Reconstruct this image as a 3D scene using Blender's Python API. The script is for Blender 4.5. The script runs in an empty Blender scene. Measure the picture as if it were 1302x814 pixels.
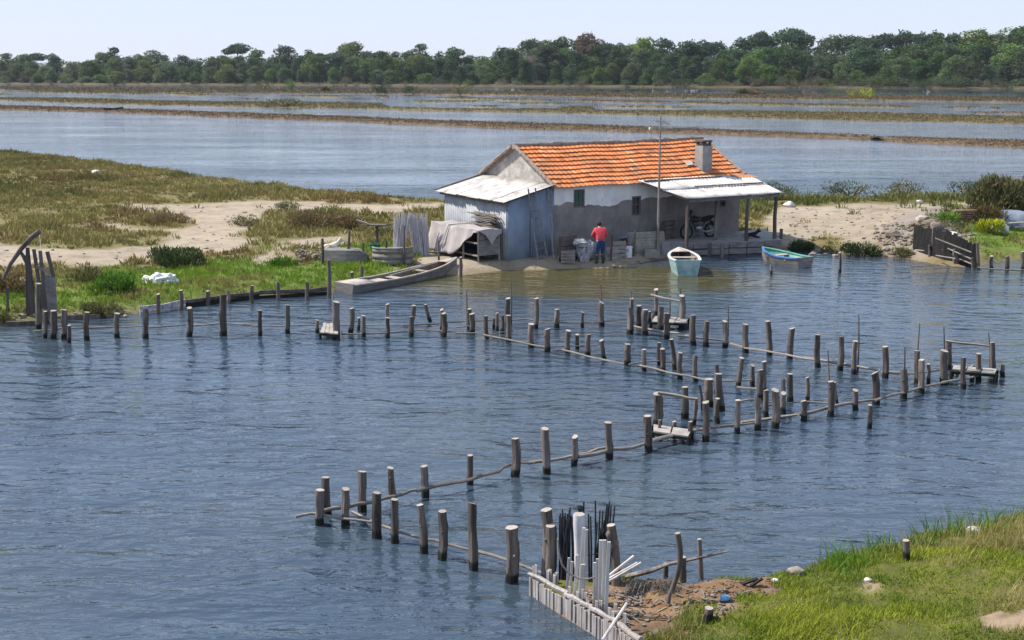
import bpy, bmesh, math, random
import numpy as np
from mathutils import Vector, Matrix
random.seed(7)
HAZE = 0.00006
rng = np.random.default_rng(11)
V = Vector
scene = bpy.context.scene
COL = scene.collection
# ------------------------------------------------------------------ camera
PF, CAMH, CX, CY = 1500.0, 7.8, 651.0, 407.0
PITCH = math.atan(317 / PF)
FW = V((0, math.cos(PITCH), -math.sin(PITCH))); UPV = V((0, math.sin(PITCH), math.cos(PITCH))); RT = V((1, 0, 0))
CAM = V((0, 0, CAMH))
def ray(x, y): return FW + RT * ((x - CX) / PF) - UPV * ((y - CY) / PF)
def W(x, y, z=0.0):
    d = ray(x, y); return CAM + d * ((z - CAMH) / d.z)
def scale_at(p): return PF / ((p - CAM).dot(FW))          # photo pixels per metre
def at_depth(x, y, Y):
    d = ray(x, y); return CAM + d * (Y / d.y)
def on_plane(x, y, P, n):
    d = ray(x, y); return CAM + d * ((P - CAM).dot(n) / d.dot(n))
cd = bpy.data.cameras.new('camera'); cam = bpy.data.objects.new('camera', cd); COL.objects.link(cam)
cam.location = CAM; cam.rotation_euler = (math.pi / 2 - PITCH, 0, 0)
cd.sensor_width = 36; cd.lens = 36 * PF / 1302; cd.clip_end = 9000; cd.clip_start = 0.1
scene.camera = cam
# ------------------------------------------------------------------ light
SUN_AZ = V((-0.96, 0.27)).normalized(); EL = math.radians(50)
sdir = V((SUN_AZ.x * math.cos(EL), SUN_AZ.y * math.cos(EL), math.sin(EL)))
sl = bpy.data.lights.new('sun', 'SUN'); so = bpy.data.objects.new('sun', sl); COL.objects.link(so)
sl.energy = 3.3; sl.angle = math.radians(0.5); sl.color = (1, 0.95, 0.87)
so.rotation_euler = sdir.to_track_quat('Z', 'Y').to_euler(); so.location = (-40, 20, 60)
world = bpy.data.worlds.new("World"); scene.world = world; world.use_nodes = True
nt = world.node_tree; bg = nt.nodes['Background']
sky = nt.nodes.new('ShaderNodeTexSky'); sky.sky_type = 'NISHITA'; sky.sun_disc = False
sky.sun_elevation = EL; sky.sun_rotation = math.atan2(SUN_AZ.x, SUN_AZ.y)
sky.air_density = 1.0; sky.dust_density = 0.4; sky.ozone_density = 3.0; sky.altitude = 0
gm = nt.nodes.new('ShaderNodeGamma'); gm.inputs[1].default_value = 0.28; nt.links.new(sky.outputs[0], gm.inputs[0])     # milky spring sky: less contrast between zenith and horizon
hsv = nt.nodes.new('ShaderNodeHueSaturation'); hsv.inputs['Saturation'].default_value = 1.8; nt.links.new(gm.outputs[0], hsv.inputs['Color'])
wb = nt.nodes.new('ShaderNodeMix'); wb.data_type = 'RGBA'; wb.blend_type = 'MULTIPLY'; wb.inputs[0].default_value = 1; wb.inputs[7].default_value = (1.0 * 1.72, 0.96 * 1.72, 1.06 * 1.72, 1)   # cool white balance
veil = nt.nodes.new('ShaderNodeMix'); veil.data_type = 'RGBA'; veil.inputs[0].default_value = 0.5; veil.inputs[7].default_value = (1.80, 2.24, 3.05, 1)   # thin milky veil over the whole sky
nt.links.new(hsv.outputs[0], wb.inputs[6]); nt.links.new(wb.outputs[2], veil.inputs[6]); nt.links.new(veil.outputs[2], bg.inputs[0]); bg.inputs[1].default_value = 0.15  # sky strength
vs = scene.view_settings; vs.view_transform = 'Standard'; vs.look = 'None'; vs.gamma = 1; vs.exposure = 1.2
scene.cycles.use_denoising = True
scene.cycles.max_bounces = 6; scene.cycles.transparent_max_bounces = 6
# ------------------------------------------------------------------ noise
def vnoise(x, y, seed=0):
    x = np.asarray(x, float); y = np.asarray(y, float)
    xi = np.floor(x).astype(np.int64); yi = np.floor(y).astype(np.int64)
    fx = x - xi; fy = y - yi; fx = fx * fx * (3 - 2 * fx); fy = fy * fy * (3 - 2 * fy)
    def h(a, b):
        n = (a * 374761393 + b * 668265263 + seed * 1442695041) & 0x7fffffff
        n = ((n ^ (n >> 13)) * 1274126177) & 0x7fffffff
        return ((n ^ (n >> 16)) & 0xffff) / 65535.0
    return (h(xi, yi) * (1 - fx) + h(xi + 1, yi) * fx) * (1 - fy) + (h(xi, yi + 1) * (1 - fx) + h(xi + 1, yi + 1) * fx) * fy
def fbm(x, y, seed=0, o=3):
    r = 0; a = 0.5; t = 0
    for i in range(o):
        r = r + a * vnoise(np.asarray(x) * 2 ** i, np.asarray(y) * 2 ** i, seed + i); t += a; a *= 0.5
    return r / t
def sdist(P, poly):
    P = np.asarray(P, float); poly = np.asarray(poly, float)
    d = np.full(len(P), 1e9); ins = np.zeros(len(P), bool)
    for i in range(len(poly)):
        a = poly[i]; b = poly[(i + 1) % len(poly)]
        ab = b - a; L = ab @ ab + 1e-12
        t = np.clip(((P - a) @ ab) / L, 0, 1)
        d = np.minimum(d, np.hypot(P[:, 0] - a[0] - t * ab[0], P[:, 1] - a[1] - t * ab[1]))
        c = (a[1] > P[:, 1]) != (b[1] > P[:, 1])
        with np.errstate(divide='ignore', invalid='ignore'):
            xx = (b[0] - a[0]) * (P[:, 1] - a[1]) / (b[1] - a[1]) + a[0]
        ins ^= c & (P[:, 0] < xx)
    return np.where(ins, d, -d)
# ------------------------------------------------------------------ materials
def mk(name):
    m = bpy.data.materials.new(name); m.use_nodes = True
    t = m.node_tree; return m, t, t.nodes['Principled BSDF']
def N(t, k, **kw):
    n = t.nodes.new('ShaderNode' + k)
    for a, b in kw.items():
        if a in n.inputs: n.inputs[a].default_value = b
        else: setattr(n, a, b)
    return n
def ramp(t, stops):
    r = t.nodes.new('ShaderNodeValToRGB'); e = r.color_ramp.elements
    while len(e) < len(stops): e.new(0.5)
    for i, (p, c) in enumerate(stops): e[i].position = p; e[i].color = (*c, 1) if len(c) == 3 else c
    return r
def math_n(t, op, a, b=None):
    n = t.nodes.new('ShaderNodeMath'); n.operation = op
    for i, q in enumerate((a, b)):
        if q is None: continue
        if isinstance(q, (int, float)): n.inputs[i].default_value = q
        else: t.links.new(q, n.inputs[i])
    return n.outputs[0]
def mixc(t, f, a, b, mode='MIX'):
    n = t.nodes.new('ShaderNodeMix'); n.data_type = 'RGBA'; n.blend_type = mode
    for i, q in ((0, f), (6, a), (7, b)):
        if isinstance(q, (int, float)): n.inputs[i].default_value = q
        elif isinstance(q, tuple): n.inputs[i].default_value = (*q, 1)
        else: t.links.new(q, n.inputs[i])
    return n.outputs[2]
def matte(name, stops, scale=4, stretch=(1, 1, 1), rough=0.85, bump=0.3, bscale=None, bdist=0.02, spec=0.25, detail=5, rand=0.0, metallic=0, post=None):
    """noise-coloured procedural surface in object coordinates; rand varies brightness from object to object"""
    m, t, p = mk(name)
    tc = N(t, 'TexCoord'); mp = N(t, 'Mapping'); mp.inputs['Scale'].default_value = stretch
    t.links.new(tc.outputs['Object'], mp.inputs[0])
    oi = N(t, 'ObjectInfo')
    off = t.nodes.new('ShaderNodeVectorMath'); off.operation = 'MULTIPLY_ADD'
    off.inputs[1].default_value = (1, 1, 1)
    t.links.new(mp.outputs[0], off.inputs[0])
    cmb = t.nodes.new('ShaderNodeCombineXYZ')
    r37 = math_n(t, 'MULTIPLY', oi.outputs['Random'], 37.0)
    for i in range(3): t.links.new(r37, cmb.inputs[i])
    t.links.new(cmb.outputs[0], off.inputs[2])
    nz = N(t, 'TexNoise', Scale=scale, Detail=detail, Roughness=0.62); t.links.new(off.outputs[0], nz.inputs['Vector'])
    r = ramp(t, stops); t.links.new(nz.outputs[0], r.inputs[0])
    c = r.outputs[0]
    if rand:
        f = math_n(t, 'MULTIPLY_ADD', oi.outputs['Random'], 2 * rand); t.nodes[-1].inputs[2].default_value = 1 - rand
        hs = N(t, 'HueSaturation'); t.links.new(c, hs.inputs['Color']); t.links.new(f, hs.inputs['Value']); c = hs.outputs[0]
    if post: c = post(t, tc, c, off.outputs[0])
    t.links.new(c, p.inputs['Base Color'])
    p.inputs['Roughness'].default_value = rough; p.inputs['Specular IOR Level'].default_value = spec; p.inputs['Metallic'].default_value = metallic
    if bump:
        nb = N(t, 'TexNoise', Scale=bscale or scale * 3, Detail=4); t.links.new(off.outputs[0], nb.inputs['Vector'])
        b = N(t, 'Bump', Strength=bump, Distance=bdist); t.links.new(nb.outputs[0], b.inputs['Height']); t.links.new(b.outputs[0], p.inputs['Normal'])
    return m
def wet_band(t, tc, c, vec):
    """weed and tar stain round the foot of a post standing in the lagoon, ragged upper edge"""
    sp = N(t, 'SeparateXYZ'); t.links.new(tc.outputs['Object'], sp.inputs[0])
    nz = N(t, 'TexNoise', Scale=6.0, Detail=3); t.links.new(tc.outputs['Object'], nz.inputs['Vector'])
    e = math_n(t, 'MULTIPLY_ADD', nz.outputs[0], 0.14); t.nodes[-1].inputs[2].default_value = 0.06
    mr = N(t, 'MapRange'); t.links.new(sp.outputs[2], mr.inputs[0]); t.links.new(e, mr.inputs[1])
    e2 = math_n(t, 'ADD', e, 0.05); t.links.new(e2, mr.inputs[2]); mr.inputs[3].default_value = 1; mr.inputs[4].default_value = 0
    return mixc(t, mr.outputs[0], c, (0.016, 0.017, 0.012))
WOODS = [(0.3, (0.032, 0.026, 0.022)), (0.42, (0.085, 0.069, 0.059)), (0.55, (0.14, 0.115, 0.10)), (0.75, (0.24, 0.21, 0.19))]
M = {}
M['post'] = matte('weathered post wood', WOODS, 8, (1, 1, .10), bump=.9, bscale=18, bdist=.035, rand=.32, post=wet_band)
M['darkpost'] = matte('dark wet post wood', [(0.3, (.06, .05, .045)), (.7, (.16, .13, .115))], 5, (1, 1, .12), bump=.6, bscale=14, rand=.2, post=wet_band)
M['landpost'] = matte('dry post wood', WOODS, 5, (1, 1, .12), bump=.6, bscale=14, rand=.25)
M['endgrain'] = matte('sawn end grain', [(.3, (0.243, 0.203, 0.169)), (.7, (0.378, 0.33, 0.284))], 14, rough=.9, bump=.2, rand=.15)
M['rail'] = matte('bleached rail wood', [(.3, (0.145, 0.122, 0.104)), (.7, (0.269, 0.238, 0.207))], 3, rough=.85, bump=.4, bscale=20, rand=.25)
M['plank'] = matte('silvery plank', [(.3, (0.192, 0.17, 0.147)), (.7, (0.352, 0.32, 0.288))], 4, (1, 1, 1), bump=.4, bscale=25, rand=.15)
M['board'] = matte('grey board', [(.3, (0.12, 0.104, 0.1)), (.7, (0.264, 0.236, 0.224))], 3, (1, 1, 3), bump=.4, bscale=20, rand=.15)
M['tarboard'] = matte('tarred board', [(.3, (.007, .007, .008)), (.7, (.028, .025, .025))], 3, (3, 3, .6), bump=.4, bscale=20)
def slat_stain(t, tc, c, vec):
    nz = N(t, 'TexNoise', Scale=1.6, Detail=6, Roughness=.7); t.links.new(tc.outputs['Object'], nz.inputs['Vector'])
    r = ramp(t, [(.36, (1, 1, 1)), (.56, (0, 0, 0))]); t.links.new(nz.outputs[0], r.inputs[0])
    return mixc(t, math_n(t, 'MULTIPLY', r.outputs[0], .6), c, (.20, .16, .12))
M['whitewood'] = matte('bleached white slat', [(.25, (.13, .11, .10)), (.42, (.27, .245, .235)), (.6, (.40, .37, .36)), (.8, (.49, .465, .46))], 26, (1, 1, .06), bump=.6, bscale=22, rand=.18, post=slat_stain)
M['whitestake'] = matte('sun bleached stake', [(.25, (.22, .185, .16)), (.42, (.40, .365, .335)), (.7, (.57, .54, .51))], 9, (1, 1, .12), bump=.5, bscale=22, rand=.15)
M['blackcane'] = matte('black cane', [(.3, (.010, .012, .014)), (.7, (.03, .034, .04))], 6, bump=.2, spec=.4, rough=.6)
M['cane'] = matte('pale cane', [(.3, (.36, .335, .35)), (.7, (.64, .61, .63))], 8, (1, 1, .2), bump=.2, rand=.1)
def plaster_post(t, tc, c, vec):
    sp = N(t, 'SeparateXYZ'); t.links.new(tc.outputs['Object'], sp.inputs[0])
    nz = N(t, 'TexNoise', Scale=0.55, Detail=4); t.links.new(tc.outputs['Object'], nz.inputs['Vector'])
    e = math_n(t, 'MULTIPLY_ADD', nz.outputs[0], 1.5); t.nodes[-1].inputs[2].default_value = 1.42
    g = math_n(t, 'GREATER_THAN', sp.outputs[2], e)
    w = N(t, 'TexNoise', Scale=2.0, Detail=5); t.links.new(tc.outputs['Object'], w.inputs['Vector'])
    wr = ramp(t, [(.3, (.66, .62, .60)), (.7, (.82, .79, .76))]); t.links.new(w.outputs[0], wr.inputs[0])
    sm = N(t, 'Mapping'); sm.inputs['Scale'].default_value = (1, 1, .3); t.links.new(tc.outputs['Object'], sm.inputs[0])
    sn = N(t, 'TexNoise', Scale=3.2, Detail=6, Roughness=.7); t.links.new(sm.outputs[0], sn.inputs['Vector'])
    st = ramp(t, [(.30, (.6, .57, .54)), (.46, (1, 1, 1))]); t.links.new(sn.outputs[0], st.inputs[0])
    ck = N(t, 'TexVoronoi', feature='DISTANCE_TO_EDGE', Scale=.9); nv = N(t, 'TexNoise', Scale=1.5, Detail=3); t.links.new(tc.outputs['Object'], nv.inputs['Vector']); t.links.new(nv.outputs[1], ck.inputs['Vector'])
    cr = ramp(t, [(.0, (.45, .43, .42)), (.012, (1, 1, 1))]); t.links.new(ck.outputs[0], cr.inputs[0])
    c2 = mixc(t, .4, mixc(t, g, c, wr.outputs[0]), st.outputs[0], 'MULTIPLY')
    return mixc(t, .6, c2, cr.outputs[0], 'MULTIPLY')
M['frontwall'] = matte('grey render under old whitewash', [(.3, (.165, .145, .135)), (.55, (.235, .21, .195)), (.75, (.31, .28, .26))], 1.3, bump=.5, bscale=7, bdist=.03, post=plaster_post)
M['gable'] = matte('bare weathered plaster', [(.25, (.21, .19, .17)), (.5, (.36, .335, .305)), (.72, (.53, .49, .44))], 2.4, bump=.6, bscale=8, bdist=.04)
def tile_mat():
    m, t, p = mk('orange clay tile')
    tc = N(t, 'TexCoord'); at = N(t, 'Attribute'); at.attribute_name = 'Col'
    nz = N(t, 'TexNoise', Scale=3.0, Detail=6, Roughness=.7); t.links.new(tc.outputs['Object'], nz.inputs['Vector'])
    r = ramp(t, [(.35, (0, 0, 0)), (.62, (1, 1, 1))]); t.links.new(nz.outputs[0], r.inputs[0])
    c = mixc(t, math_n(t, 'MULTIPLY', r.outputs[0], .5), at.outputs[0], (.44, .20, .09))
    gr_ = N(t, 'TexNoise', Scale=.9, Detail=7, Roughness=.75); t.links.new(tc.outputs['Object'], gr_.inputs['Vector'])
    g2 = ramp(t, [(.46, (0, 0, 0)), (.66, (1, 1, 1))]); t.links.new(gr_.outputs[0], g2.inputs[0]); c = mixc(t, math_n(t, 'MULTIPLY', g2.outputs[0], .75), c, (.25, .125, .07))
    n2 = N(t, 'TexNoise', Scale=9.0, Detail=5); t.links.new(tc.outputs['Object'], n2.inputs['Vector'])
    r2 = ramp(t, [(.60, (0, 0, 0)), (.70, (1, 1, 1))]); t.links.new(n2.outputs[0], r2.inputs[0])
    c = mixc(t, math_n(t, 'MULTIPLY', r2.outputs[0], .55), c, (.50, .38, .20))
    t.links.new(c, p.inputs['Base Color']); p.inputs['Roughness'].default_value = .8; p.inputs['Specular IOR Level'].default_value = .25
    b = N(t, 'Bump', Strength=.4, Distance=.01); t.links.new(n2.outputs[0], b.inputs['Height']); t.links.new(b.outputs[0], p.inputs['Normal'])
    return m
M['tile'] = tile_mat()
M['mortar'] = matte('lichened ridge mortar', [(.3, (.16, .115, .09)), (.6, (.27, .22, .185)), (.8, (.36, .33, .29))], 6, bump=.6, bscale=16, bdist=.03)
M['concrete'] = matte('rough concrete', [(.3, (0.2, 0.188, 0.18)), (.7, (0.336, 0.32, 0.304))], 3, bump=.5, bscale=12)
M['soot'] = matte('sooty slate cap', [(.3, (.04, .04, .04)), (.7, (.12, .115, .11))], 5)
M['tinroof'] = matte('whitewashed corrugated sheet', [(.24, (.17, .12, .085)), (.36, (.34, .29, .25)), (.5, (.52, .49, .46)), (.75, (.63, .61, .58))], 1.9, (1, 1, 1), rough=.75, bump=.15, detail=8)
M['tinwall'] = matte('grey corrugated sheet', [(.25, (0.23, 0.238, 0.246)), (.5, (0.357, 0.365, 0.383)), (.75, (0.442, 0.442, 0.459))], 1.5, rough=.6, bump=.15, detail=7)
M['bluesheet'] = matte('blue grey painted sheet', [(.25, (.15, .18, .23)), (.5, (.22, .27, .345)), (.75, (.30, .36, .44))], 1.6, (1, 1, .6), rough=.65, bump=.2, detail=7)
M['rust'] = matte('rusty sheet', [(.3, (.3, .12, .05)), (.7, (.5, .25, .12))], 4)
M['green'] = matte('old green paint', [(.3, (.04, .085, .06)), (.7, (.09, .15, .11))], 6)
M['greenbucket'] = matte('green plastic', [(.3, (.01, .13, .09)), (.7, (.015, .18, .12))], 3, rough=.5)
M['frame'] = matte('brown window frame', [(.3, (.09, .08, .075)), (.7, (.16, .14, .13))], 8)
M['dark'] = matte('dark interior', [(.3, (.012, .012, .012)), (.7, (.02, .02, .02))], 5, bump=0)
M['tarp'] = matte('dusty grey pink tarpaulin', [(.25, (0.248, 0.214, 0.205)), (.5, (0.329, 0.291, 0.282)), (.75, (0.397, 0.366, 0.356))], 2.6, (1, 1, .4), rough=.75, bump=.5, bscale=5, bdist=.05)
M['bluetarp'] = matte('faded blue tarpaulin', [(.3, (.10, .125, .16)), (.7, (.21, .24, .28))], 2, rough=.6, bump=.4, bscale=5, bdist=.05)
M['white'] = matte('white plastic sack', [(.3, (0.544, 0.535, 0.527)), (.7, (0.697, 0.689, 0.68))], 3, rough=.6, bump=.6, bscale=9, bdist=.05)
M['whitebox'] = matte('white plastic tub', [(.3, (.66, .64, .74)), (.7, (.78, .76, .84))], 3, rough=.5, bump=0)
M['net'] = matte('bleached fishing net', [(.3, (0.165, 0.165, 0.18)), (.5, (0.375, 0.375, 0.39)), (.7, (0.54, 0.54, 0.555))], 9, bump=.8, bscale=24, bdist=.04)
M['boatgrey'] = matte('grey boat planking', [(.3, (0.118, 0.108, 0.102)), (.55, (0.192, 0.177, 0.164)), (.8, (0.26, 0.242, 0.223))], 2.4, (1, 1, 5), bump=.3, bscale=12)
M['boatin'] = matte('bleached boat boards', [(.3, (0.264, 0.224, 0.188)), (.7, (0.432, 0.38, 0.328))], 3, (1, 1, 3), bump=.3, bscale=14)
M['boatdark'] = matte('brown boat inside', [(.3, (.12, .085, .065)), (.7, (.22, .165, .13))], 3, bump=.3)
M['turq'] = matte('worn turquoise paint', [(.3, (.13, .20, .20)), (.48, (.23, .36, .36)), (.7, (.42, .47, .46))], 3, rough=.6, bump=.2)
M['boatwhite'] = matte('worn white boat paint', [(.25, (0.383, 0.352, 0.321)), (.6, (0.551, 0.528, 0.497))], 4, rough=.6, bump=.2)
M['boatblue'] = matte('bright blue boat paint', [(.3, (.05, .12, .36)), (.7, (.10, .19, .46))], 4, rough=.45, bump=.1)
M['boatgreen'] = matte('sea green boat paint', [(.3, (.06, .26, .19)), (.7, (.17, .40, .31))], 4, rough=.5, bump=.1)
M['stone'] = matte('pale rubble stone', [(.3, (.17, .14, .11)), (.55, (.29, .245, .20)), (.8, (.43, .38, .325))], 5, bump=.7, bscale=12, bdist=.03, rand=.2)
M['rubble'] = matte('tan rubble', [(.3, (.12, .095, .07)), (.7, (.27, .22, .17))], 5, bump=.7, bscale=12, bdist=.03)
M['whitestone'] = matte('white stone', [(.3, (.5, .47, .43)), (.7, (.68, .65, .6))], 5, bump=.5, bscale=12, rand=.1)
M['brick'] = matte('red brown brick', [(.3, (.16, .08, .055)), (.7, (.34, .19, .14))], 6)
M['skin'] = matte('skin', [(.3, (.36, .2, .14)), (.7, (.44, .26, .18))], 6, rough=.6, bump=0)
M['red'] = matte('coral red jacket', [(.3, (.50, .05, .065)), (.7, (.66, .085, .10))], 5, bump=.4, bscale=14)
M['jeans'] = matte('navy work trousers', [(.3, (.012, .035, .10)), (.7, (.03, .07, .17))], 6, bump=.3)
M['boots'] = matte('dark green rubber boots', [(.3, (.02, .035, .025)), (.7, (.045, .07, .05))], 6, rough=.5)
M['hair'] = matte('dark hair', [(.3, (.012, .01, .01)), (.7, (.03, .025, .022))], 20)
M['blackfur'] = matte('black fur', [(.3, (.012, .011, .011)), (.7, (.035, .03, .028))], 18, bump=.6)
M['creamfur'] = matte('cream fur', [(.3, (.55, .47, .36)), (.7, (.74, .67, .56))], 14, bump=.6)
M['tyre'] = matte('black rubber', [(.3, (.012, .012, .012)), (.7, (.03, .03, .03))], 9)
M['steel'] = matte('dull steel', [(.3, (.2, .2, .2)), (.7, (.4, .4, .4))], 9, rough=.4, metallic=.8, bump=0)
M['blackpaint'] = matte('black motorcycle paint', [(.3, (.01, .01, .012)), (.7, (.02, .02, .024))], 9, rough=.3, bump=0, spec=.5)
M['glass'] = matte('grimy window glass', [(.3, (.02, .03, .03)), (.7, (.05, .06, .055))], 5, rough=.15, spec=.5, bump=0)
M['rope'] = matte('thin grey rope', [(.3, (.3, .27, .24)), (.7, (.42, .39, .35))], 9)
M['bluecan'] = matte('blue plastic bottle', [(.3, (.03, .2, .5)), (.7, (.25, .5, .75))], 12, rough=.4, bump=0)
def leaf_mat(name, trans=0.25, rand=0.0, rough=0.7):
    m, t, p = mk(name)
    at = N(t, 'Attribute'); at.attribute_name = 'Col'; c = at.outputs[0]
    if rand:
        oi = N(t, 'ObjectInfo'); hs = N(t, 'HueSaturation')
        f = math_n(t, 'MULTIPLY_ADD', oi.outputs['Random'], 2 * rand); t.nodes[-1].inputs[2].default_value = 1 - rand
        r2 = math_n(t, 'FRACT', math_n(t, 'MULTIPLY', oi.outputs['Random'], 7.31))
        h = math_n(t, 'MULTIPLY_ADD', r2, 0.05); t.nodes[-1].inputs[2].default_value = 0.475
        r3 = math_n(t, 'FRACT', math_n(t, 'MULTIPLY', oi.outputs['Random'], 17.7))
        s = math_n(t, 'MULTIPLY_ADD', r3, 0.5); t.nodes[-1].inputs[2].default_value = 0.7
        t.links.new(c, hs.inputs['Color']); t.links.new(f, hs.inputs['Value']); t.links.new(h, hs.inputs['Hue']); t.links.new(s, hs.inputs['Saturation']); c = hs.outputs[0]
    t.links.new(c, p.inputs['Base Color']); p.inputs['Roughness'].default_value = rough; p.inputs['Specular IOR Level'].default_value = .15
    tr = N(t, 'BsdfTranslucent'); t.links.new(c, tr.inputs[0])
    mx = N(t, 'MixShader'); mx.inputs[0].default_value = trans
    t.links.new(p.outputs[0], mx.inputs[1]); t.links.new(tr.outputs[0], mx.inputs[2])
    t.links.new(mx.outputs[0], t.nodes['Material Output'].inputs[0])
    return m
M['leaf'] = leaf_mat('foliage', .3, .28); M['scrub'] = leaf_mat('scrub leaves', .2); M['grassblade'] = leaf_mat('grass blades', .35)
M['clod'] = matte('crumbled soil', [(.3, (.07, .045, .028)), (.7, (.22, .135, .075))], 3, bump=.6, bscale=30)
M['bark'] = matte('grey brown bark', [(.3, (.08, .06, .05)), (.7, (.2, .16, .135))], 4, (1, 1, .2), bump=.5)
# water ------------------------------------------------------------
def water_mat():
    m, t, p = mk('lagoon water')
    tc = N(t, 'TexCoord'); g = tc.outputs['Object']
    p.inputs['Roughness'].default_value = .02; p.inputs['IOR'].default_value = 1.65
    big = N(t, 'TexNoise', Scale=.07, Detail=3); t.links.new(g, big.inputs['Vector'])
    r = ramp(t, [(.35, (.025, .044, .071)), (.65, (.040, .057, .070))]); t.links.new(big.outputs[0], r.inputs[0])
    # muddy shallows off the house beach, plus the shore's reflection painted into the colour
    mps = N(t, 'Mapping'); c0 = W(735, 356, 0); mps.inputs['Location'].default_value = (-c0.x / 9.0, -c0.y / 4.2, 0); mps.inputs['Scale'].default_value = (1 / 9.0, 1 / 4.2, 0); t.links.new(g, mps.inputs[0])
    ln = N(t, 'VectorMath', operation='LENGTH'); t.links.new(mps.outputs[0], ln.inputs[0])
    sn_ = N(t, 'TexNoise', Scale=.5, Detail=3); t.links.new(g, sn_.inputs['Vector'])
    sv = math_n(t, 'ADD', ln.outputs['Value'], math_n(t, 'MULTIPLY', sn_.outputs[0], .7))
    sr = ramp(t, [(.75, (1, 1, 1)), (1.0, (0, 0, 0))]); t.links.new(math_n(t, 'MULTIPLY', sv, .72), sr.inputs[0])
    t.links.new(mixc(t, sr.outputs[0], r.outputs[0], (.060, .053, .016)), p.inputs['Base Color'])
    def layer(scale, sx, sy, rot, det):
        mp = N(t, 'Mapping'); mp.inputs['Scale'].default_value = (sx, sy, 1); mp.inputs['Rotation'].default_value = (0, 0, rot); t.links.new(g, mp.inputs[0])
        n = N(t, 'TexNoise', Scale=scale, Detail=det, Roughness=.5, Distortion=.6); t.links.new(mp.outputs[0], n.inputs['Vector']); return n.outputs[0]
    a = layer(2.0, .40, 1, math.radians(9), 4); b = layer(.62, .45, 1, math.radians(-6), 2); c = layer(5.5, .45, 1, math.radians(14), 3)
    wmp = N(t, 'Mapping'); wmp.inputs['Rotation'].default_value = (0, 0, math.radians(7)); t.links.new(g, wmp.inputs[0])
    wv = N(t, 'TexWave', wave_type='BANDS', bands_direction='Y', Scale=.52, Distortion=16.0, Detail=3.0); wv.inputs['Detail Scale'].default_value = .55; t.links.new(wmp.outputs[0], wv.inputs['Vector'])
    a = math_n(t, 'ADD', math_n(t, 'MULTIPLY', a, .8), math_n(t, 'MULTIPLY', wv.outputs[1], .13))
    h = math_n(t, 'ADD', math_n(t, 'MULTIPLY', a, 1.0), math_n(t, 'ADD', math_n(t, 'MULTIPLY', b, 1.3), math_n(t, 'MULTIPLY', c, .34)))
    gust = N(t, 'TexNoise', Scale=.10, Detail=3); mpg = N(t, 'Mapping'); mpg.inputs['Scale'].default_value = (.35, 1, 1); t.links.new(g, mpg.inputs[0]); t.links.new(mpg.outputs[0], gust.inputs['Vector'])
    gr = N(t, 'MapRange'); t.links.new(gust.outputs[0], gr.inputs[0]); gr.inputs[1].default_value = .3; gr.inputs[2].default_value = .7; gr.inputs[3].default_value = .30; gr.inputs[4].default_value = 1.4
    sy_ = N(t, 'SeparateXYZ'); t.links.new(g, sy_.inputs[0])      # the lagoon beyond the spit is sheltered and calmer
    cm = N(t, 'MapRange'); t.links.new(sy_.outputs[1], cm.inputs[0]); cm.inputs[1].default_value = 55; cm.inputs[2].default_value = 100; cm.inputs[3].default_value = 1; cm.inputs[4].default_value = .30
    hh = math_n(t, 'MULTIPLY', math_n(t, 'MULTIPLY', h, gr.outputs[0]), cm.outputs[0])
    bp = N(t, 'Bump', Strength=1.0, Distance=.125); t.links.new(hh, bp.inputs['Height']); t.links.new(bp.outputs[0], p.inputs['Normal'])
    return m
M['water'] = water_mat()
def ground_mat(name, k=1.0):
    """bare soil or sand by the painted ground mask; grit, tracks and pebbly noise on top"""
    m, t, p = mk(name)
    at = N(t, 'Attribute'); at.attribute_name = 'Col'; tc = N(t, 'TexCoord')
    nz = N(t, 'TexNoise', Scale=1.3 * k, Detail=8, Roughness=.7); t.links.new(tc.outputs['Object'], nz.inputs['Vector'])
    r = ramp(t, [(.25, (.5, .48, .46)), (.5, (1, 1, 1)), (.8, (1.2, 1.18, 1.15))]); t.links.new(nz.outputs[0], r.inputs[0])
    c = mixc(t, 1.0, at.outputs[0], r.outputs[0], 'MULTIPLY')
    t.links.new(c, p.inputs['Base Color']); p.inputs['Roughness'].default_value = .95; p.inputs['Specular IOR Level'].default_value = .1
    n2 = N(t, 'TexNoise', Scale=5.0 * k, Detail=6, Roughness=.65); t.links.new(tc.outputs['Object'], n2.inputs['Vector'])
    b = N(t, 'Bump', Strength=.6, Distance=.08 if k == 1 else .05); t.links.new(n2.outputs[0], b.inputs['Height']); t.links.new(b.outputs[0], p.inputs['Normal'])
    return m
M['ground'] = ground_mat('sandy ground'); M['soil'] = ground_mat('rooty bank soil', 3.0)
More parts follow.
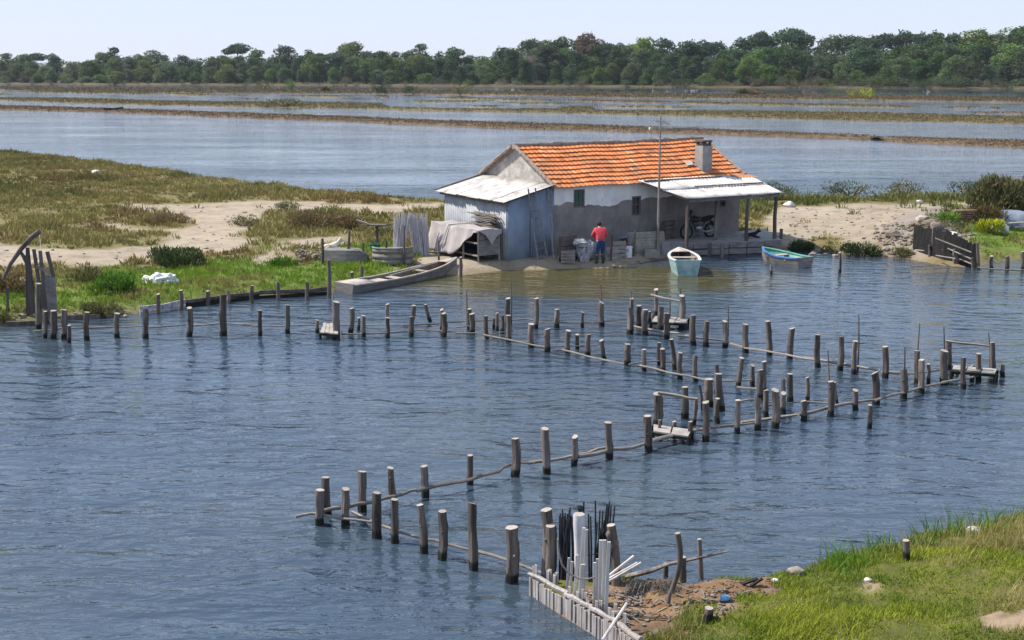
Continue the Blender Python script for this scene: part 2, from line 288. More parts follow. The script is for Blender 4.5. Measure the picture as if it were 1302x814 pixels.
# ------------------------------------------------------------------ mesh helpers
def tag(o, label=None, cat=None, group=None, kind=None):
    if label: o['label'] = label
    if cat: o['category'] = cat
    if group: o['group'] = group
    if kind: o['kind'] = kind
    return o
def empty(name, loc, label, cat, group=None):
    o = bpy.data.objects.new(name, None); COL.objects.link(o); o.location = loc; o.empty_display_size = .2
    return tag(o, label, cat, group)
def origin_of(o):
    p = V((0, 0, 0))
    while o is not None: p += o.location; o = o.parent
    return p
class MB:
    def __init__(s): s.v = []; s.f = []; s.m = []; s.col = None
    def add(s, vs, fs, mi=0):
        n = len(s.v); s.v += [tuple(q) for q in vs]
        for f in fs: s.f.append(tuple(n + i for i in f)); s.m.append(mi)
        return s
    def box(s, c, size, ax=None, mi=0):
        c = V(c); ax = ax or (V((1, 0, 0)), V((0, 1, 0)), V((0, 0, 1))); h = [q / 2 for q in size]
        vs = [c + ax[0] * (i * h[0]) + ax[1] * (j * h[1]) + ax[2] * (k * h[2]) for i in (-1, 1) for j in (-1, 1) for k in (-1, 1)]
        return s.add(vs, [(0, 1, 3, 2), (4, 6, 7, 5), (0, 4, 5, 1), (2, 3, 7, 6), (0, 2, 6, 4), (1, 5, 7, 3)], mi)
    def bar(s, p0, p1, w, h=None, mi=0, up=None):
        p0, p1 = V(p0), V(p1); d = p1 - p0; L = d.length; d = d.normalized(); up = V(up) if up else (V((0, 0, 1)) if abs(d.z) < .95 else V((0, 1, 0)))
        sd = d.cross(up).normalized(); u = sd.cross(d)
        return s.box((p0 + p1) / 2, (L, w, h or w), (d, sd, u), mi)
    def tube(s, pts, rads, n=8, mi=0, capmi=None, jit=0.0, twist=0.0):
        pts = [V(q) for q in pts]; k = len(pts)
        if isinstance(rads, (int, float)): rads = [rads] * k
        base = len(s.v); ref = None
        jj = [1 + random.uniform(-jit, jit) for _ in range(n)]
        for i, q in enumerate(pts):
            d = (pts[min(i + 1, k - 1)] - pts[max(i - 1, 0)]).normalized()
            if ref is None: ref = V((1, 0, 0)) if abs(d.x) < .9 else V((0, 1, 0))
            a = (ref - d * ref.dot(d)).normalized(); b = d.cross(a); ref = a
            for j in range(n):
                th = 2 * math.pi * j / n; r = rads[i] * jj[j] * (1 + random.uniform(-jit, jit) * .5)
                s.v.append(tuple(q + a * (math.cos(th) * r) + b * (math.sin(th) * r)))
        for i in range(k - 1):
            for j in range(n):
                s.f.append((base + i * n + j, base + i * n + (j + 1) % n, base + (i + 1) * n + (j + 1) % n, base + (i + 1) * n + j)); s.m.append(mi)
        cm = mi if capmi is None else capmi
        s.f.append(tuple(base + j for j in reversed(range(n)))); s.m.append(cm)
        s.f.append(tuple(base + (k - 1) * n + j for j in range(n))); s.m.append(cm)
        return s
    def blob(s, c, r, sub=2, rough=.2, mi=0, seed=None):
        """stone or sack: an uneven icosphere"""
        bm = bmesh.new(); bmesh.ops.create_icosphere(bm, subdivisions=sub, radius=1)
        o = V((random.uniform(0, 99), random.uniform(0, 99), random.uniform(0, 99)))
        from mathutils import noise
        vs = []
        for v in bm.verts:
            k = 1 + rough * noise.noise(v.co * 1.3 + o) + rough * .5 * noise.noise(v.co * 3.1 + o)
            vs.append((c[0] + v.co.x * r[0] * k, c[1] + v.co.y * r[1] * k, c[2] + v.co.z * r[2] * k))
        fs = [tuple(v.index for v in f.verts) for f in bm.faces]; bm.free()
        return s.add(vs, fs, mi)
    def grid(s, P, mi=0):
        """P[i][j] points"""
        n, m = len(P), len(P[0]); b = len(s.v)
        for r in P: s.v += [tuple(q) for q in r]
        for i in range(n - 1):
            for j in range(m - 1): s.f.append((b + i * m + j, b + i * m + j + 1, b + (i + 1) * m + j + 1, b + (i + 1) * m + j)); s.m.append(mi)
        return s
    def build(s, name, mats, parent=None, loc=None, smooth=True, ang=40, thick=None):
        if not isinstance(mats, (list, tuple)): mats = [mats]
        o0 = origin_of(parent) if parent is not None else V(loc or (0, 0, 0))
        me = bpy.data.meshes.new(name)
        me.from_pydata([(a - o0.x, b - o0.y, c - o0.z) for a, b, c in s.v], [], s.f)
        for q in mats: me.materials.append(q)
        me.polygons.foreach_set('material_index', s.m)
        if smooth:
            me.polygons.foreach_set('use_smooth', [True] * len(s.f)); me.set_sharp_from_angle(angle=math.radians(ang))
        if s.col is not None:
            a = me.color_attributes.new('Col', 'FLOAT_COLOR', 'POINT'); a.data.foreach_set('color', np.asarray(s.col, np.float32).ravel())
        me.update()
        o = bpy.data.objects.new(name, me); COL.objects.link(o)
        if parent is not None: o.parent = parent
        else: o.location = o0
        if thick:
            md = o.modifiers.new('thickness', 'SOLIDIFY'); md.thickness = thick; md.offset = 0
        return o
def raw_mesh(name, verts, polys, nper, cols, mat, parent=None, loc=(0, 0, 0)):
    """fast mesh from numpy: verts (n,3), polys list of index arrays flattened with loop totals nper"""
    me = bpy.data.meshes.new(name); n = len(verts)
    me.vertices.add(n); me.vertices.foreach_set('co', np.ascontiguousarray(verts, np.float32).ravel())
    me.loops.add(len(polys)); me.loops.foreach_set('vertex_index', np.ascontiguousarray(polys, np.int32))
    k = len(nper); me.polygons.add(k)
    st = np.concatenate([[0], np.cumsum(nper)[:-1]]).astype(np.int32)
    me.polygons.foreach_set('loop_start', st)
    me.update(calc_edges=True)
    a = me.color_attributes.new('Col', 'FLOAT_COLOR', 'POINT')
    c4 = np.ones((n, 4), np.float32); c4[:, :3] = cols; a.data.foreach_set('color', c4.ravel())
    me.materials.append(mat)
    o = bpy.data.objects.new(name, me); COL.objects.link(o); o.location = loc
    if parent is not None: o.parent = parent
    return o
def unit(n):
    v = rng.normal(size=(n, 3)); return v / np.linalg.norm(v, axis=1, keepdims=True)
def leaf_quads(C, S, cols, flat=0.0, aspect=.6):
    """leaf-clump quads of size S at centres C with random tilt"""
    n = len(C); a = unit(n); b = unit(n); a[:, 2] *= (1 - flat); b[:, 2] *= (1 - flat)
    a /= np.linalg.norm(a, axis=1, keepdims=True); b -= a * (a * b).sum(1, keepdims=True); b /= np.linalg.norm(b, axis=1, keepdims=True) + 1e-9
    S = np.broadcast_to(S, n)[:, None]; a = a * S * .5; b = b * S * .5 * aspect
    vs = np.stack([C - a, C - b * .9 + a * .1, C + a, C + b], 1).reshape(-1, 3)
    return vs, np.arange(4 * n), np.full(n, 4), np.repeat(cols, 4, 0)
def blades(P, D, L, Wd, cols, bend):
    """tapered curved blades: base P, direction D (unit), length L, width Wd, horizontal bend vectors"""
    n = len(P); side = np.stack([-D[:, 1], D[:, 0], np.zeros(n)], 1) + rng.normal(size=(n, 3)) * .4
    th = rng.uniform(0, 2 * np.pi, n); side = np.stack([np.cos(th), np.sin(th), np.zeros(n)], 1)
    w = side * (Wd * .5)[:, None]; L = L[:, None]
    mid = P + D * L * .55 + bend * L * .15; tip = P + D * L * .95 + bend * L * .55
    vs = np.stack([P - w, P + w, mid + w * .75, mid - w * .75, tip], 1).reshape(-1, 3)
    b = np.arange(n)[:, None] * 5
    idx = np.concatenate([b + np.array([[0, 1, 2, 3]]), b + np.array([[3, 2, 4]])], 1).ravel()
    return vs, idx, np.tile([4, 3], n), np.repeat(cols, 5, 0)
def lerp_cols(c1, c2, t):
    t = np.asarray(t)[:, None]; return np.array(c1)[None] * (1 - t) + np.array(c2)[None] * t
def px_world(poly, z): return [(W(x, y, z).x, W(x, y, z).y) for x, y in poly]
# ------------------------------------------------------------------ WATER
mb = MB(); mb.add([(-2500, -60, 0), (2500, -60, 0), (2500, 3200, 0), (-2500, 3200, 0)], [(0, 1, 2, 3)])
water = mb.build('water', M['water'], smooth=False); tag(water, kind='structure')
mb = MB(); mb.add([(-2500, -60, -1.6), (2500, -60, -1.6), (2500, 3200, -1.6), (-2500, 3200, -1.6)], [(0, 1, 2, 3)])
tag(mb.build('lagoon_bed', M['concrete'], smooth=False), kind='structure')
mb = MB(); mb.box((0, 1565, 22.2), (5100, 3350, 50.0))
hz_m = bpy.data.materials.new('thin spring haze'); hz_m.use_nodes = True; ht = hz_m.node_tree; ht.nodes.remove(ht.nodes['Principled BSDF'])
pv = ht.nodes.new('ShaderNodeVolumePrincipled'); pv.inputs['Color'].default_value = (.80, .87, 1, 1); pv.inputs['Density'].default_value = HAZE; pv.inputs['Anisotropy'].default_value = .2
ht.links.new(pv.outputs[0], ht.nodes['Material Output'].inputs['Volume'])
tag(mb.build('haze', hz_m, smooth=False), 'thin blue haze over the lagoon and the far wood', 'haze', kind='stuff')
# ------------------------------------------------------------------ ISLAND TERRAIN
near = [(-160, 425), (0, 412), (40, 410), (62, 408), (100, 404), (165, 400), (190, 396), (230, 388), (280, 383), (330, 378), (390, 376), (418, 372), (470, 360), (560, 349), (590, 350), (640, 344), (700, 342.5), (745, 341.5), (775, 341), (800, 337),
        (850, 327), (872, 322), (930, 319), (990, 317), (1030, 320), (1100, 325), (1140, 327), (1165, 331), (1200, 338), (1240, 340), (1262, 334), (1302, 330), (1420, 330)]
far = [(1500, 238), (1302, 238), (1240, 240), (1100, 241), (985, 243), (800, 242), (570, 243), (500, 239), (440, 235), (350, 225), (250, 214), (170, 203), (100, 194), (0, 186), (-180, 172)]
ISL = px_world(near, 0) + px_world(far, .75)
SAND = [px_world(p, .33) for p in (
    [(-200, 312), (0, 311), (60, 316), (130, 317), (200, 312), (215, 296), (150, 293), (140, 286), (180, 289), (228, 290), (240, 285), (225, 272), (150, 268), (148, 260), (235, 261), (320, 256), (410, 257), (420, 268), (350, 268), (330, 276), (330, 290), (300, 297), (325, 306), (300, 318), (200, 326), (135, 339), (60, 334), (0, 338), (-200, 345)],
    [(300, 330), (330, 318), (385, 304), (440, 300), (440, 308), (380, 318), (360, 330), (320, 338)],
    [(500, 338), (545, 322), (590, 322), (650, 320), (860, 290), (870, 325), (700, 345), (590, 352), (560, 350)],
    [(985, 264), (1070, 261), (1236, 258), (1238, 268), (1200, 276), (1180, 290), (1160, 300), (1150, 320), (1080, 314), (1045, 304), (1010, 308), (985, 312), (960, 300)],
    [(420, 262), (560, 258), (560, 266), (480, 272), (430, 268)])]
GREEN = [px_world(p, .33) for p in (
    [(-120, 400), (0, 398), (100, 395), (190, 388), (240, 383), (330, 372), (400, 362), (500, 352), (540, 340), (480, 322), (400, 335), (330, 325), (230, 338), (150, 342), (60, 345), (0, 375), (-100, 385)],
    [(330, 322), (360, 308), (400, 304), (395, 312), (350, 328)], [(380, 330), (420, 315), (520, 308), (560, 322), (520, 335), (420, 345)],
    [(1205, 275), (1240, 285), (1302, 283), (1450, 285), (1450, 330), (1302, 326), (1262, 330), (1240, 320), (1205, 295)],
    [(1205, 250), (1240, 247), (1245, 256), (1210, 257)], [(1040, 300), (1080, 297), (1080, 301), (1045, 305)])]
def isl_h(P):
    P = np.asarray(P, float); d = sdist(P, ISL)
    z = np.where(d > 0, .34 * (1 - np.exp(-np.maximum(d, 0) / .55)), np.maximum(d * .5, -1.1))
    k = np.clip(d / 3, 0, 1); z = z + k * (.14 * fbm(P[:, 0] / 5, P[:, 1] / 5, 3) - .07) + np.clip(d, 0, .6) * .12 * (vnoise(P[:, 0] * 1.7, P[:, 1] * 1.7, 9) - .5)
    for (px, py, h, r) in ((1165, 295, .75, 2.2), (1195, 285, .65, 1.8), (1130, 303, .3, 2.2), (1215, 290, .3, 2.5), (1300, 290, .3, 4)):
        c = W(px, py, .5); q = np.hypot(P[:, 0] - c.x, (P[:, 1] - c.y)) / r
        z = z + (d > 0) * h * np.exp(-q * q) * np.clip(d / .8, 0, 1)
    return z, d
gx = np.arange(-82, 68, .4); gy = np.arange(33, 152, .4)
X, Y = np.meshgrid(gx, gy); P2 = np.stack([X.ravel(), Y.ravel()], 1)
Z, DD = isl_h(P2)
def sandness(P):
    jx = (fbm(P[:, 0] / 1.8, P[:, 1] / 1.8, 21) - .5) * 1.6
    s = np.full(len(P), -1e9)
    for q in SAND: s = np.maximum(s, sdist(P, q))
    return s + jx
def greenness(P):
    g = np.full(len(P), -1e9)
    for q in GREEN: g = np.maximum(g, sdist(P, q))
    return g + (fbm(P[:, 0] / 1.5, P[:, 1] / 1.5, 33) - .5) * 1.5
sn = sandness(P2); gn = greenness(P2)
n1 = fbm(P2[:, 0] / 4, P2[:, 1] / 4, 5)
ts = np.clip(sn / .6 + .5, 0, 1)
cs = lerp_cols((.25, .205, .15), (.335, .28, .21), n1); co = lerp_cols((.13, .108, .048), (.19, .16, .07), n1); cg = lerp_cols((.09, .13, .025), (.14, .17, .04), n1)
gcol = co * (1 - ts[:, None]) + cs * ts[:, None]
tg = (np.clip(gn / .5 + .5, 0, 1) * (1 - ts))[:, None]; gcol = gcol * (1 - tg) + cg * tg
red = np.clip((fbm(P2[:, 0] / 3, P2[:, 1] / 1.2, 55) - .56) * 8, 0, 1) * ts
gcol = gcol * (1 - red[:, None] * .35) + np.array([.27, .19, .14]) * red[:, None] * .35
rubm = np.clip((sdist(P2, px_world([(1120, 312), (1118, 290), (1160, 276), (1200, 274), (1225, 288), (1243, 312), (1200, 322), (1160, 328)], .33)) + (fbm(P2[:, 0] / 1.2, P2[:, 1] / 1.2, 61) - .5) * 1.6) * 2, 0, 1)[:, None]
gcol = gcol * (1 - rubm) + lerp_cols((.15, .125, .10), (.30, .265, .225), fbm(P2[:, 0] / .5, P2[:, 1] / .5, 63)) * rubm
mud = np.clip(1 - DD / .55, 0, 1)[:, None]; gcol = gcol * (1 - mud * .75) + np.array([.20, .15, .095]) * mud * .75
nx, ny = len(gx), len(gy); keep = (DD > -3.0).reshape(ny, nx)
kq = keep[:-1, :-1] | keep[1:, :-1] | keep[:-1, 1:] | keep[1:, 1:]
ii, jj = np.nonzero(kq); i0 = ii * nx + jj
quads = np.stack([i0, i0 + 1, i0 + nx + 1, i0 + nx], 1)
used = np.unique(quads); remap = np.full(nx * ny, -1); remap[used] = np.arange(len(used))
isl = raw_mesh('island_ground', np.column_stack([P2, Z])[used], remap[quads].ravel(), np.full(len(quads), 4), gcol[used], M['ground'])
isl.data.polygons.foreach_set('use_smooth', [True] * len(isl.data.polygons)); tag(isl, kind='structure')
def gz(p):
    z, _ = isl_h(np.array([[p[0], p[1]]])); return float(z[0])
def G(x, y):
    """point of the island ground seen at photo pixel (x, y)"""
    q0, q1 = W(x, y, 1.8), W(x, y, 0.0); t = np.linspace(0, 1, 160); P = np.array(q0)[None] * (1 - t[:, None]) + np.array(q1)[None] * t[:, None]
    below = P[:, 2] <= isl_h(P[:, :2])[0]; i = int(np.argmax(below)) if below.any() else 159
    return V(P[i])
# ------------------------------------------------------------------ HOUSE FRAME (needed for masks)
ANG = math.radians(57); DL = V((math.sin(ANG), math.cos(ANG), 0)); DG = V((-math.cos(ANG), math.sin(ANG), 0)); UZ = V((0, 0, 1))
A = W(704, 326, .26); HL, HD, HE, HR = 10.4, 5.6, 2.89, 1.45
def H(u, v, w): return A + DL * u + DG * v + UZ * w
HOUSE = [(H(u, v, 0).x, H(u, v, 0).y) for u, v in ((-2.9, -.3), (HL + .3, -.3), (HL + .3, HD + .3), (-2.9, HD + .3))]
DECKP = [(q.x, q.y) for q in (W(849, 309, .55), W(994, 304.5, .55), H(HL + 1.2, 0, 0), H(4.5, 0, 0))]
# ------------------------------------------------------------------ SCRUB (stuff)
def scatter(n, x0, x1, y0, y1): return np.stack([rng.uniform(x0, x1, n), rng.uniform(y0, y1, n)], 1)
def in_view(P, m=90):
    k = P[:, 1] * math.cos(PITCH) + (CAMH - .5) * math.sin(PITCH)
    return np.abs(P[:, 0] / k * PF) < 651 + m
def tufts(name, P, z, h, r, K, col, mat, wd=.05, up=.8):
    n = len(P); T = np.repeat(np.column_stack([P, z]), K, 0); hh = np.repeat(h, K); rr = np.repeat(r, K)
    th = rng.uniform(0, 2 * np.pi, n * K); q = np.sqrt(rng.uniform(0, 1, n * K)) * rr
    out = np.stack([np.cos(th), np.sin(th), np.zeros(n * K)], 1)
    base = T + out * q[:, None]; base[:, 2] += rng.uniform(-.05, .35, n * K) * hh * (1 - q / (rr + 1e-6) * .6)
    D = out * rng.uniform(.1, .8, n * K)[:, None] * (1 - up * .5) + np.array([0, 0, up]); D /= np.linalg.norm(D, axis=1, keepdims=True)
    L = hh * rng.uniform(.4, 1, n * K) * (1 - .4 * (q / (rr + 1e-6)) ** 2)
    cc = np.repeat(col, K, 0) * rng.uniform(.75, 1.3, n * K)[:, None]
    vs, idx, npr, cv = blades(base, D, L, np.full(n * K, wd) * rng.uniform(.7, 1.4, n * K), cc, out * rng.uniform(0, .6, n * K)[:, None])
    return raw_mesh(name, vs, idx, npr, cv, mat)
P = scatter(105000, -80, 66, 36, 150); P = P[in_view(P)]
z, d = isl_h(P); sN = sandness(P); gN = greenness(P)
ok = (d > .35) & ((sN < -.12) | (rng.uniform(0, 1, len(P)) < .012 + .05 * (fbm(P[:, 0] / 1.5, P[:, 1] / 1.5, 77) > .6))) & (gN < .25) & (sdist(P, HOUSE) < 0) & (sdist(P, DECKP) < .2)
clump = fbm(P[:, 0] / 2.6, P[:, 1] / 2.6, 71); edge = np.clip(-sN / 1.5, 0, 1)
ok &= (rng.uniform(0, 1, len(P)) < .45 + .9 * clump) & (rng.uniform(0, 1, len(P)) < .4 + edge)
P, z, clump = P[ok], z[ok], clump[ok]
c1 = lerp_cols((.215, .175, .066), (.265, .235, .08), fbm(P[:, 0] / 6, P[:, 1] / 6, 81))
t2 = np.clip((fbm(P[:, 0] / 3.4, P[:, 1] / 3.4, 91) - .5) * 5, 0, 1)[:, None]; c1 = c1 * (1 - t2) + np.array([.125, .13, .04]) * t2
t3 = np.clip((fbm(P[:, 0] / 4, P[:, 1] / 4, 97) - .58) * 6, 0, 1)[:, None]; c1 = c1 * (1 - t3 * .6) + np.array([.17, .095, .05]) * t3 * .6
hgt = (.16 + .62 * np.clip(clump - .25, 0, 1)) * rng.uniform(.7, 1.3, len(P))
far_side = (P[:, 0] > 12) & (P[:, 1] > 62); hgt = np.where(far_side, hgt * 1.6, hgt); c1[far_side] = c1[far_side] * .4 + np.array([.095, .12, .03]) * .6
tag(tufts('marsh_scrub', P, z, hgt, rng.uniform(.16, .36, len(P)), 15, c1, M['scrub'], .055), 'olive brown salt marsh scrub covering the spit behind the house', 'scrub', kind='stuff')
# bright grass on the island bank
P = np.concatenate([scatter(20000, -34, 8, 37, 62), scatter(14000, 13, 50, 40, 75)]); P = P[in_view(P)]
z, d = isl_h(P); gN = greenness(P); sN = sandness(P)
ok = (d > .1) & (gN > 0) & (sN < .4) & (sdist(P, HOUSE) < 0); P, z = P[ok], z[ok]
nn = fbm(P[:, 0] / 2, P[:, 1] / 2, 101)
c1 = lerp_cols((.09, .19, .016), (.20, .27, .035), nn); t2 = np.clip((fbm(P[:, 0] / 1.6, P[:, 1] / 1.6, 103) - .48) * 6, 0, 1)[:, None]; c1 = c1 * (1 - t2) + np.array([.21, .18, .06]) * t2
tag(tufts('bank_grass', P, z, (.1 + .28 * nn) * rng.uniform(.6, 1.3, len(P)), rng.uniform(.1, .25, len(P)), 11, c1, M['grassblade'], .03), 'bright green grass on the far bank beside the boats', 'grass', kind='stuff')
# ------------------------------------------------------------------ FAR MARSH BANKS
def interp(pts, x):
    xs = [p[0] for p in pts]; return float(np.interp(x, xs, [p[1] for p in pts]))
SP, SH, SC = [], [], []
def spit(top, bot, h=.45, step=5, tones=((.15, .10, .055), (.19, .14, .07)), dens=1.0, x0=None, x1=None):
    xa = max(top[0][0], bot[0][0]); xb = min(top[-1][0], bot[-1][0]); rows = []; mb = MB()
    n = max(6, int((xb - xa) / step)); cols = []
    for i in range(n + 1):
        x = xa + (xb - xa) * i / n; yb = interp(bot, x); yt = interp(top, x); ends = min(1, min(i, n - i) / 3 + .12)
        mid = (yb + yt) / 2; yb = mid + (yb - mid) * ends + random.uniform(-.35, .35); yt = mid + (yt - mid) * ends
        B = W(x, yb, 0); T = W(x, yt, h); T.z = 0
        if T.y < B.y + 1.5: T = B + (T - B).normalized() * 1.5 if (T - B).length > .01 and T.y > B.y else B + V((0, 1.5, 0))
        r = []
        for j in range(9):
            t = j / 8; p = B.lerp(T, t); p.z = (h * .75) * math.sin(math.pi * t) ** .6 * min(1, ends) - .06; r.append(p)
            c = lerp_cols(tones[0], tones[1], [random.random()])[0]; cols.append((*c, 1))
        rows.append(r)
        seg = (W(x + (xb - xa) / n, yb, 0) - B).length * (T - B).length
        dist = B.y; m = int(min(110, dens * seg / (dist / 200) ** 2 * 1.7)) + 1
        for _ in range(m):
            t = random.uniform(.04, .96); p = B.lerp(T, t) + V((random.uniform(-.5, .5) * (xb - xa) / n / scale_at(B), 0, 0))
            SP.append((p.x, p.y, (h * .75) * math.sin(math.pi * t) ** .6 * ends - .1)); SH.append(h * random.uniform(.35, 1.0) * (dist / 240) ** .4)
            c = lerp_cols(tones[0], tones[1], [random.random()])[0] * random.uniform(.75, 1.25); SC.append(c)
    mb.grid(rows); mb.col = cols
    o = mb.build('marsh_bank', M['ground']); return tag(o, kind='structure')
BR = ((.10, .068, .042), (.165, .118, .07)); OL = ((.105, .084, .042), (.175, .142, .07))
spit([(-120, 129), (0, 132.5), (138, 136.5), (216, 139), (440, 146), (558, 151), (717, 155), (819, 158.5), (862, 160.5), (997, 165.6), (1105, 169.5), (1122, 174)],
     [(-120, 138), (0, 140), (140, 143), (300, 150), (440, 155), (600, 162), (780, 168), (862, 170), (1105, 177.5), (1122, 176)], tones=BR)
spit([(1106, 174), (1146, 171), (1200, 173), (1302, 175), (1420, 178)], [(1106, 176.5), (1146, 181), (1302, 189), (1420, 194)], tones=BR)
spit([(-120, 121), (0, 123.4), (108, 123.6), (189, 126.7), (338, 128.4), (440, 129), (481, 130), (491, 135), (565, 137), (710, 137), (724, 133), (750, 134.5), (758, 139), (862, 139), (1065, 140), (1112, 141), (1302, 146), (1420, 149)],
     [(-120, 124), (0, 127.7), (108, 131.8), (176, 133.5), (338, 136.9), (440, 138.2), (599, 142), (734, 144.6), (862, 147.7), (1065, 153.7), (1302, 157.8), (1420, 160)], tones=OL)
for a, b, y0, y1, th in ((30, 203, 116, 118.8, 2.6), (206, 272, 119.2, 120.5, 2), (284, 311, 120.8, 121.2, 1.8), (311, 330, 125.6, 125.8, 1.8), (372, 445, 121.2, 123, 2), (477, 498, 123.2, 123.6, 1.8),
                         (518, 622, 129.2, 128.3, 2.2), (552, 702, 124.2, 127.3, 2.2), (592, 640, 134.4, 134.8, 2.4), (640, 722, 131, 131.6, 2), (721, 850, 127.3, 130, 2.6), (862, 1166, 130, 135.4, 3.6),
                         (1203, 1240, 136.4, 136.8, 2.6), (1257, 1277, 137, 137.2, 3), (1237, 1268, 143, 143.4, 3), (1271, 1330, 143, 144.5, 3), (760, 880, 134, 136, 2), (1052, 1072, 139.6, 140, 2), (-40, 12, 119.5, 120, 2)):
    spit([(a, y0 - th * .55), (b, y1 - th * .55)], [(a, y0 + th * .5), (b, y1 + th * .5)], h=.35, tones=BR if a % 2 else OL)
spit([(-120, 109), (0, 110.6), (120, 111), (220, 112), (440, 113.2), (640, 115.4), (862, 118), (960, 118.6), (1180, 121), (1302, 123), (1420, 125)],
     [(-120, 114), (0, 114.5), (90, 117.5), (220, 118.5), (440, 119.5), (640, 121), (760, 124), (862, 125.2), (1065, 127), (1302, 130.4), (1420, 132)], h=.6, tones=((.09, .068, .038), (.15, .115, .064)))
SP = np.array(SP); SH = np.array(SH); SC = np.array(SC)
K = 7; n = len(SP); Cc = np.repeat(SP, K, 0) + rng.normal(size=(n * K, 3)) * np.array([.7, .5, .12]) * np.repeat((SP[:, 1] / 300), K)[:, None]
Cc[:, 2] = np.maximum(.05, np.repeat(SP[:, 2], K) + rng.uniform(.1, .9, n * K) * np.repeat(SH, K))
vs_, id_, np_, cv_ = leaf_quads(Cc, np.repeat(SP[:, 1] / 240 * .3, K) * rng.uniform(.6, 1.3, n * K), np.repeat(SC, K, 0) * rng.uniform(.8, 1.2, n * K)[:, None], .3)
tag(raw_mesh('glasswort', vs_, id_, np_, cv_, M['scrub']), 'brown glasswort growing along the low banks across the lagoon', 'marsh plants', kind='stuff')
# ------------------------------------------------------------------ WOOD LAND
mb = MB(); rows = []; cols = []
edge = [(-260, 106), (0, 107.6), (440, 109.3), (870, 111.2), (1302, 113.2), (1560, 115)]
for i in range(91):
    x = -260 + 20.2 * i; B = W(x, interp(edge, x) + random.uniform(-.25, .25), 0); dirv = V((B.x, B.y, 0)).normalized(); r = []
    for dd, zz in ((0, -.1), (4, .7), (20, 1.0), (80, 1.5), (300, 3), (1500, 6)):
        p = B + dirv * dd; p.z = zz; r.append(p); c = lerp_cols((.07, .055, .034), (.11, .088, .05), [random.random()])[0]; cols.append((*c, 1))
    rows.append(r)
mb.grid(rows); mb.col = cols; tag(mb.build('wood_land', M['ground']), kind='structure')
# ------------------------------------------------------------------ FAR TREES
def crown_pts(lobes, per, shell=.75):
    out = []
    for (cx, cy, cz, rx, ry, rz) in lobes:
        n = int(per * (rx * ry * rz) ** (2 / 3)); u = unit(n); rad = rng.uniform(shell ** 3, 1.08, n) ** (1 / 3)
        rad *= 1 + .25 * (rng.uniform(0, 1, n) - .5) + .3 * (rng.uniform(0, 1, n) > .9)
        p = u * rad[:, None] * np.array([rx, ry, rz]) + np.array([cx, cy, cz]); out.append(p)
    return np.concatenate(out)
def lobes_for(kind):
    L = []
    if kind == 'pine':       # 12 m, irregular tiered crown
        for i in range(34):
            z = random.uniform(1.4, 11.2); w = 4.2 * (1 - ((z - 4.5) / 8.0) ** 2) ** .5 if z > 4.5 else 3.6; a = random.uniform(0, 6.28); q = random.uniform(.2, .8) * w
            s = random.uniform(.7, 1.6); L.append((math.cos(a) * q, math.sin(a) * q, z, s, s, s * random.uniform(.6, .95)))
        L.append((0, 0, 10.9, 1.3, 1.3, 1.2)); L.append((0, 0, 6, 2.6, 2.6, 3.5))
    elif kind == 'umbrella':
        for i in range(16):
            a = random.uniform(0, 6.28); q = random.uniform(0, 3.6); L.append((math.cos(a) * q, math.sin(a) * q, 10.4 - .12 * q * q + random.uniform(-.4, .4), 1.7, 1.7, .85))
    elif kind == 'broad':    # round, foliage to the ground
        for i in range(34):
            z = random.uniform(.6, 10.6); w = 4.6 * math.sqrt(max(.1, 1 - ((z - 5) / 6.6) ** 2)); a = random.uniform(0, 6.28); q = random.uniform(.4, .85) * w
            s = random.uniform(.8, 1.75); L.append((math.cos(a) * q, math.sin(a) * q, z, s, s, s * random.uniform(.75, 1.2)))
        L.append((0, 0, 5.5, 3.4, 3.4, 4.6)); L.append((random.uniform(-1, 1), 0, 10.3, 1.6, 1.6, 1.4))
    elif kind == 'slim':
        for i in range(14):
            z = 1.5 + i * .75; w = 1.7 * math.sin(math.pi * min(1, (i + 2) / 16)) + .3; a = random.uniform(0, 6.28); L.append((math.cos(a) * w * .6, math.sin(a) * w * .6, z, 1.2, 1.2, 1.3))
        L.append((0, 0, 11.4, .7, .7, 1.0))
    elif kind == 'shrub':    # 4 m
        for i in range(11):
            a = random.uniform(0, 6.28); q = random.uniform(.3, 2.6); L.append((math.cos(a) * q, math.sin(a) * q, random.uniform(.6, 3.0) - .25 * q + .3, 1.2, 1.2, .95))
    return L
TONE = {'pine': ((.042, .082, .038), (.092, .145, .052)), 'umbrella': ((.04, .076, .038), (.07, .115, .046)), 'broad': ((.07, .115, .040), (.14, .185, .06)),
        'slim': ((.04, .075, .028), (.085, .12, .036)), 'shrub': ((.11, .098, .055), (.17, .145, .085))}
PROTO = {}
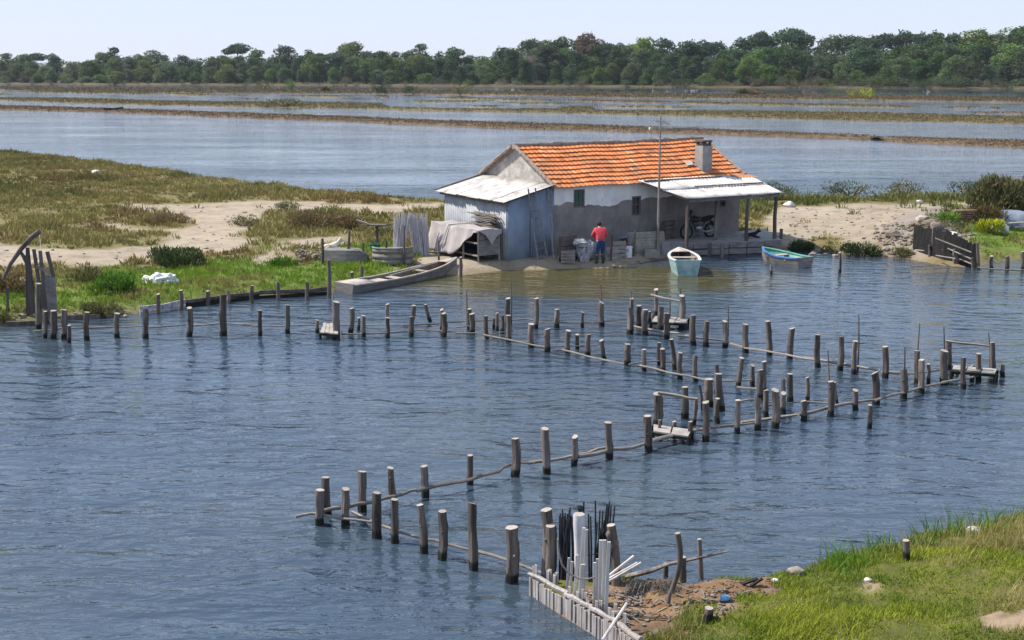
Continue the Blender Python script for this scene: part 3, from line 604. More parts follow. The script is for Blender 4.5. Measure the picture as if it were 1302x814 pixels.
def tree_proto(kind, seed, name='tree', tones=None, per=None):
    random.seed(seed); lob = lobes_for(kind)
    C = crown_pts(lob, per or (115 if kind != 'shrub' else 70)); tn = tones or TONE[kind]
    # each lobe is its own clump of older or younger foliage
    cl = fbm(C[:, 0] / 2.2 + 50, C[:, 2] / 2.2 + C[:, 1] / 3 + 50, seed); cols = lerp_cols(tn[0], tn[1], np.clip((cl - .25) * 2, 0, 1)) * rng.uniform(.7, 1.35, len(C))[:, None]
    C[:, 2] = np.maximum(C[:, 2], .1)
    root = bpy.data.objects.new(name, None)
    vs, idx, npr, cv = leaf_quads(C, rng.uniform(.28, .62, len(C)) * (1 if kind != 'shrub' else .6), cols, .15, .7)
    cr = raw_mesh('crown', vs, idx, npr, cv, M['leaf'], root)
    mb = MB()
    if kind == 'shrub':
        for k in range(4):
            a = random.uniform(0, 6.28); mb.tube([(0, 0, -.4), (math.cos(a) * .8, math.sin(a) * .8, 1.2), (math.cos(a) * 1.5, math.sin(a) * 1.5, 2.2)], [.1, .07, .03], 5)
    else:
        bend = random.uniform(-.5, .5); mb.tube([(0, 0, -.6), (bend * .4, 0, 3), (bend, .1, 6.5), (bend * .6, 0, 10.2)], [.32, .25, .17, .06], 7, jit=.1)
        for k in range(7):
            z = random.uniform(3, 9.5); a = random.uniform(0, 6.28); l = random.uniform(1.5, 3.2)
            mb.tube([(bend * z / 8, 0, z), (math.cos(a) * l * .5, math.sin(a) * l * .5, z + .6), (math.cos(a) * l, math.sin(a) * l, z + .9)], [.1, .07, .03], 5)
    mb.build('trunk', M['bark'], root)
    return root
kinds = {'pine': [tree_proto('pine', 100 + i, 'pine_tree') for i in range(4)], 'umbrella': [tree_proto('umbrella', 120 + i, 'umbrella_pine') for i in range(2)],
         'broad': [tree_proto('broad', 130 + i, 'broadleaf_tree') for i in range(4)], 'slim': [tree_proto('slim', 140 + i, 'slender_tree') for i in range(2)],
         'shrub': [tree_proto('shrub', 150 + i, 'shrub') for i in range(4)],
         'rust': [tree_proto('broad', 160, 'rusty_tree', ((.12, .065, .045), (.17, .1, .07)))], 'yellow': [tree_proto('broad', 161, 'yellowing_tree', ((.13, .18, .03), (.2, .26, .045)))],
         'greenshrub': [tree_proto('shrub', 165 + i, 'shrub', ((.05, .085, .03), (.1, .13, .045))) for i in range(2)],
         'thicket': [tree_proto('shrub', 170, 'thicket', ((.12, .088, .06), (.18, .135, .095)), 80)]}
used_proto = set()
def place_copy(root, loc, sc, rz, label, cat, group=None, sz=None):
    if root.name not in used_proto:
        used_proto.add(root.name); r = root; COL.objects.link(r)
    else:
        r = root.copy(); COL.objects.link(r)
        for ch in root.children:
            c = ch.copy(); COL.objects.link(c); c.parent = r
    r.location = loc; r.scale = (sc, sc, sz or sc); r.rotation_euler = (0, 0, rz)
    return tag(r, label, cat, group)
skyl = [(-150, 68), (0, 71), (40, 73), (80, 72), (150, 67), (210, 71), (260, 67), (300, 64), (340, 66), (400, 62), (440, 58), (500, 59), (560, 63), (620, 66), (650, 55), (700, 45), (730, 44), (800, 53), (860, 57), (900, 57), (950, 50), (1000, 52), (1030, 53), (1100, 49), (1160, 43), (1190, 45), (1240, 42), (1270, 39), (1302, 33), (1450, 34)]
LMK = [(0, 'the left picture edge'), (140, 'the small dark boat'), (305, 'the lone umbrella pine'), (350, 'the paired lagoon bushes'), (483, 'the small lagoon bush'), (585, 'the round lagoon bush'), (680, 'the leafless grey tree'), (748, 'the rust topped tree'),
       (820, 'the yellowing tree'), (894, 'the house chimney'), (1000, 'the tall umbrella pines'), (1095, 'the yellow lagoon bush'), (1228, 'the domed brown thicket'), (1302, 'the right picture edge')]
ORD = ['first', 'second', 'third', 'fourth', 'fifth', 'sixth', 'seventh', 'eighth', 'ninth', 'tenth', 'eleventh', 'twelfth', 'thirteenth', 'fourteenth', 'fifteenth', 'sixteenth']
rank_items = {}
def plan(rank, x, kind, top, dd): rank_items.setdefault(rank, []).append((x, kind, top, dd))
random.seed(5)
x = -60
while x < 1370:                                                    # skyline rank
    plan('skyline', x, random.choices(['pine', 'umbrella', 'broad', 'slim'], [6, .7, 3, 1])[0], interp(skyl, x) + random.uniform(-6, 11), random.uniform(60, 110)); x += random.uniform(14, 22)
x = -50
while x < 1360:
    s = interp(skyl, x); plan('middle rank', x, random.choices(['pine', 'broad', 'slim'], [5, 5, 1])[0], s + (110 - s) * random.uniform(.16, .42), random.uniform(28, 55)); x += random.uniform(14, 21)
x = -40
while x < 1350:
    s = interp(skyl, x); plan('front rank', x, random.choices(['pine', 'broad', 'slim'], [3, 6, 1])[0], s + (110 - s) * random.uniform(.38, .70), random.uniform(8, 24)); x += random.uniform(15, 24)
x = -30
while x < 1345:
    s = interp(skyl, x); plan('water edge', x, random.choices(['shrub', 'greenshrub'], [1, 1.6])[0], 110 - random.uniform(4, 11) - x / 300, random.uniform(.3, 5)); x += random.uniform(13, 24)
DESC = {'pine': 'dark irregular pine', 'umbrella': 'dark flat topped pine', 'broad': 'grey green bushy tree', 'slim': 'slender upright tree', 'shrub': 'dry brown shrub', 'greenshrub': 'low olive green shrub'}
for rank, items in rank_items.items():
    items.sort(); cnt = {}
    order = sorted(items, key=lambda q: min(abs(q[0] - l[0]) for l in LMK))
    lab = {}
    for it in order:
        xx = min(1300, max(2, it[0])); l = min(LMK, key=lambda q: abs(q[0] - xx)); side = 'left' if xx < l[0] else 'right'
        k = cnt.get((l[0], side), 0); cnt[(l[0], side)] = k + 1; lab[it] = f"{DESC[it[1]]} on the {rank} of the far wood, {ORD[k]} {side} of {l[1]}".replace('on the water edge of the far wood', 'at the wood edge').replace('on the middle rank', 'in the middle rank').replace('on the front rank', 'in the front rank').replace(' of the far wood', '')
    for it in items:
        xx, kind, top, dd = it
        B = W(xx, interp(edge, xx), 0); p = B + V((B.x, B.y, 0)).normalized() * dd
        h = CAMH + (90 - top) / 1534 * p.y; h = max(h, 1.6); ref = 12.0 if kind not in ('shrub', 'greenshrub') else 3.8
        if kind == 'umbrella': ref = 11.6
        if kind == 'slim': ref = 12.4
        s = h / ref; zz = 1.0 if dd > 20 else .6
        wid = s if kind in ('shrub', 'greenshrub') else max(s, .8)
        p.z = zz - .4
        lbl = lab[it]
        place_copy(random.choice(kinds[kind]), p, wid * random.uniform(1.0, 1.4), random.uniform(0, 6.28), lbl, 'shrub' if 'shrub' in kind else 'tree', 'trees of the far wood' if 'shrub' not in kind else 'shrubs at the far wood edge', sz=s)
def special(kind, px, top, dd, label, cat='tree', wid=None):
    B = W(px, interp(edge, px), 0); p = B + V((B.x, B.y, 0)).normalized() * dd; p.z = .6
    h = CAMH + (90 - top) / 1534 * p.y; ref = {'umbrella': 11.6, 'thicket': 3.8}.get(kind, 12.0); s = h / ref
    return place_copy(kinds[kind][0], p, wid or s, random.uniform(0, 6), label, cat, sz=s)
special('umbrella', 305, 57, 45, 'lone umbrella pine standing clear above the left half of the far wood')
special('umbrella', 1003, 38, 70, 'tallest umbrella pine with a broken crown on the skyline right of the chimney')
special('umbrella', 964, 42, 75, 'round headed umbrella pine on the skyline just left of the tallest one', wid=1.5)
special('rust', 748, 43, 60, 'rust coloured treetop showing on the skyline above the house roof')
special('yellow', 820, 51, 62, 'yellow green treetop on the skyline between rust topped tree and chimney')
special('thicket', 1228, 65, 20, 'domed brown thicket bulging from the dark wood near the right edge', 'thicket', wid=3.0)
# the depth of the wood behind the trees one can tell apart
n = 42000; xx = rng.uniform(-120, 1430, n); sk = np.interp(xx, [q[0] for q in skyl], [q[1] for q in skyl]); ed = np.interp(xx, [q[0] for q in edge], [q[1] for q in edge])
dd_ = rng.uniform(115, 190, n); Bx = np.array([tuple(W(a_, b_, 0))[:2] for a_, b_ in zip(xx, ed)]); rr = np.linalg.norm(Bx, axis=1, keepdims=True); P3 = Bx / rr * (rr + dd_[:, None])
hmax = CAMH + (90 - sk - 4 - 9 * fbm(xx / 14, dd_ / 40, 401)) / 1534 * P3[:, 1]; zt = hmax * rng.uniform(0, 1, n) ** .6; ci = fbm(xx / 9, zt / 4, 403)
vs_, id_, np_, cv_ = leaf_quads(np.column_stack([P3, np.maximum(zt, .5)]), rng.uniform(.7, 1.5, n), lerp_cols((.035, .07, .033), (.085, .13, .05), np.clip((ci - .25) * 2, 0, 1)) * rng.uniform(.7, 1.3, n)[:, None], .1, .7)
tag(raw_mesh('deep_wood', vs_, id_, np_, cv_, M['leaf']), 'dark green depth of the wood behind the nearer trees across the lagoon', 'wood', kind='stuff')
# leafless tree
B = W(682, interp(edge, 682), 0); p = B + V((B.x, B.y, 0)).normalized() * 12; p.z = .5
t_ = empty('leafless_tree', p, 'leafless pinkish grey tree standing in the front of the far wood', 'tree')
tips = []
mbt = MB(); mbc = MB()
def grow(q, d, l, r, lev):
    e = q + d * l; (mbt if lev == 0 else mbc).tube([q, (q + e) / 2 + V((random.uniform(-.1, .1), 0, random.uniform(-.1, .1))) * l, e], [r, r * .8, r * .6], 5)
    if lev > 3: tips.append(e); return
    for k in range(4):
        a = random.uniform(0, 6.28); nd = (d + V((math.cos(a), math.sin(a), random.uniform(-.1, .5))) * .75).normalized(); grow(e, nd, l * .72, r * .6, lev + 1)
grow(p.copy(), V((0, 0, 1)), 5.2, .3, 0)
M['twig'] = matte('pinkish grey twigs', [(.3, (.15, .115, .10)), (.7, (.24, .19, .165))], 2, bump=0)
mbt.build('trunk', M['twig'], t_); mbc.build('crown', M['twig'], t_)
tw = np.repeat(np.array([tuple(q) for q in tips]), 5, 0) + rng.normal(size=(len(tips) * 5, 3)) * .7
vs_, id_, np_, cv_ = leaf_quads(tw - np.array(p), .55, np.tile([[.19, .15, .13]], (len(tw), 1)) * rng.uniform(.7, 1.3, len(tw))[:, None], 0, .3)
raw_mesh('twigs', vs_, id_, np_, cv_, M['leaf'], t_)
# bushes on the lagoon banks and island -------------------------------------------------
def bush(base, rx, ry, rz, n, tones, label, leaf=.12, cat='bush', name='bush', group=None, lobes=9, stems=True):
    base = V(base); r = empty(name, base, label, cat, group); L = [(0, 0, rz * .5, rx * .6, ry * .6, rz * .55)]
    for i in range(lobes):
        a = random.uniform(0, 6.28); q = random.uniform(.35, .78); k = random.uniform(.28, .48); L.append((math.cos(a) * q * rx, math.sin(a) * q * ry, rz * random.uniform(.25, .85) * (1.1 - .5 * q), rx * k, ry * k, rz * k))
    sh = [l[3] * l[4] * l[5] for l in L]; C = []
    for l, s in zip(L, sh):
        m = max(12, int(n * s ** .67 / sum(q ** .67 for q in sh))); u = unit(m); rd = rng.uniform(.25, 1.12, m) ** (1 / 3); C.append(u * rd[:, None] * np.array(l[3:]) + np.array(l[:3]))
    C = np.concatenate(C); C[:, 2] = np.abs(C[:, 2]) + .02
    cl = fbm(C[:, 0] / rx * 2 + 9, (C[:, 2] + C[:, 1]) / rz * 1.5 + 9, random.randint(0, 99)); cols = lerp_cols(tones[0], tones[1], np.clip((cl - .2) * 1.8, 0, 1)) * rng.uniform(.7, 1.35, len(C))[:, None]
    D = C * np.array([.6, .6, .4]); D[:, 2] += rz * .7; D /= np.linalg.norm(D, axis=1, keepdims=True); D += rng.normal(size=D.shape) * .35; D /= np.linalg.norm(D, axis=1, keepdims=True)
    vs, idx, npr, cv = blades(C, D, rng.uniform(.7, 1.6, len(C)) * leaf, np.full(len(C), leaf * .38), cols, rng.normal(size=C.shape) * .3)
    raw_mesh('foliage', vs, idx, npr, cv, M['scrub'], r)
    if stems:
        mb = MB()
        for k in range(6):
            a = random.uniform(0, 6.28); mb.tube([base, base + V((math.cos(a) * rx * .4, math.sin(a) * ry * .4, rz * .45)), base + V((math.cos(a) * rx * .7, math.sin(a) * ry * .7, rz * .75))], [rx * .04, rx * .03, rx * .012], 5)
        mb.build('stem', M['bark'], r)
    return r
OLV = ((.09, .1, .035), (.16, .15, .055)); DKG = ((.035, .06, .022), (.075, .1, .035)); BRN = ((.13, .085, .045), (.19, .14, .065)); BRG = ((.06, .15, .015), (.13, .23, .03)); YEL = ((.22, .27, .02), (.4, .4, .03))
for px, py, w, h, tn, lb in ((335, 115, 8, 6.5, OLV, 'rounder left one of two olive bushes on the far lagoon bank'), (369, 112.5, 6, 4.6, BRG, 'brighter green right one of two bushes on the far lagoon bank'),
                             (483, 119, 5, 4.0, DKG, 'small dark bush on the far lagoon bank left of the house'), (525, 119, 8, 4.2, DKG, 'twiggy dark green bush on the far lagoon bank behind the spit'), (585, 120, 9, 5.0, OLV, 'round olive bush on the far lagoon bank above the gable'),
                             (1095, 124.5, 9, 4.6, YEL, 'yellow green bush on the far lagoon bank right of the house'), (945, 121, 4, 2.6, DKG, 'small dark bush on the far lagoon bank behind the chimney'), (958, 122, 4, 2.2, BRN, 'small brown bush beside the dark one behind the chimney'),
                             (360, 134, 11, 2.3, OLV, 'wide low olive bush on the middle lagoon bank left of the house'), (415, 117, 3.5, 3, DKG, 'tiny dark bush on the far lagoon bank, right of the two olive bushes')):
    b = W(px, py, .3); b.z = .2; bush(b, w / 2, w / 2, h * .6, 420, tn, lb, .55)
# ------------------------------------------------------------------ HOUSE
hs = empty('cottage', A, 'low fisherman cottage with orange tiled roof and grey walls by the water', 'house')
AX = (DL, DG, UZ)
def fw(px, py):
    q = on_plane(px, py, A, DG) - A; return q.dot(DL), q.z
wins = []
for (x0, y0, x1, y1) in ((729.5, 241, 743.5, 264), (803.5, 249.5, 815, 274), (915, 253, 923, 263.5)):
    u0, wt = fw(x0, y0); u1, wb = fw(x1, y1); wt2 = fw((x0 + x1) / 2, y0)[1]; wb2 = fw((x0 + x1) / 2, y1)[1]; wins.append((u0, u1, wb2, wt2))
mb = MB(); TH = .28
us = sorted({0, HL, *[q for w_ in wins for q in w_[:2]]})
for a, b in zip(us[:-1], us[1:]):
    inner = [w_ for w_ in wins if w_[0] <= a + 1e-6 and w_[1] >= b - 1e-6]
    zs = [(-.4, HE)] if not inner else [(-.4, inner[0][2]), (inner[0][3], HE)]
    for z0, z1 in zs: mb.box(H((a + b) / 2, TH / 2, (z0 + z1) / 2), (b - a, TH, z1 - z0), AX)
front = mb.build('front_wall', M['frontwall'], hs, smooth=False); front['label'] = 'front wall in dark grey render with old whitewash under the eave'
for i, (u0, u1, w0, w1) in enumerate(wins):
    mf = MB(); t = .07
    for c, s in ((((u0 + u1) / 2, w1 - t / 2), (u1 - u0 - .01, t)), (((u0 + u1) / 2, w0 + t / 2), (u1 - u0 - .01, t)), ((u0 + t / 2 + .005, (w0 + w1) / 2), (t, w1 - w0 - 2 * t)), ((u1 - t / 2 - .005, (w0 + w1) / 2), (t, w1 - w0 - 2 * t))):
        mf.box(H(c[0], .07, c[1]), (s[0], .09, s[1]), AX)
    wn = mf.build('window', M['frame'], hs, smooth=False)
    ms = MB(); um = (u0 + u1) / 2
    if i == 0:
        for q0, q1 in ((u0 + t, um - .01), (um + .01, u1 - t)):
            ms.box(H((q0 + q1) / 2, .08, (w0 + w1) / 2), (q1 - q0 - .01, .04, w1 - w0 - 2 * t - .01), AX)
            for k in range(6): ms.box(H((q0 + q1) / 2, .055, w0 + t + .06 + k * (w1 - w0 - 2 * t) / 6.4), (q1 - q0 - .05, .02, .035), AX)
        ms.build('shutter', M['green'], wn, smooth=False)
    else:
        ms.box(H(um, .12, (w0 + w1) / 2), (u1 - u0 - 2 * t, .01, w1 - w0 - 2 * t), AX); ms.build('pane', M['glass'], wn, smooth=False)
        mm = MB(); mm.box(H(um, .1, (w0 + w1) / 2), (.035, .03, w1 - w0 - 2 * t), AX); mm.box(H(um, .1, (w0 + w1) / 2 + .05), (u1 - u0 - 2 * t, .025, .03), AX); mm.build('glazing_bar', M['frame'], wn, smooth=False)
def gable_wall(u0, u1, name):
    mb = MB(); prof = [(TH, -.4), (HD - .02, -.4), (HD - .02, HE), (HD / 2, HE + HR - .04), (TH, HE + (TH / (HD / 2)) * HR - .04), (TH, HE)]
    n = len(prof); mb.add([H(u0, v, w) for v, w in prof] + [H(u1, v, w) for v, w in prof], [tuple(range(n))[::-1], tuple(range(n, 2 * n))] + [(i, (i + 1) % n, n + (i + 1) % n, n + i) for i in range(n)])
    return mb.build(name, M['gable'], hs, smooth=False)
gable_wall(.003, .28, 'gable_wall'); gable_wall(HL - .28, HL - .003, 'gable_wall')
mb = MB(); mb.box(H(HL / 2, HD - TH / 2, HE / 2 - .2), (HL - .6, TH, HE + .38), AX); mb.build('back_wall', M['gable'], hs, smooth=False)
# tiled roof: courses of wavy pantiles, each tile with its own tone
def tiled(side):
    mb = MB(); mb.col = []
    slope = math.hypot(HD / 2, HR); OH = .2; ncr = 10; crl = (slope + OH) / ncr; u0, u1 = -.16, HL + .1; tw = .235; nt_ = int((u1 - u0) / tw); st = 4
    def S(u, s, lift):    # s metres from the ridge down
        k = s / slope; v = HD / 2 - k * HD / 2 if side == 0 else HD / 2 + k * HD / 2
        nv = V((0, 0, 1)) * (HD / 2) / slope + (DG * (-1 if side == 0 else 1)) * HR / slope
        sag = -.035 * math.sin(math.pi * (u - u0) / (u1 - u0)) + .015 * math.sin(u * 2.1 + s)
        return H(u, v, HE + HR * (1 - k) + sag) + nv * (lift + .06)
    for c in range(ncr):
        s0, s1 = c * crl, (c + 1) * crl + .03
        for i in range(nt_):
            ua = u0 + (u1 - u0) * i / nt_; ub = u0 + (u1 - u0) * (i + 1) / nt_
            jit = random.uniform(-.012, .012); dl_ = random.uniform(-.006, .01)
            g = random.random(); base = V((.68, .205, .058)).lerp(V((.54, .145, .042)), g)
            if random.random() < .09: base = V((.62, .30, .14))
            if random.random() < .07: base = V((.30, .085, .035))
            top, bot, low = [], [], []
            for k in range(st + 1):
                t = k / st; u = ua + (ub - ua) * t; wv = .032 * math.sin(math.pi * t) ** 1.2
                top.append(S(u, s0, wv * .8 - .012)); bot.append(S(u, s1 + jit, wv + .042 + dl_)); low.append(S(u, s1 + jit, wv + .008 + dl_))
            b = len(mb.v)
            mb.v += [tuple(q) for q in top + bot + low]; n = st + 1
            for k in range(st):
                mb.f.append((b + k, b + k + 1, b + n + k + 1, b + n + k)); mb.m.append(0)
                mb.f.append((b + n + k, b + n + k + 1, b + 2 * n + k + 1, b + 2 * n + k)); mb.m.append(0)
            mb.col += [(*base, 1)] * (3 * n)
    return mb, S
tm, S0 = tiled(0); tb, S1 = tiled(1)
n0 = len(tm.v); tm.v += tb.v; tm.f += [tuple(i + n0 for i in f) for f in tb.f]; tm.m += tb.m; tm.col += tb.col
roof = tm.build('roof', M['tile'], hs, ang=50); roof['label'] = 'orange clay tiled roof in ragged courses'
mb = MB()      # underboards so that no light leaks
for S in (S0, S1): mb.add([S(-.13, 0.02, -.06), S(HL + .07, 0.02, -.06), S(HL + .07, 3.19, -.06), S(-.13, 3.19, -.06)], [(0, 1, 2, 3)])
mb.build('roof_boards', M['board'], roof, smooth=False, thick=.03)
mb = MB()
for i in range(26):
    u = -.18 + i * (HL + .3) / 26; L_ = (HL + .3) / 26 + .05; c0 = H(u, HD / 2, HE + HR + .05 - .03 * math.sin(math.pi * u / HL) + random.uniform(-.012, .012)); c1 = c0 + DL * L_
    mb.tube([c0, c1], [.135, .115], 10, jit=.04)
mb.build('ridge_cap', M['mortar'], roof)
for uu in (-.17, HL + .11):
    for S in (S0, S1):
        mb = MB()
        for k in range(11):
            s = .1 + k * .29; mb.tube([S(uu, s, .05), S(uu, s + .31, .035)], [.075, .09], 8, jit=.08)
        mb.build('verge_cap', M['mortar'], roof)
# chimney
cu, _ = fw(895, 215)
cp = on_plane(900, 220, H(0, 0, HE + .06), (UZ * (HD / 2) - DG * HR).normalized()); cu = (cp - A).dot(DL); cv_ = (cp - A).dot(DG); cw = (cp - A).z
mb = MB(); htop = 1.2
mb.box(H(cu, cv_ + .32, cw + htop / 2 - .2), (.57, .52, htop + .4), AX); ch = mb.build('chimney', M['concrete'], roof, smooth=False)
mb = MB(); mb.box(H(cu, cv_ + .32, cw + htop + .045), (.5, .44, .09), AX)
for a_ in (-1, 1):
    for b_ in (-1, 1): mb.box(H(cu + a_ * .2, cv_ + .32 + b_ * .17, cw + htop + .13), (.1, .1, .1), AX)
mb.box(H(cu - .02, cv_ + .32, cw + htop + .215), (.6, .52, .07), AX); mb.build('chimney_cap', M['soot'], roof, smooth=False)
mb = MB(); mb.add([S0(cu - .75, 2.05, .09), S0(cu - .38, 2.0, .12), S0(cu - .4, 2.3, .1), S0(cu - .8, 2.32, .09)], [(0, 1, 2, 3)]); mb.build('lead_patch', M['tinroof'], roof, thick=.015, smooth=False)
# porch -----------------------------------------------------------
pb = [W(873, 312, .55), W(910, 305, .55), W(949.5, 306.2, .55), W(985, 303.5, .55)]
pt = [at_depth(875, 254, pb[0].y), at_depth(910.5, 252, pb[1].y), at_depth(949.5, 249, pb[2].y), at_depth(984.7, 246.5, pb[3].y)]
porch = empty('porch', H(7, -.2, .05), 'open lean-to porch of white corrugated sheets on timber posts beside the cottage', 'porch')
for i, (b, t) in enumerate(zip(pb, pt)):
    b2 = b.copy(); b2.z = -.8 if i == 2 else .3
    mb = MB(); mb.tube([b2, b.lerp(t, .5) + V((random.uniform(-.02, .02), 0, 0)), V((b.x, b.y, t.z))], [.085, .08, .07], 8, jit=.06); mb.build('porch_post', M['landpost'], porch)
hu0 = (on_plane(813, 231, H(0, -.22, 0), DG) - A).dot(DL); hu1 = (on_plane(950, 229, H(0, -.22, 0), DG) - A).dot(DL)
hw = 2.92
lo0 = V((pb[0].x, pb[0].y, pt[0].z)) + V((-.02, -.12, .06)); lo1 = V((pb[3].x, pb[3].y, pt[3].z)) + V((.22, -.1, .06))
def sheet_grid(a0, a1, b0, b1, n, amp, sag=0.0, k=4):
    """corrugated sheet: high edge a0-a1, low edge b0-b1, n waves"""
    rows = []
    for i in range(n * 4 + 1):
        t = i / (n * 4); p0 = V(a0).lerp(V(a1), t); p1 = V(b0).lerp(V(b1), t); r = []
        for j in range(k + 1):
            s = j / k; q = p0.lerp(p1, s); q.z += amp * math.sin(i * math.pi / 2) - sag * math.sin(math.pi * s); r.append(q)
        rows.append(r)
    return rows
HA, HB = H(hu0, -.2, hw), H(hu1, -.2, hw - .05)
for j in range(2):
    s0, s1 = (0, .56) if j == 0 else (.50, 1)
    cuts = [0, .23, .52, .78, 1] if j == 0 else [0, .32, .6, 1]
    for i in range(len(cuts) - 1):
        a, b = cuts[i] - .008, cuts[i + 1] + .008; dz = V((0, 0, .025 * (1 - j) + random.uniform(-.01, .02) + .012 * (i % 2)))
        e0 = HA.lerp(HB, a), HA.lerp(HB, b); f0 = lo0.lerp(lo1, a), lo0.lerp(lo1, b); ex = random.uniform(-.03, .04) if j else 0
        mb = MB(); mb.grid(sheet_grid(e0[0].lerp(f0[0], s0) + dz, e0[1].lerp(f0[1], s0) + dz, e0[0].lerp(f0[0], s1 + ex) + dz, e0[1].lerp(f0[1], s1 + ex) + dz, max(4, int((b - a) * 36)), .022))
        o = mb.build('roof_sheet', M['tinroof'], porch, ang=80, thick=.008)
mb = MB(); mb.bar(lo0 + V((.0, .12, -.12)), lo1 + V((-.1, .1, -.12)), .09, .12)
mb.build('eave_beam', M['board'], porch, smooth=False)
mb = MB()
for t in (0.02, .35, .66, .97): mb.bar(HA.lerp(HB, t) + V((0, 0, -.1)), lo0.lerp(lo1, t) + V((0, .08, -.08)), .07, .09)
mb.build('rafter', M['board'], porch, smooth=False)
mb = MB(); mb.bar(HA.lerp(lo0, .5).lerp(HB.lerp(lo1, .5), .3) + V((0, 0, .055)), HA.lerp(lo0, .5).lerp(HB.lerp(lo1, .5), .98) + V((0, 0, .055)), .09, .05)
mb.bar(HA.lerp(lo0, .1) + V((0, 0, .07)), HA.lerp(HB, .72).lerp(lo0.lerp(lo1, .72), .08) + V((0, 0, .07)), .1, .06)
mb.build('batten', M['darkpost'], porch, smooth=False)
mb = MB(); mb.add([H(hu1 - 1.2, -.24, 2.97), H(hu1 + .1, -.24, 2.9), H(hu1 + .25, -.7, 2.8), H(hu1 - .95, -.62, 2.83)], [(0, 1, 2, 3)]); mb.build('rust_patch', M['rust'], porch, smooth=False, thick=.012)
# deck -------------------------------------------------------------
d0, d1 = W(858, 310, .55), W(994, 305.2, .55); d2, d3 = H(HL + 1.6, -.03, 0), H(4.9, -.03, 0)
dk = empty('landing_stage', (d0 + d1) / 2, 'grey landing stage with a boarded front under the porch roof', 'landing stage')
def zz(p, z): return V((p.x, p.y, z))
mb = MB(); tp = [zz(q, .55) for q in (d0, d1, d2, d3)]; bt = [zz(q, .40) for q in (d0, d1, d2, d3)]
mb.add(tp + bt, [(0, 1, 2, 3), (7, 6, 5, 4), (0, 4, 5, 1), (1, 5, 6, 2), (2, 6, 7, 3), (3, 7, 4, 0)])
mb.build('deck', M['concrete'], dk, smooth=False)
mb = MB(); fd = (d1 - d0); nrm = V((fd.y, -fd.x, 0)).normalized()
for k in range(2):
    for i in range(6):
        a, b = d0.lerp(d1, i / 6 + .004), d0.lerp(d1, (i + 1) / 6 - .004); o_ = nrm * (.03 + .012 * random.random()); zc = .42 - k * .27 + random.uniform(-.02, .02)
        mb.bar(zz(a, zc) + o_, zz(b, zc + random.uniform(-.02, .02)) + o_, .035, .235)
mb.build('front_boarding', M['board'], dk, smooth=False)
for px, y0, y1 in ((902, 309, 327), (917.5, 310, 327.5), (937, 308, 319), (973, 303, 315), (992.5, 291, 312), (866, 312, 322)):
    b = W(px, y1, 0); mb = MB(); tpz = at_depth(px, y0, b.y).z; mb.tube([zz(b, -.8), zz(b, tpz)], [.08, .075], 8, jit=.06); mb.build('pile', M['landpost'], dk)
mb = MB(); q = W(855, 322, .15); mb.box(q + V((0, .5, .1)), (.95, 1.1, .75)); mb.build('concrete_block', M['concrete'], dk, smooth=False)
# ------------------------------------------------------------------ SHED
SW = 2.3; sh = empty('lean_to_shed', H(-SW, 0, 0), 'corrugated lean-to shed with white sheet roof against the cottage gable', 'shed')
SD = HD * .9; zlo, zhi = 2.36, 2.92
def corr_wall(p0, p1, z0, z1a, z1b, n, amp, nv):
    rows = []
    for i in range(n * 4 + 1):
        t = i / (n * 4); q = p0.lerp(p1, t) + nv * (amp * math.sin(i * math.pi / 2)); rows.append([zz(q, z0), zz(q, (z0 + z1a) / 2), zz(q, z1a + (z1b - z1a) * t)])
    return rows
z_ = A.z
mb = MB(); mb.grid(corr_wall(H(-SW, .03, 0), H(-SW, SD, 0), z_ - .3, z_ + zlo, z_ + zlo, 26, .028, -DL)); mb.build('side_wall', M['tinwall'], sh, ang=80, thick=.01)
mb = MB(); mb.grid(corr_wall(H(-SW, 0, 0), H(-SW + 1.15, 0, 0), z_ - .3, z_ + zlo, z_ + (zlo + zhi) / 2, 3, .008, -DG)); mb.build('front_sheet', M['bluesheet'], sh, ang=80, thick=.01)
mb = MB(); mb.grid(corr_wall(H(-SW + 1.12, -.03, 0), H(-.03, -.03, 0), z_ - .3, z_ + (zlo + zhi) / 2, z_ + zhi, 7, .022, -DG)); mb.build('front_sheet', M['bluesheet'], sh, ang=80, thick=.01)
mb = MB(); mb.grid(corr_wall(H(-SW, SD, 0), H(-.03, SD, 0), z_ - .3, z_ + zlo, z_ + zhi, 12, .02, DG)); mb.build('back_sheet', M['tinwall'], sh, ang=80, thick=.01)
for i in range(6):
    v0, v1 = -.18 + (SD + .55) * i / 6 - .02, -.18 + (SD + .55) * (i + 1) / 6 + .02; dz = .012 * (i % 2) + random.uniform(0, .012); ex = random.uniform(-.06, .06)
    mb = MB(); mb.grid(sheet_grid(H(-.02, v0, zhi + .07 + dz), H(-.02, v1, zhi + .07 + dz), H(-SW - .28 + ex, v0, zlo + .03 + dz), H(-SW - .28 + ex, v1, zlo + .03 + dz), 8, .02))
    mb.build('roof_sheet', M['tinroof'], sh, ang=80, thick=.008)
mb = MB(); mb.bar(H(-.1, SD + .35, zhi + .12), H(-SW - .3, SD + .35, zlo + .08), .1, .08); mb.bar(H(-SW - .1, -.1, zlo - .05), H(-SW - .1, SD + .2, zlo - .05), .06, .08); mb.build('edge_board', M['darkpost'], sh, smooth=False)
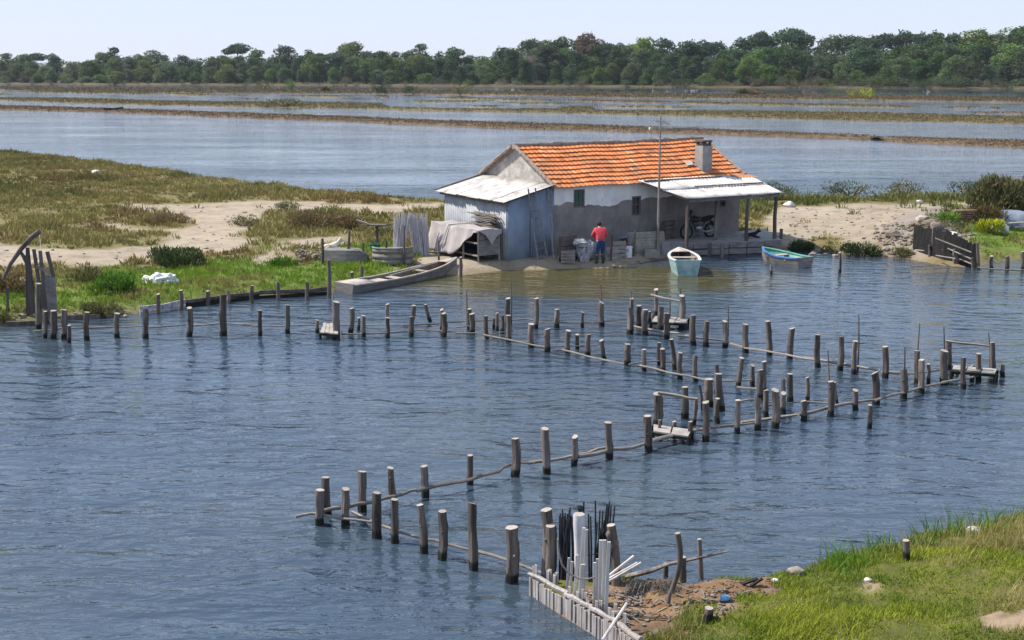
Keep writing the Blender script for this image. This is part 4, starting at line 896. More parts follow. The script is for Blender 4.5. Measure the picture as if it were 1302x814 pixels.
# ladder -----------------------------------------------------------
l0, l1 = G(684, 331), G(696, 328.5); t0, t1 = on_plane(671.5, 240, H(0, -.16, 0), DG), on_plane(680.5, 239, H(0, -.16, 0), DG)
ld = empty('ladder', l0, 'grey wooden ladder leaning on the blue shed front', 'ladder')
for a, b in ((l0, t0), (l1, t1)):
    mb = MB(); mb.bar(a, b, .06, .07); mb.build('stile', M['board'], ld, smooth=False)
mb = MB()
for k in range(9): t = .05 + k * .105; mb.bar(l0.lerp(t0, t), l1.lerp(t1, t), .04, .035)
mb.build('rungs', M['board'], ld, smooth=False)['kind'] = 'thing'
mb = MB(); mb.bar(on_plane(697, 240, H(0, -.1, 0), DG), G(704, 330), .07, .05); mb.bar(on_plane(700, 242, H(0, -.1, 0), DG), G(708, 328), .05, .05)
tag(mb.build('leaning_plank', M['board'], loc=G(704, 330), smooth=False), 'pale plank leaning where the shed meets the cottage front wall', 'plank')
# TV mast ----------------------------------------------------------
mbase = G(836, 324); mtop = at_depth(840, 148, mbase.y)
ms = empty('aerial_mast', mbase, 'tall thin mast with television aerial standing before the cottage wall', 'aerial')
mb = MB(); mb.tube([mbase + V((0, 0, -.1)), mbase.lerp(mtop, .5), mtop], [.06, .05, .03], 7); mb.build('pole', M['rail'], ms)
mb = MB(); q = mtop + V((0, 0, -.25)); mb.bar(q + V((-.1, .2, 0)), q + V((.25, -.4, 0)), .02)
for k in range(6): c = q + V((-.1, .2, 0)).lerp(V((.25, -.4, 0)), k / 5); mb.tube([c + V((-.2, -.12, .1)), c + V((.2, .12, -.1))], .009, 5)
q2 = mtop + V((0, 0, -.5)); mb.bar(q2 + V((-.3, 0, .05)), q2 + V((.3, .1, 0)), .015)
mb.build('aerial', M['steel'], ms, smooth=False)
# ------------------------------------------------------------------ clutter along the wall
def board_stack(name, px0, px1, y0, y1, rows, label, cat, matn='board', th=.12, dep=0):
    a, b = G(px0, y1), G(px1, y1 - 3); h = at_depth(px0, y0, a.y).z - a.z; mb = MB(); r = h / rows
    for k in range(rows):
        e = random.uniform(-.04, .04); off = V((0, random.uniform(-.03, .03) + dep, 0))
        mb.bar(a + V((e, 0, r * (k + .5))) + off, b + V((e, 0, r * (k + .5) + random.uniform(-.01, .01))) + off, th + random.uniform(0, .06), r * .9)
    return tag(mb.build(name, M[matn], loc=a, smooth=False), label, cat)
board_stack('board_stack', 799, 843, 296, 325, 8, 'stack of weathered grey boards on edge by the mast foot', 'boards', 'plank')
board_stack('board_stack', 845, 859, 284, 322, 7, 'darker stack of boards leaning on the wall behind the concrete block', 'boards', 'landpost', .1, .5)
board_stack('low_fence', 770, 797, 315, 331, 4, 'low fence of pinkish grey boards right of the person', 'fence', 'plank', .05)
board_stack('dark_boarding', 711, 733, 301, 333, 5, 'dark board panel leaning left of the white net heap', 'boards', 'darkpost', .06)
a = G(741, 333); mb = MB(); mb.blob(a + V((0, .15, .28)), (.26, .3, .42), 3, .5); mb.blob(a + V((-.1, .1, .75)), (.32, .3, .2), 3, .5); mb.blob(a + V((.28, .1, .5)), (.2, .2, .36), 3, .5)
tag(mb.build('net_heap', M['net'], loc=a), 'heap of bleached fishing net against the cottage wall, left of the person', 'fishing net')
a = G(798, 328); mb = MB(); mb.box(a + V((0, .1, .22)), (.34, .3, .42)); mb.box(a + V((0, .1, .445)), (.38, .34, .03)); tag(mb.build('white_tub', M['whitebox'], loc=a, smooth=False), 'white square plastic tub before the low fence', 'tub')
a = G(809.5, 324); mb = MB(); mb.box(a + V((0, .1, .17)), (.1, .12, .34)); mb.box(a + V((0, .1, .35)), (.12, .14, .03)); tag(mb.build('white_can', M['boatwhite'], loc=a, smooth=False), 'narrow white can standing beside the square tub', 'can')
a = G(782, 316); mb = MB(); rows = [[a + V((-.7 + 1.5 * i / 6, 1.1 * j / 4, .42 + .3 * j / 4 + .04 * math.sin(i * 1.7 + j))) for j in range(5)] for i in range(7)]; mb.grid(rows)
tag(mb.build('blue_sheet', M['bluesheet'], loc=a, thick=.02), 'blue grey sheet sloping behind the low fence', 'sheet')
def crate(px, py, w, d, h, label, dy=0.0):
    a = G(px, py); a.y += dy; a.z = gz(a); r = empty('crate', a, label, 'crate', 'slatted fish crates along the cottage wall'); mb = MB()
    for k in range(4):
        z2 = .05 + k * h / 4
        for sy in (-1, 1): mb.box(a + V((0, sy * d / 2, z2 + h * .07)), (w, .02, h * .17))
        for sx in (-1, 1): mb.box(a + V((sx * w / 2, 0, z2 + h * .07)), (.02, d - .03, h * .17))
    mb.build('slats', M['plank'], r, smooth=False); mb = MB()
    for sx in (-1, 1):
        for sy in (-1, 1): mb.box(a + V((sx * (w / 2 - .03), sy * (d / 2 - .03), h / 2 + .02)), (.045, .03, h + .04))
    mb.build('corner_post', M['rail'], r, smooth=False)
crate(722, 334.5, .55, .4, .5, 'slatted crate in front of the dark board panel'); crate(752.5, 333, .5, .4, .42, 'slatted crate between the net heap and the person', .35)
crate(787, 331, .6, .4, .62, 'taller slatted crate standing behind the low fence', .45); crate(828, 329, .6, .4, .34, 'low slatted crate in front of the board stack')
for px, y0, y1, lb in ((776.5, 297, 332, 'short grey stake behind the low fence right of the person'), (806, 293, 326, 'grey stake in front of the board stack')):
    a = G(px, y1); mb = MB(); mb.tube([a + V((0, 0, -.2)), V((a.x + .03, a.y, at_depth(px, y0, a.y).z))], [.05, .045], 7, jit=.08); tag(mb.build('stake', M['landpost'], loc=a), lb, 'stake')
a = H(5.6, -.35, 0); a.z = gz(a); mb = MB(); mb.blob(a + V((0, 0, .3)), (.28, .25, .34), 3, .4); mb.blob(a + V((.16, -.05, .52)), (.16, .16, .2), 3, .4); tag(mb.build('sack', M['net'], loc=a), 'pale grey sack slumped against the wall below the second window', 'sack')
a = G(820, 323); mb = MB()
for k in range(22): q = W(random.uniform(772, 850), random.uniform(330, 337), .1); q.z = gz(q) + .02; s = random.uniform(.04, .1); mb.blob(q, (s, s, s * .6), 1, .4)
tag(mb.build('shore_pebbles', M['stone'], loc=a), 'pale stones scattered along the shore beside the turquoise boat', 'pebbles', kind='stuff')
# ------------------------------------------------------------------ hutch, tarp, sticks, canes
Q = W(608, 329.5, .42); hx = DL * 1.0; hl = DG * 3.1 + DL * -.25
hz = .12; HH = 1.12
hu = empty('hutch', Q, 'grey board hutch with open wire front beneath the tarpaulin', 'hutch')
def HQ(a, b, c): return Q + hx * a + hl * b + UZ * c
hax = (hx.normalized(), hl.normalized(), UZ)
mb = MB(); mb.add([HQ(0, 0, hz), HQ(1, 0, hz), HQ(1, 0, hz + .62), HQ(0, 0, hz + .62)], [(0, 1, 2, 3)]); mb.build('end_board', M['board'], hu, thick=.03, smooth=False)
mb = MB(); mb.add([HQ(0, .01, hz + .64), HQ(1, .01, hz + .64), HQ(1, .01, HH - .03), HQ(0, .01, HH - .03)], [(0, 1, 2, 3)]); mb.build('end_board', M['board'], hu, thick=.03, smooth=False)
mb = MB()
for a in (0, 1):
    for b in (0, .33, .66, 1): mb.bar(HQ(a, b, -.15), HQ(a, b, HH - .02), .07)
for z2 in (hz, hz + .5, HH - .05):
    for a in (0, 1): mb.bar(HQ(a, 0, z2), HQ(a, 1, z2), .05, .06)
mb.build('frame', M['rail'], hu, smooth=False)
mb = MB(); mb.add([HQ(.05, .02, hz + .02), HQ(.98, .02, hz + .02), HQ(.98, .98, hz + .02), HQ(.05, .98, hz + .02)], [(0, 1, 2, 3)]); mb.add([HQ(.98, .02, hz), HQ(.98, .98, hz), HQ(.98, .98, HH - .06), HQ(.98, .02, HH - .06)], [(0, 1, 2, 3)]); mb.build('floor_board', M['tarboard'], hu, thick=.02, smooth=False)
mb = MB(); rows = []
for i in range(31):                      # along the hutch: 0 near end .. 1 far end
    b = -.03 + 1.07 * i / 30; r = []
    for j in range(9): a = 1.06 - 1.12 * j / 8; r.append(HQ(a, b, HH + .03 + .025 * math.sin(b * 21 + a * 5) + (.12 * max(0, b - .8) * 5 * (1 - a) * .4)))
    drop = min(1.0, max(.06, (b - .02) * 2.6)) * (HH - .08)
    for k in range(1, 11):
        t = k / 10; fl = .34 * t * min(1, b * 2.2) + .055 * math.sin(b * 34 + 1.3 * math.sin(b * 9)) * t; q = HQ(-.06, b, HH - drop * t); q -= DL * fl; r.append(q)
    rows.append(r)
mb.grid(rows)
tp_ = empty('tarpaulin', HQ(.5, .5, HH), 'dusty pinkish grey tarpaulin draped over the hutch beside the shed', 'tarpaulin')
mb.build('cover', M['tarp'], tp_, ang=70, thick=.012)
mb = MB(); mb.add([HQ(-.05, -.035, HH + .02), HQ(.25, -.05, HH - .16), HQ(.52, -.06, HH - .55), HQ(.8, -.05, HH - .22), HQ(1.05, -.035, HH - .14), HQ(1.05, -.03, HH + .02), HQ(.5, -.03, HH + .03)], [(0, 1, 2, 3, 4, 5, 6)]); mb.build('hanging_corner', M['tarp'], tp_, thick=.012, smooth=False)
mb = MB(); mb.tube([HQ(-.1, .62, HH + .06), HQ(-.36, .62, HH * .5), HQ(-.42, .62, .08)], .02, 6); mb.tube([HQ(1, .62, HH + .07), HQ(-.1, .62, HH + .07)], .02, 6); mb.build('tie_rope', M['rope'], tp_)
bs = HQ(.85, .28, HH + .1); mb = MB()
for k in range(60):
    a = HQ(random.uniform(.78, 1.22), .1 + random.uniform(-.08, .05), HH + .06 + random.uniform(0, .52)); b = a + hl.normalized() * random.uniform(1.0, 1.5) + V((random.uniform(-.08, .08), 0, random.uniform(-.08, .08))); mb.tube([a, b], random.uniform(.012, .022), 5)
tag(mb.build('stick_bundle', M['rail'], loc=bs), 'bundle of split sticks stacked on the tarpaulin under the shed eave', 'sticks')
def cane_bundle(px0, px1, py0, py1, bx0, bx1, by, n, label, matn='cane', rad=.016, z=.5, name='cane_bundle', gfun=None):
    base = (gfun or (lambda a, b: G(a, b)))((bx0 + bx1) / 2, by); mb = MB()
    for k in range(n):
        t = (k + random.random()) / n; b = base + V(((bx0 + (bx1 - bx0) * t - (bx0 + bx1) / 2) / scale_at(base), random.uniform(-.14, .14), -.1))
        tt = at_depth(px0 + (px1 - px0) * t + random.uniform(-2, 2), random.uniform(py0, py1), base.y + random.uniform(.0, .45))
        mid = b.lerp(tt, .5) + V((random.uniform(-.03, .03), random.uniform(-.03, .03), 0)); mb.tube([b, mid, tt], [rad, rad, rad * .6], 5)
    return tag(mb.build(name, M[matn], loc=base), label, 'canes')
cane_bundle(501, 522, 269, 278, 500, 514, 325, 70, 'upright sheaf of pale canes, left one of the two beside the tarpaulin')
cane_bundle(517, 543, 270, 279, 527, 546, 325, 90, 'slanting sheaf of pale canes, right one of the two beside the tarpaulin')
# feeding table, bucket, bin, old boat, stones
a = G(480, 319); tb_ = empty('post_table', a, 'rough board table on a single post among the bank grass', 'table'); tz = at_depth(481, 287, a.y).z
mb = MB(); mb.tube([a + V((0, 0, -.2)), V((a.x, a.y, tz))], [.07, .065], 8, jit=.06); mb.build('post', M['landpost'], tb_)
mb = MB(); mb.box(V((a.x, a.y, tz + .03)), (.85, .5, .05)); mb.bar(V((a.x + .3, a.y - .1, tz + .03)), V((a.x + .8, a.y, tz + .1)), .08, .04); mb.build('table_board', M['darkpost'], tb_, smooth=False)
mb = MB(); mb.bar(V((a.x - .3, a.y - .2, tz + .08)), V((a.x - .85, a.y - .1, tz + .25)), .09, .06); mb.bar(a + V((-.3, 0, .45)), V((a.x, a.y, tz - .55)), .04); mb.build('strut', M['rail'], tb_, smooth=False)
a = G(477, 321); mb = MB(); prof = [(.17, 0), (.22, .32), (.235, .34), (.235, .36), (.2, .36), (.155, .03)]
def lathe(mb, c, prof, n=18, mi=0):
    b = len(mb.v)
    for r, z in prof:
        for j in range(n): th = 2 * math.pi * j / n; mb.v.append((c[0] + r * math.cos(th), c[1] + r * math.sin(th), c[2] + z))
    for i in range(len(prof) - 1):
        for j in range(n): mb.f.append((b + i * n + j, b + i * n + (j + 1) % n, b + (i + 1) * n + (j + 1) % n, b + (i + 1) * n + j)); mb.m.append(mi)
    mb.f.append(tuple(b + j for j in reversed(range(n)))); mb.m.append(mi)
lathe(mb, a, prof); mb.f.append(tuple(len(mb.v) - 18 + j for j in range(18))); mb.m.append(0); tag(mb.build('bucket', M['greenbucket'], loc=a), 'dark green plastic bucket under the post table', 'bucket')
a = G(498, 339); bn = empty('plank_bin', a, 'low rounded bin of grey planks behind the moored punt', 'bin')
for k in range(3):
    mb = MB(); rows = []
    for i in range(17):
        th = math.pi * (1.0 + i / 16); r_ = .78 + .02 * (k % 2); q = a + V((math.cos(th) * r_, math.sin(th) * .5 + .5, 0)); rows.append([q + V((0, 0, .04 + k * .22)), q + V((0, 0, .04 + k * .22 + .2))])
    mb.grid(rows); mb.build('curved_plank', M['board'], bn, thick=.04, ang=60)
mb = MB()
pts = [a + V((math.cos(math.pi * (1 + i / 16)) * .79, math.sin(math.pi * (1 + i / 16)) * .5 + .5, .7)) for i in range(17)]; mb.tube(pts, .04, 6); mb.build('rim', M['rail'], bn)
mb = MB(); mb.add([a + V((-.76, .5, .6)), a + V((-.5, .1, .6)), a + V((0, .03, .6)), a + V((.5, .1, .6)), a + V((.76, .5, .6)), a + V((.5, 1.1, .6)), a + V((-.5, 1.1, .6))], [(0, 1, 2, 3, 4, 5, 6)]); mb.build('lid', M['board'], bn, smooth=False, thick=.03)
# ------------------------------------------------------------------ BOATS
def hull_sections(L, beam, n=16, depth=.5, bow_rise=.25, stern_w=.8, flare=.72, stern_rise=.05, fine=2.2):
    out = []
    for i in range(n + 1):
        t = i / n; w = beam / 2 * (stern_w + (1 - stern_w) * math.sin(min(1, t / .45) * math.pi / 2)) if t < .45 else beam / 2 * (1 - ((t - .45) / .55) ** fine)
        w = max(w, .02); s = depth + bow_rise * max(0, (t - .35) / .65) ** 2 + stern_rise * max(0, (.3 - t) / .3)
        k = -.12 + .28 * max(0, (t - .7) / .3) ** 2; out.append((t * L, w, s - .12, w * flare, k))
    return out
def make_boat(name, stern, ang, L, beam, label, mats, opts=None, depth=.42, bow_rise=.22, stern_w=.8, upside=False, flare=.72, gun=.05, fine=2.2, stern_rise=.05):
    stern = V(stern); root = empty(name, stern, label, 'boat'); root.rotation_euler = (0, 0, 0)
    ca, sa = math.cos(ang), math.sin(ang)
    def T(x, y, z): return stern + V((ca * x - sa * y, sa * x + ca * y, z if not upside else (depth - z)))
    sec = hull_sections(L, beam, depth=depth, bow_rise=bow_rise, stern_w=stern_w, flare=flare, fine=fine, stern_rise=stern_rise)
    th = .035; mb = MB()
    outer = [[T(x, -w, s), T(x, -(w + b) / 2 * 1.01, (s + k) / 2), T(x, -b, k), T(x, 0, k - .03), T(x, b, k), T(x, (w + b) / 2 * 1.01, (s + k) / 2), T(x, w, s)] for x, w, s, b, k in sec]
    mb.grid(outer); n = 7; mb.f.append(tuple(range(n))); mb.m.append(0)
    mb.build('hull', mats['hull'], root, ang=30)
    mi = MB(); inner = [[T(x, -max(w - th, .005), s), T(x, -max(b - th, .004), k + .1), T(x, max(b - th, .004), k + .1), T(x, max(w - th, .005), s)] for x, w, s, b, k in sec]
    mi.grid(inner); mi.f.append((0, 1, 2, 3)); mi.m.append(0); mi.build('lining', mats['inside'], root, ang=30)
    for sgn, key in ((-1, 'gun_right'), (1, 'gun_left')):
        mg = MB(); rows = [[T(x, sgn * (w + .02), s - .02), T(x, sgn * (w + .02), s + .03), T(x, sgn * max(w - gun, .0), s + .03), T(x, sgn * max(w - gun, .0), s - .01)] for x, w, s, b, k in sec]
        mg.grid(rows); mg.build('gunwale', mats.get(key, mats['gunwale']), root, ang=30)
    x, w, s, b, k = sec[0]; mt = MB(); mt.add([T(-.02, -w, s + .035), T(-.02, w, s + .035), T(.05, w, s + .035), T(.05, -w, s + .035), T(-.02, -b, k), T(-.02, b, k), T(.05, b, k), T(.05, -b, k)], [(0, 1, 2, 3), (0, 4, 5, 1), (2, 6, 7, 3), (1, 5, 6, 2), (3, 7, 4, 0), (4, 7, 6, 5)])
    mt.build('transom', mats.get('transom', mats['hull']), root, smooth=False)
    def half(t):
        i = min(len(sec) - 1, max(0, round(t * (len(sec) - 1)))); return sec[i]
    for o in (opts or []):
        if o[0] == 'seat':
            x, w, s, b, k = half(o[1]); m = MB(); m.box(T(x, 0, s - .09), (o[2], 2 * w - .08, .035), (V((ca, sa, 0)), V((-sa, ca, 0)), UZ)); m.build('thwart', mats['seat'], root, smooth=False)
        if o[0] == 'deck':
            i0 = round(o[1] * 16); i1 = round(o[2] * 16); m = MB(); m.grid([[T(q[0], -max(q[1] - .03, .01), q[2] + .012), T(q[0], 0, q[2] + .03), T(q[0], max(q[1] - .03, .01), q[2] + .012)] for q in sec[i0:i1 + 1]]); m.build('foredeck' if o[1] > .5 else 'stern_deck', mats['seat'], root, thick=.025, ang=30)
        if o[0] == 'pole':
            m = MB(); m.tube([T(o[1] * L, o[2], depth - .02), T(o[3] * L, o[4], depth + .06)], .025, 6); m.build('oar', mats['seat'], root)
    return root, T
sa_ = W(436, 374, 0); sb_ = W(578, 346.5, 0); dv = sb_ - sa_; sa_.z = 0
make_boat('punt', sa_ + V((0, .35, 0)), math.atan2(dv.y, dv.x), dv.length + .1, 1.12, 'long flat grey wooden punt moored along the grassy bank', {'hull': M['boatgrey'], 'inside': M['boatdark'], 'gunwale': M['boatin'], 'seat': M['boatin']},
          [('deck', 0.0, .0 + .2, 0), ('seat', .42, .3), ('seat', .3, .55), ('seat', .7, .18), ('deck', .86, 1.0), ('pole', .35, -.2, .85, .2)], depth=.37, bow_rise=.27, stern_w=.92, flare=.8, fine=3.2)
sa_ = W(874.5, 351, 0); sa_.z = 0
make_boat('rowing_boat', sa_, math.radians(89), 3.0, 1.22, 'turquoise rowing boat with white rim, stern towards the lagoon', {'hull': M['turq'], 'inside': M['boatdark'], 'gunwale': M['boatwhite'], 'seat': M['boatin'], 'transom': M['turq']},
          [('seat', .22, .3), ('seat', .55, .26), ('deck', .76, 1.0)], depth=.66, bow_rise=.12, stern_w=.8, gun=.09)
sb_ = W(1026, 342, 0); bw_ = W(972, 330.5, 0); dv = bw_ - sb_
make_boat('rowing_boat', sb_ + V((0, .35, 0)), math.atan2(dv.y, dv.x), dv.length + .05, 1.15, 'small grey rowing boat with blue and green rims beside the landing stage', {'hull': M['boatgrey'], 'inside': M['boatgreen'], 'gunwale': M['boatblue'], 'gun_right': M['boatgreen'], 'gun_left': M['boatblue'], 'seat': M['boatin'], 'transom': M['board']},
          [('seat', .3, .5), ('seat', .6, .25)], depth=.46, bow_rise=.14, stern_w=.75, gun=.08)
a0, a1 = G(415, 335), G(462, 337); dv = a1 - a0
make_boat('upturned_boat', a0 + V((-.1, .55, -.12)), math.atan2(dv.y, dv.x), 1.75, 1.1, 'old upturned grey boat lying in the bank grass', {'hull': M['boatgrey'], 'inside': M['boatdark'], 'gunwale': M['boatdark'], 'seat': M['boatin']}, depth=.5, bow_rise=.15, upside=True, stern_w=.85)
b_ = W(855, 169, 0); make_boat('white_boat', b_ + V((-2.6, 3, .1)), math.radians(3), 6.5, 1.5, 'low white boat lying off the far bank behind the mast', {'hull': M['boatwhite'], 'inside': M['boatdark'], 'gunwale': M['boatwhite'], 'seat': M['boatin']}, [('seat', .4, .3)], depth=.5)
b_ = W(141, 142, 0); make_boat('dark_boat', b_ + V((-1.6, 1.2, .1)), math.radians(5), 3.6, 1.2, 'small dark boat beside the far bank at the upper left', {'hull': M['tarboard'], 'inside': M['boatdark'], 'gunwale': M['boatwhite'], 'seat': M['boatin']}, [('seat', .4, .3)], depth=.7)
# ------------------------------------------------------------------ SKINNED FIGURES
def skin(name, joints, edges, root_j, mat, parent, sub=2, T=None):
    names = list(joints); me = bpy.data.meshes.new(name); bm = bmesh.new(); sl_ = bm.verts.layers.skin.verify(); vm = {}
    for k in names:
        x, y, z, r = joints[k]; q = T(x, y, z) if T else V((x, y, z)); v = bm.verts.new(q); v[sl_].radius = (r, r); v[sl_].use_root = (k == root_j); vm[k] = v
    for a, b in edges: bm.edges.new((vm[a], vm[b]))
    bm.to_mesh(me); bm.free(); me.materials.append(mat)
    o = bpy.data.objects.new(name, me); COL.objects.link(o)
    if parent is not None: o.parent = parent
    m = o.modifiers.new('skin', 'SKIN'); m.use_smooth_shade = True; m2 = o.modifiers.new('sub', 'SUBSURF'); m2.levels = sub; m2.render_levels = sub
    return o
pp = W(763, 336, .12); pp.z = gz(pp) + .0
ps = bpy.data.objects.new('person', None); COL.objects.link(ps); ps.location = pp; ps.rotation_euler = (0, 0, math.radians(8)); ps.scale = (1.0,) * 3
tag(ps, 'person in red jacket, blue trousers and rubber boots bending over by the nets', 'person')
J = {'pelvis': (0, 0, .93, .135), 'waist': (0, .02, 1.08, .13), 'chest': (0, .09, 1.27, .155), 'neckb': (0, .17, 1.41, .085), 'neck': (0, .23, 1.46, .055), 'head': (-.01, .30, 1.53, .095), 'crown': (-.01, .33, 1.62, .07), 'nose': (-.01, .41, 1.51, .02)}
E_ = [('pelvis', 'waist'), ('waist', 'chest'), ('chest', 'neckb'), ('neckb', 'neck'), ('neck', 'head'), ('head', 'crown'), ('head', 'nose')]
for s, sx in (('l', -1), ('r', 1)):
    J.update({'sh' + s: (sx * .19, .12, 1.38, .075), 'el' + s: (sx * .27, .22, 1.13, .05), 'wr' + s: (sx * .13, .42, 1.02, .034), 'pm' + s: (sx * .10, .48, 1.0, .036),
              'hp' + s: (sx * .1, 0, .88, .105), 'kn' + s: (sx * .12, .05, .49, .065), 'an' + s: (sx * .13, .0, .10, .045), 'to' + s: (sx * .15, .16, .04, .04)})
    E_ += [('chest', 'sh' + s), ('sh' + s, 'el' + s), ('el' + s, 'wr' + s), ('wr' + s, 'pm' + s), ('pelvis', 'hp' + s), ('hp' + s, 'kn' + s), ('kn' + s, 'an' + s), ('an' + s, 'to' + s)]
    for f in range(4):
        J[f'f{f}a' + s] = (sx * (.125 - .022 * f), .53, .985 - .004 * f, .011); J[f'f{f}b' + s] = (sx * (.12 - .022 * f), .555, .955 - .004 * f, .009); E_ += [('pm' + s, f'f{f}a' + s), (f'f{f}a' + s, f'f{f}b' + s)]
    J['tha' + s] = (sx * .055, .49, .99, .012); J['thb' + s] = (sx * .04, .52, .97, .010); E_ += [('pm' + s, 'tha' + s), ('tha' + s, 'thb' + s)]
skin('body', J, E_, 'pelvis', M['skin'], ps)
def sub_skin(name, keys, fat, root_j, mat, extra=None):
    jj = {k: (*J[k][:3], J[k][3] * fat + .012) for k in keys}
    if extra: jj.update(extra)
    ee = [e for e in E_ if e[0] in jj and e[1] in jj]; return skin(name, jj, ee, root_j, mat, ps)
jk = {k: J[k] for k in ('waist', 'chest', 'neckb', 'shl', 'shr', 'ell', 'elr')}
jo = {'hem': (0, .0, .90, .185), 'waist': (0, .02, 1.06, .185), 'chest': (0, .08, 1.27, .195), 'neckb': (0, .16, 1.42, .11), 'shl': (-.19, .12, 1.37, .105), 'shr': (.19, .12, 1.37, .105), 'ell': (-.28, .22, 1.13, .075), 'elr': (.28, .22, 1.13, .075), 'cul': (-.17, .38, 1.04, .052), 'cur': (.17, .38, 1.04, .052)}
skin('jacket', jo, [('hem', 'waist'), ('waist', 'chest'), ('chest', 'neckb'), ('chest', 'shl'), ('chest', 'shr'), ('shl', 'ell'), ('shr', 'elr'), ('ell', 'cul'), ('elr', 'cur')], 'chest', M['red'], ps)
tr = {'top': (0, 0, 1.02, .15), 'pelvis': (0, -.01, .92, .175), 'hpl': (-.1, 0, .82, .125), 'hpr': (.1, 0, .82, .125), 'knl': (-.12, .05, .49, .09), 'knr': (.12, .05, .49, .09), 'cal': (-.125, .03, .36, .082), 'car': (.125, .03, .36, .082)}
skin('trousers', tr, [('top', 'pelvis'), ('pelvis', 'hpl'), ('pelvis', 'hpr'), ('hpl', 'knl'), ('hpr', 'knr'), ('knl', 'cal'), ('knr', 'car')], 'pelvis', M['jeans'], ps)
for sx in (-1, 1):
    skin('boot', {'top': (sx * .125, .03, .39, .085), 'mid': (sx * .13, .01, .2, .07), 'ank': (sx * .13, .0, .07, .065), 'ball': (sx * .145, .13, .045, .055), 'toe': (sx * .15, .2, .04, .045)}, [('top', 'mid'), ('mid', 'ank'), ('ank', 'ball'), ('ball', 'toe')], 'top', M['boots'], ps)
mb = MB(); mb.blob((-.01, .28, 1.59), (.1, .115, .1), 2, .08); h_ = mb.build('hair', M['hair']); h_.parent = ps
def dog(label, loc, rz, mat, sc=1.0, lying=True):
    z = .16 if lying else .42
    D = {'hip': (0, 0, z, .11), 'mid': (.25, 0, z + .01, .105), 'chest': (.48, 0, z + .03, .135), 'neck': (.6, .0, z + .16, .075), 'head': (.68, .02, z + .27, .085), 'muzz': (.80, .04, z + .235, .045), 'nose': (.86, .05, z + .225, .03), 'earl': (.65, .08, z + .36, .022), 'earr': (.65, -.05, z + .36, .022), 'tail1': (-.14, .04, z - .02, .03), 'tail2': (-.34, .14, z - .08, .018)}
    ed = [('hip', 'mid'), ('mid', 'chest'), ('chest', 'neck'), ('neck', 'head'), ('head', 'muzz'), ('muzz', 'nose'), ('head', 'earl'), ('head', 'earr'), ('hip', 'tail1'), ('tail1', 'tail2')]
    for s, sy in (('l', 1), ('r', -1)):
        if lying:
            D.update({'el' + s: (.46, sy * .13, .09, .05), 'wr' + s: (.66, sy * .13, .04, .032), 'fp' + s: (.80, sy * .12, .03, .03), 'st' + s: (.16, sy * .15, .13, .065), 'hk' + s: (-.06, sy * .19, .05, .035), 'hp' + s: (.14, sy * .21, .03, .03)})
        else:
            D.update({'el' + s: (.47, sy * .09, .3, .05), 'wr' + s: (.50, sy * .09, .15, .03), 'fp' + s: (.52, sy * .09, .025, .03), 'st' + s: (.08, sy * .1, .3, .06), 'hk' + s: (-.08, sy * .1, .15, .03), 'hp' + s: (-.03, sy * .1, .025, .03)})
        ed += [('chest', 'el' + s), ('el' + s, 'wr' + s), ('wr' + s, 'fp' + s), ('hip', 'st' + s), ('st' + s, 'hk' + s), ('hk' + s, 'hp' + s)]
    o = skin('dog', D, ed, 'mid', mat, None); o.location = loc; o.rotation_euler = (0, 0, rz); o.scale = (sc,) * 3; return tag(o, label, 'dog')
dloc = W(951, 302.5, .56); dog('black dog lying on the landing stage by a porch post', V((dloc.x, dloc.y + .3, .55)), math.radians(-25), M['blackfur'], .75)
dl2 = G(414, 319); dog('cream dog resting beside the upturned boat', V((dl2.x, dl2.y, dl2.z + .05)), math.radians(10), M['creamfur'], .95)
# ------------------------------------------------------------------ MOTORCYCLE under the porch
mc = W(891, 303, .55) + DG * .15; mdir = (DL * .92 + DG * -.1).normalized() * -1; mside = V((-mdir.y, mdir.x, 0))
mt = empty('motorcycle', mc, 'black motorcycle parked under the porch against the cottage wall', 'motorcycle')
def MC(x, y, z): return zz(mc, .55) + mdir * x + mside * y + UZ * z
for x in (-.62, .66):
    mb = MB(); pts = [MC(x + .29 * math.cos(t), 0, .31 + .29 * math.sin(t)) for t in [2 * math.pi * i / 22 for i in range(23)]]; mb.tube(pts, .055, 8); w_ = mb.build('tyre', M['tyre'], mt)
    mb = MB(); mb.tube([MC(x + .22 * math.cos(t), 0, .31 + .22 * math.sin(t)) for t in [2 * math.pi * i / 18 for i in range(19)]], .016, 6)
    for k in range(10): t = 2 * math.pi * k / 10; mb.tube([MC(x, 0, .31), MC(x + .22 * math.cos(t), 0, .31 + .22 * math.sin(t))], .007, 4)
    mb.tube([MC(x, -.07, .31), MC(x, .07, .31)], .04, 8); mb.build('rim', M['steel'], w_)
mb = MB()
for s in (-.09, .09): mb.tube([MC(.66, s, .31), MC(.46, s, .92)], .025, 6); mb.tube([MC(-.62, s, .31), MC(-.2, s, .45), MC(.05, s, .38)], .022, 6); mb.tube([MC(-.5, s * 1.2, .35), MC(-.38, s * 1.2, .72)], .025, 6)
mb.tube([MC(.42, 0, .85), MC(.2, 0, .45), MC(-.15, 0, .4), MC(-.3, 0, .7)], .03, 6); mb.build('frame', M['blackpaint'], mt)
mb = MB(); mb.blob(MC(.02, 0, .43), (.2, .17, .19), 2, .15); mb.build('engine', M['steel'], mt)
mb = MB(); mb.blob(MC(.2, 0, .83), (.26, .2, .14), 3, .05); mb.build('tank', M['blackpaint'], mt)
mb = MB(); mb.tube([MC(0, 0, .83), MC(-.3, 0, .80), MC(-.6, 0, .88), MC(-.8, 0, .93)], [.09, .12, .11, .05], 8); mb.build('seat', M['tyre'], mt)
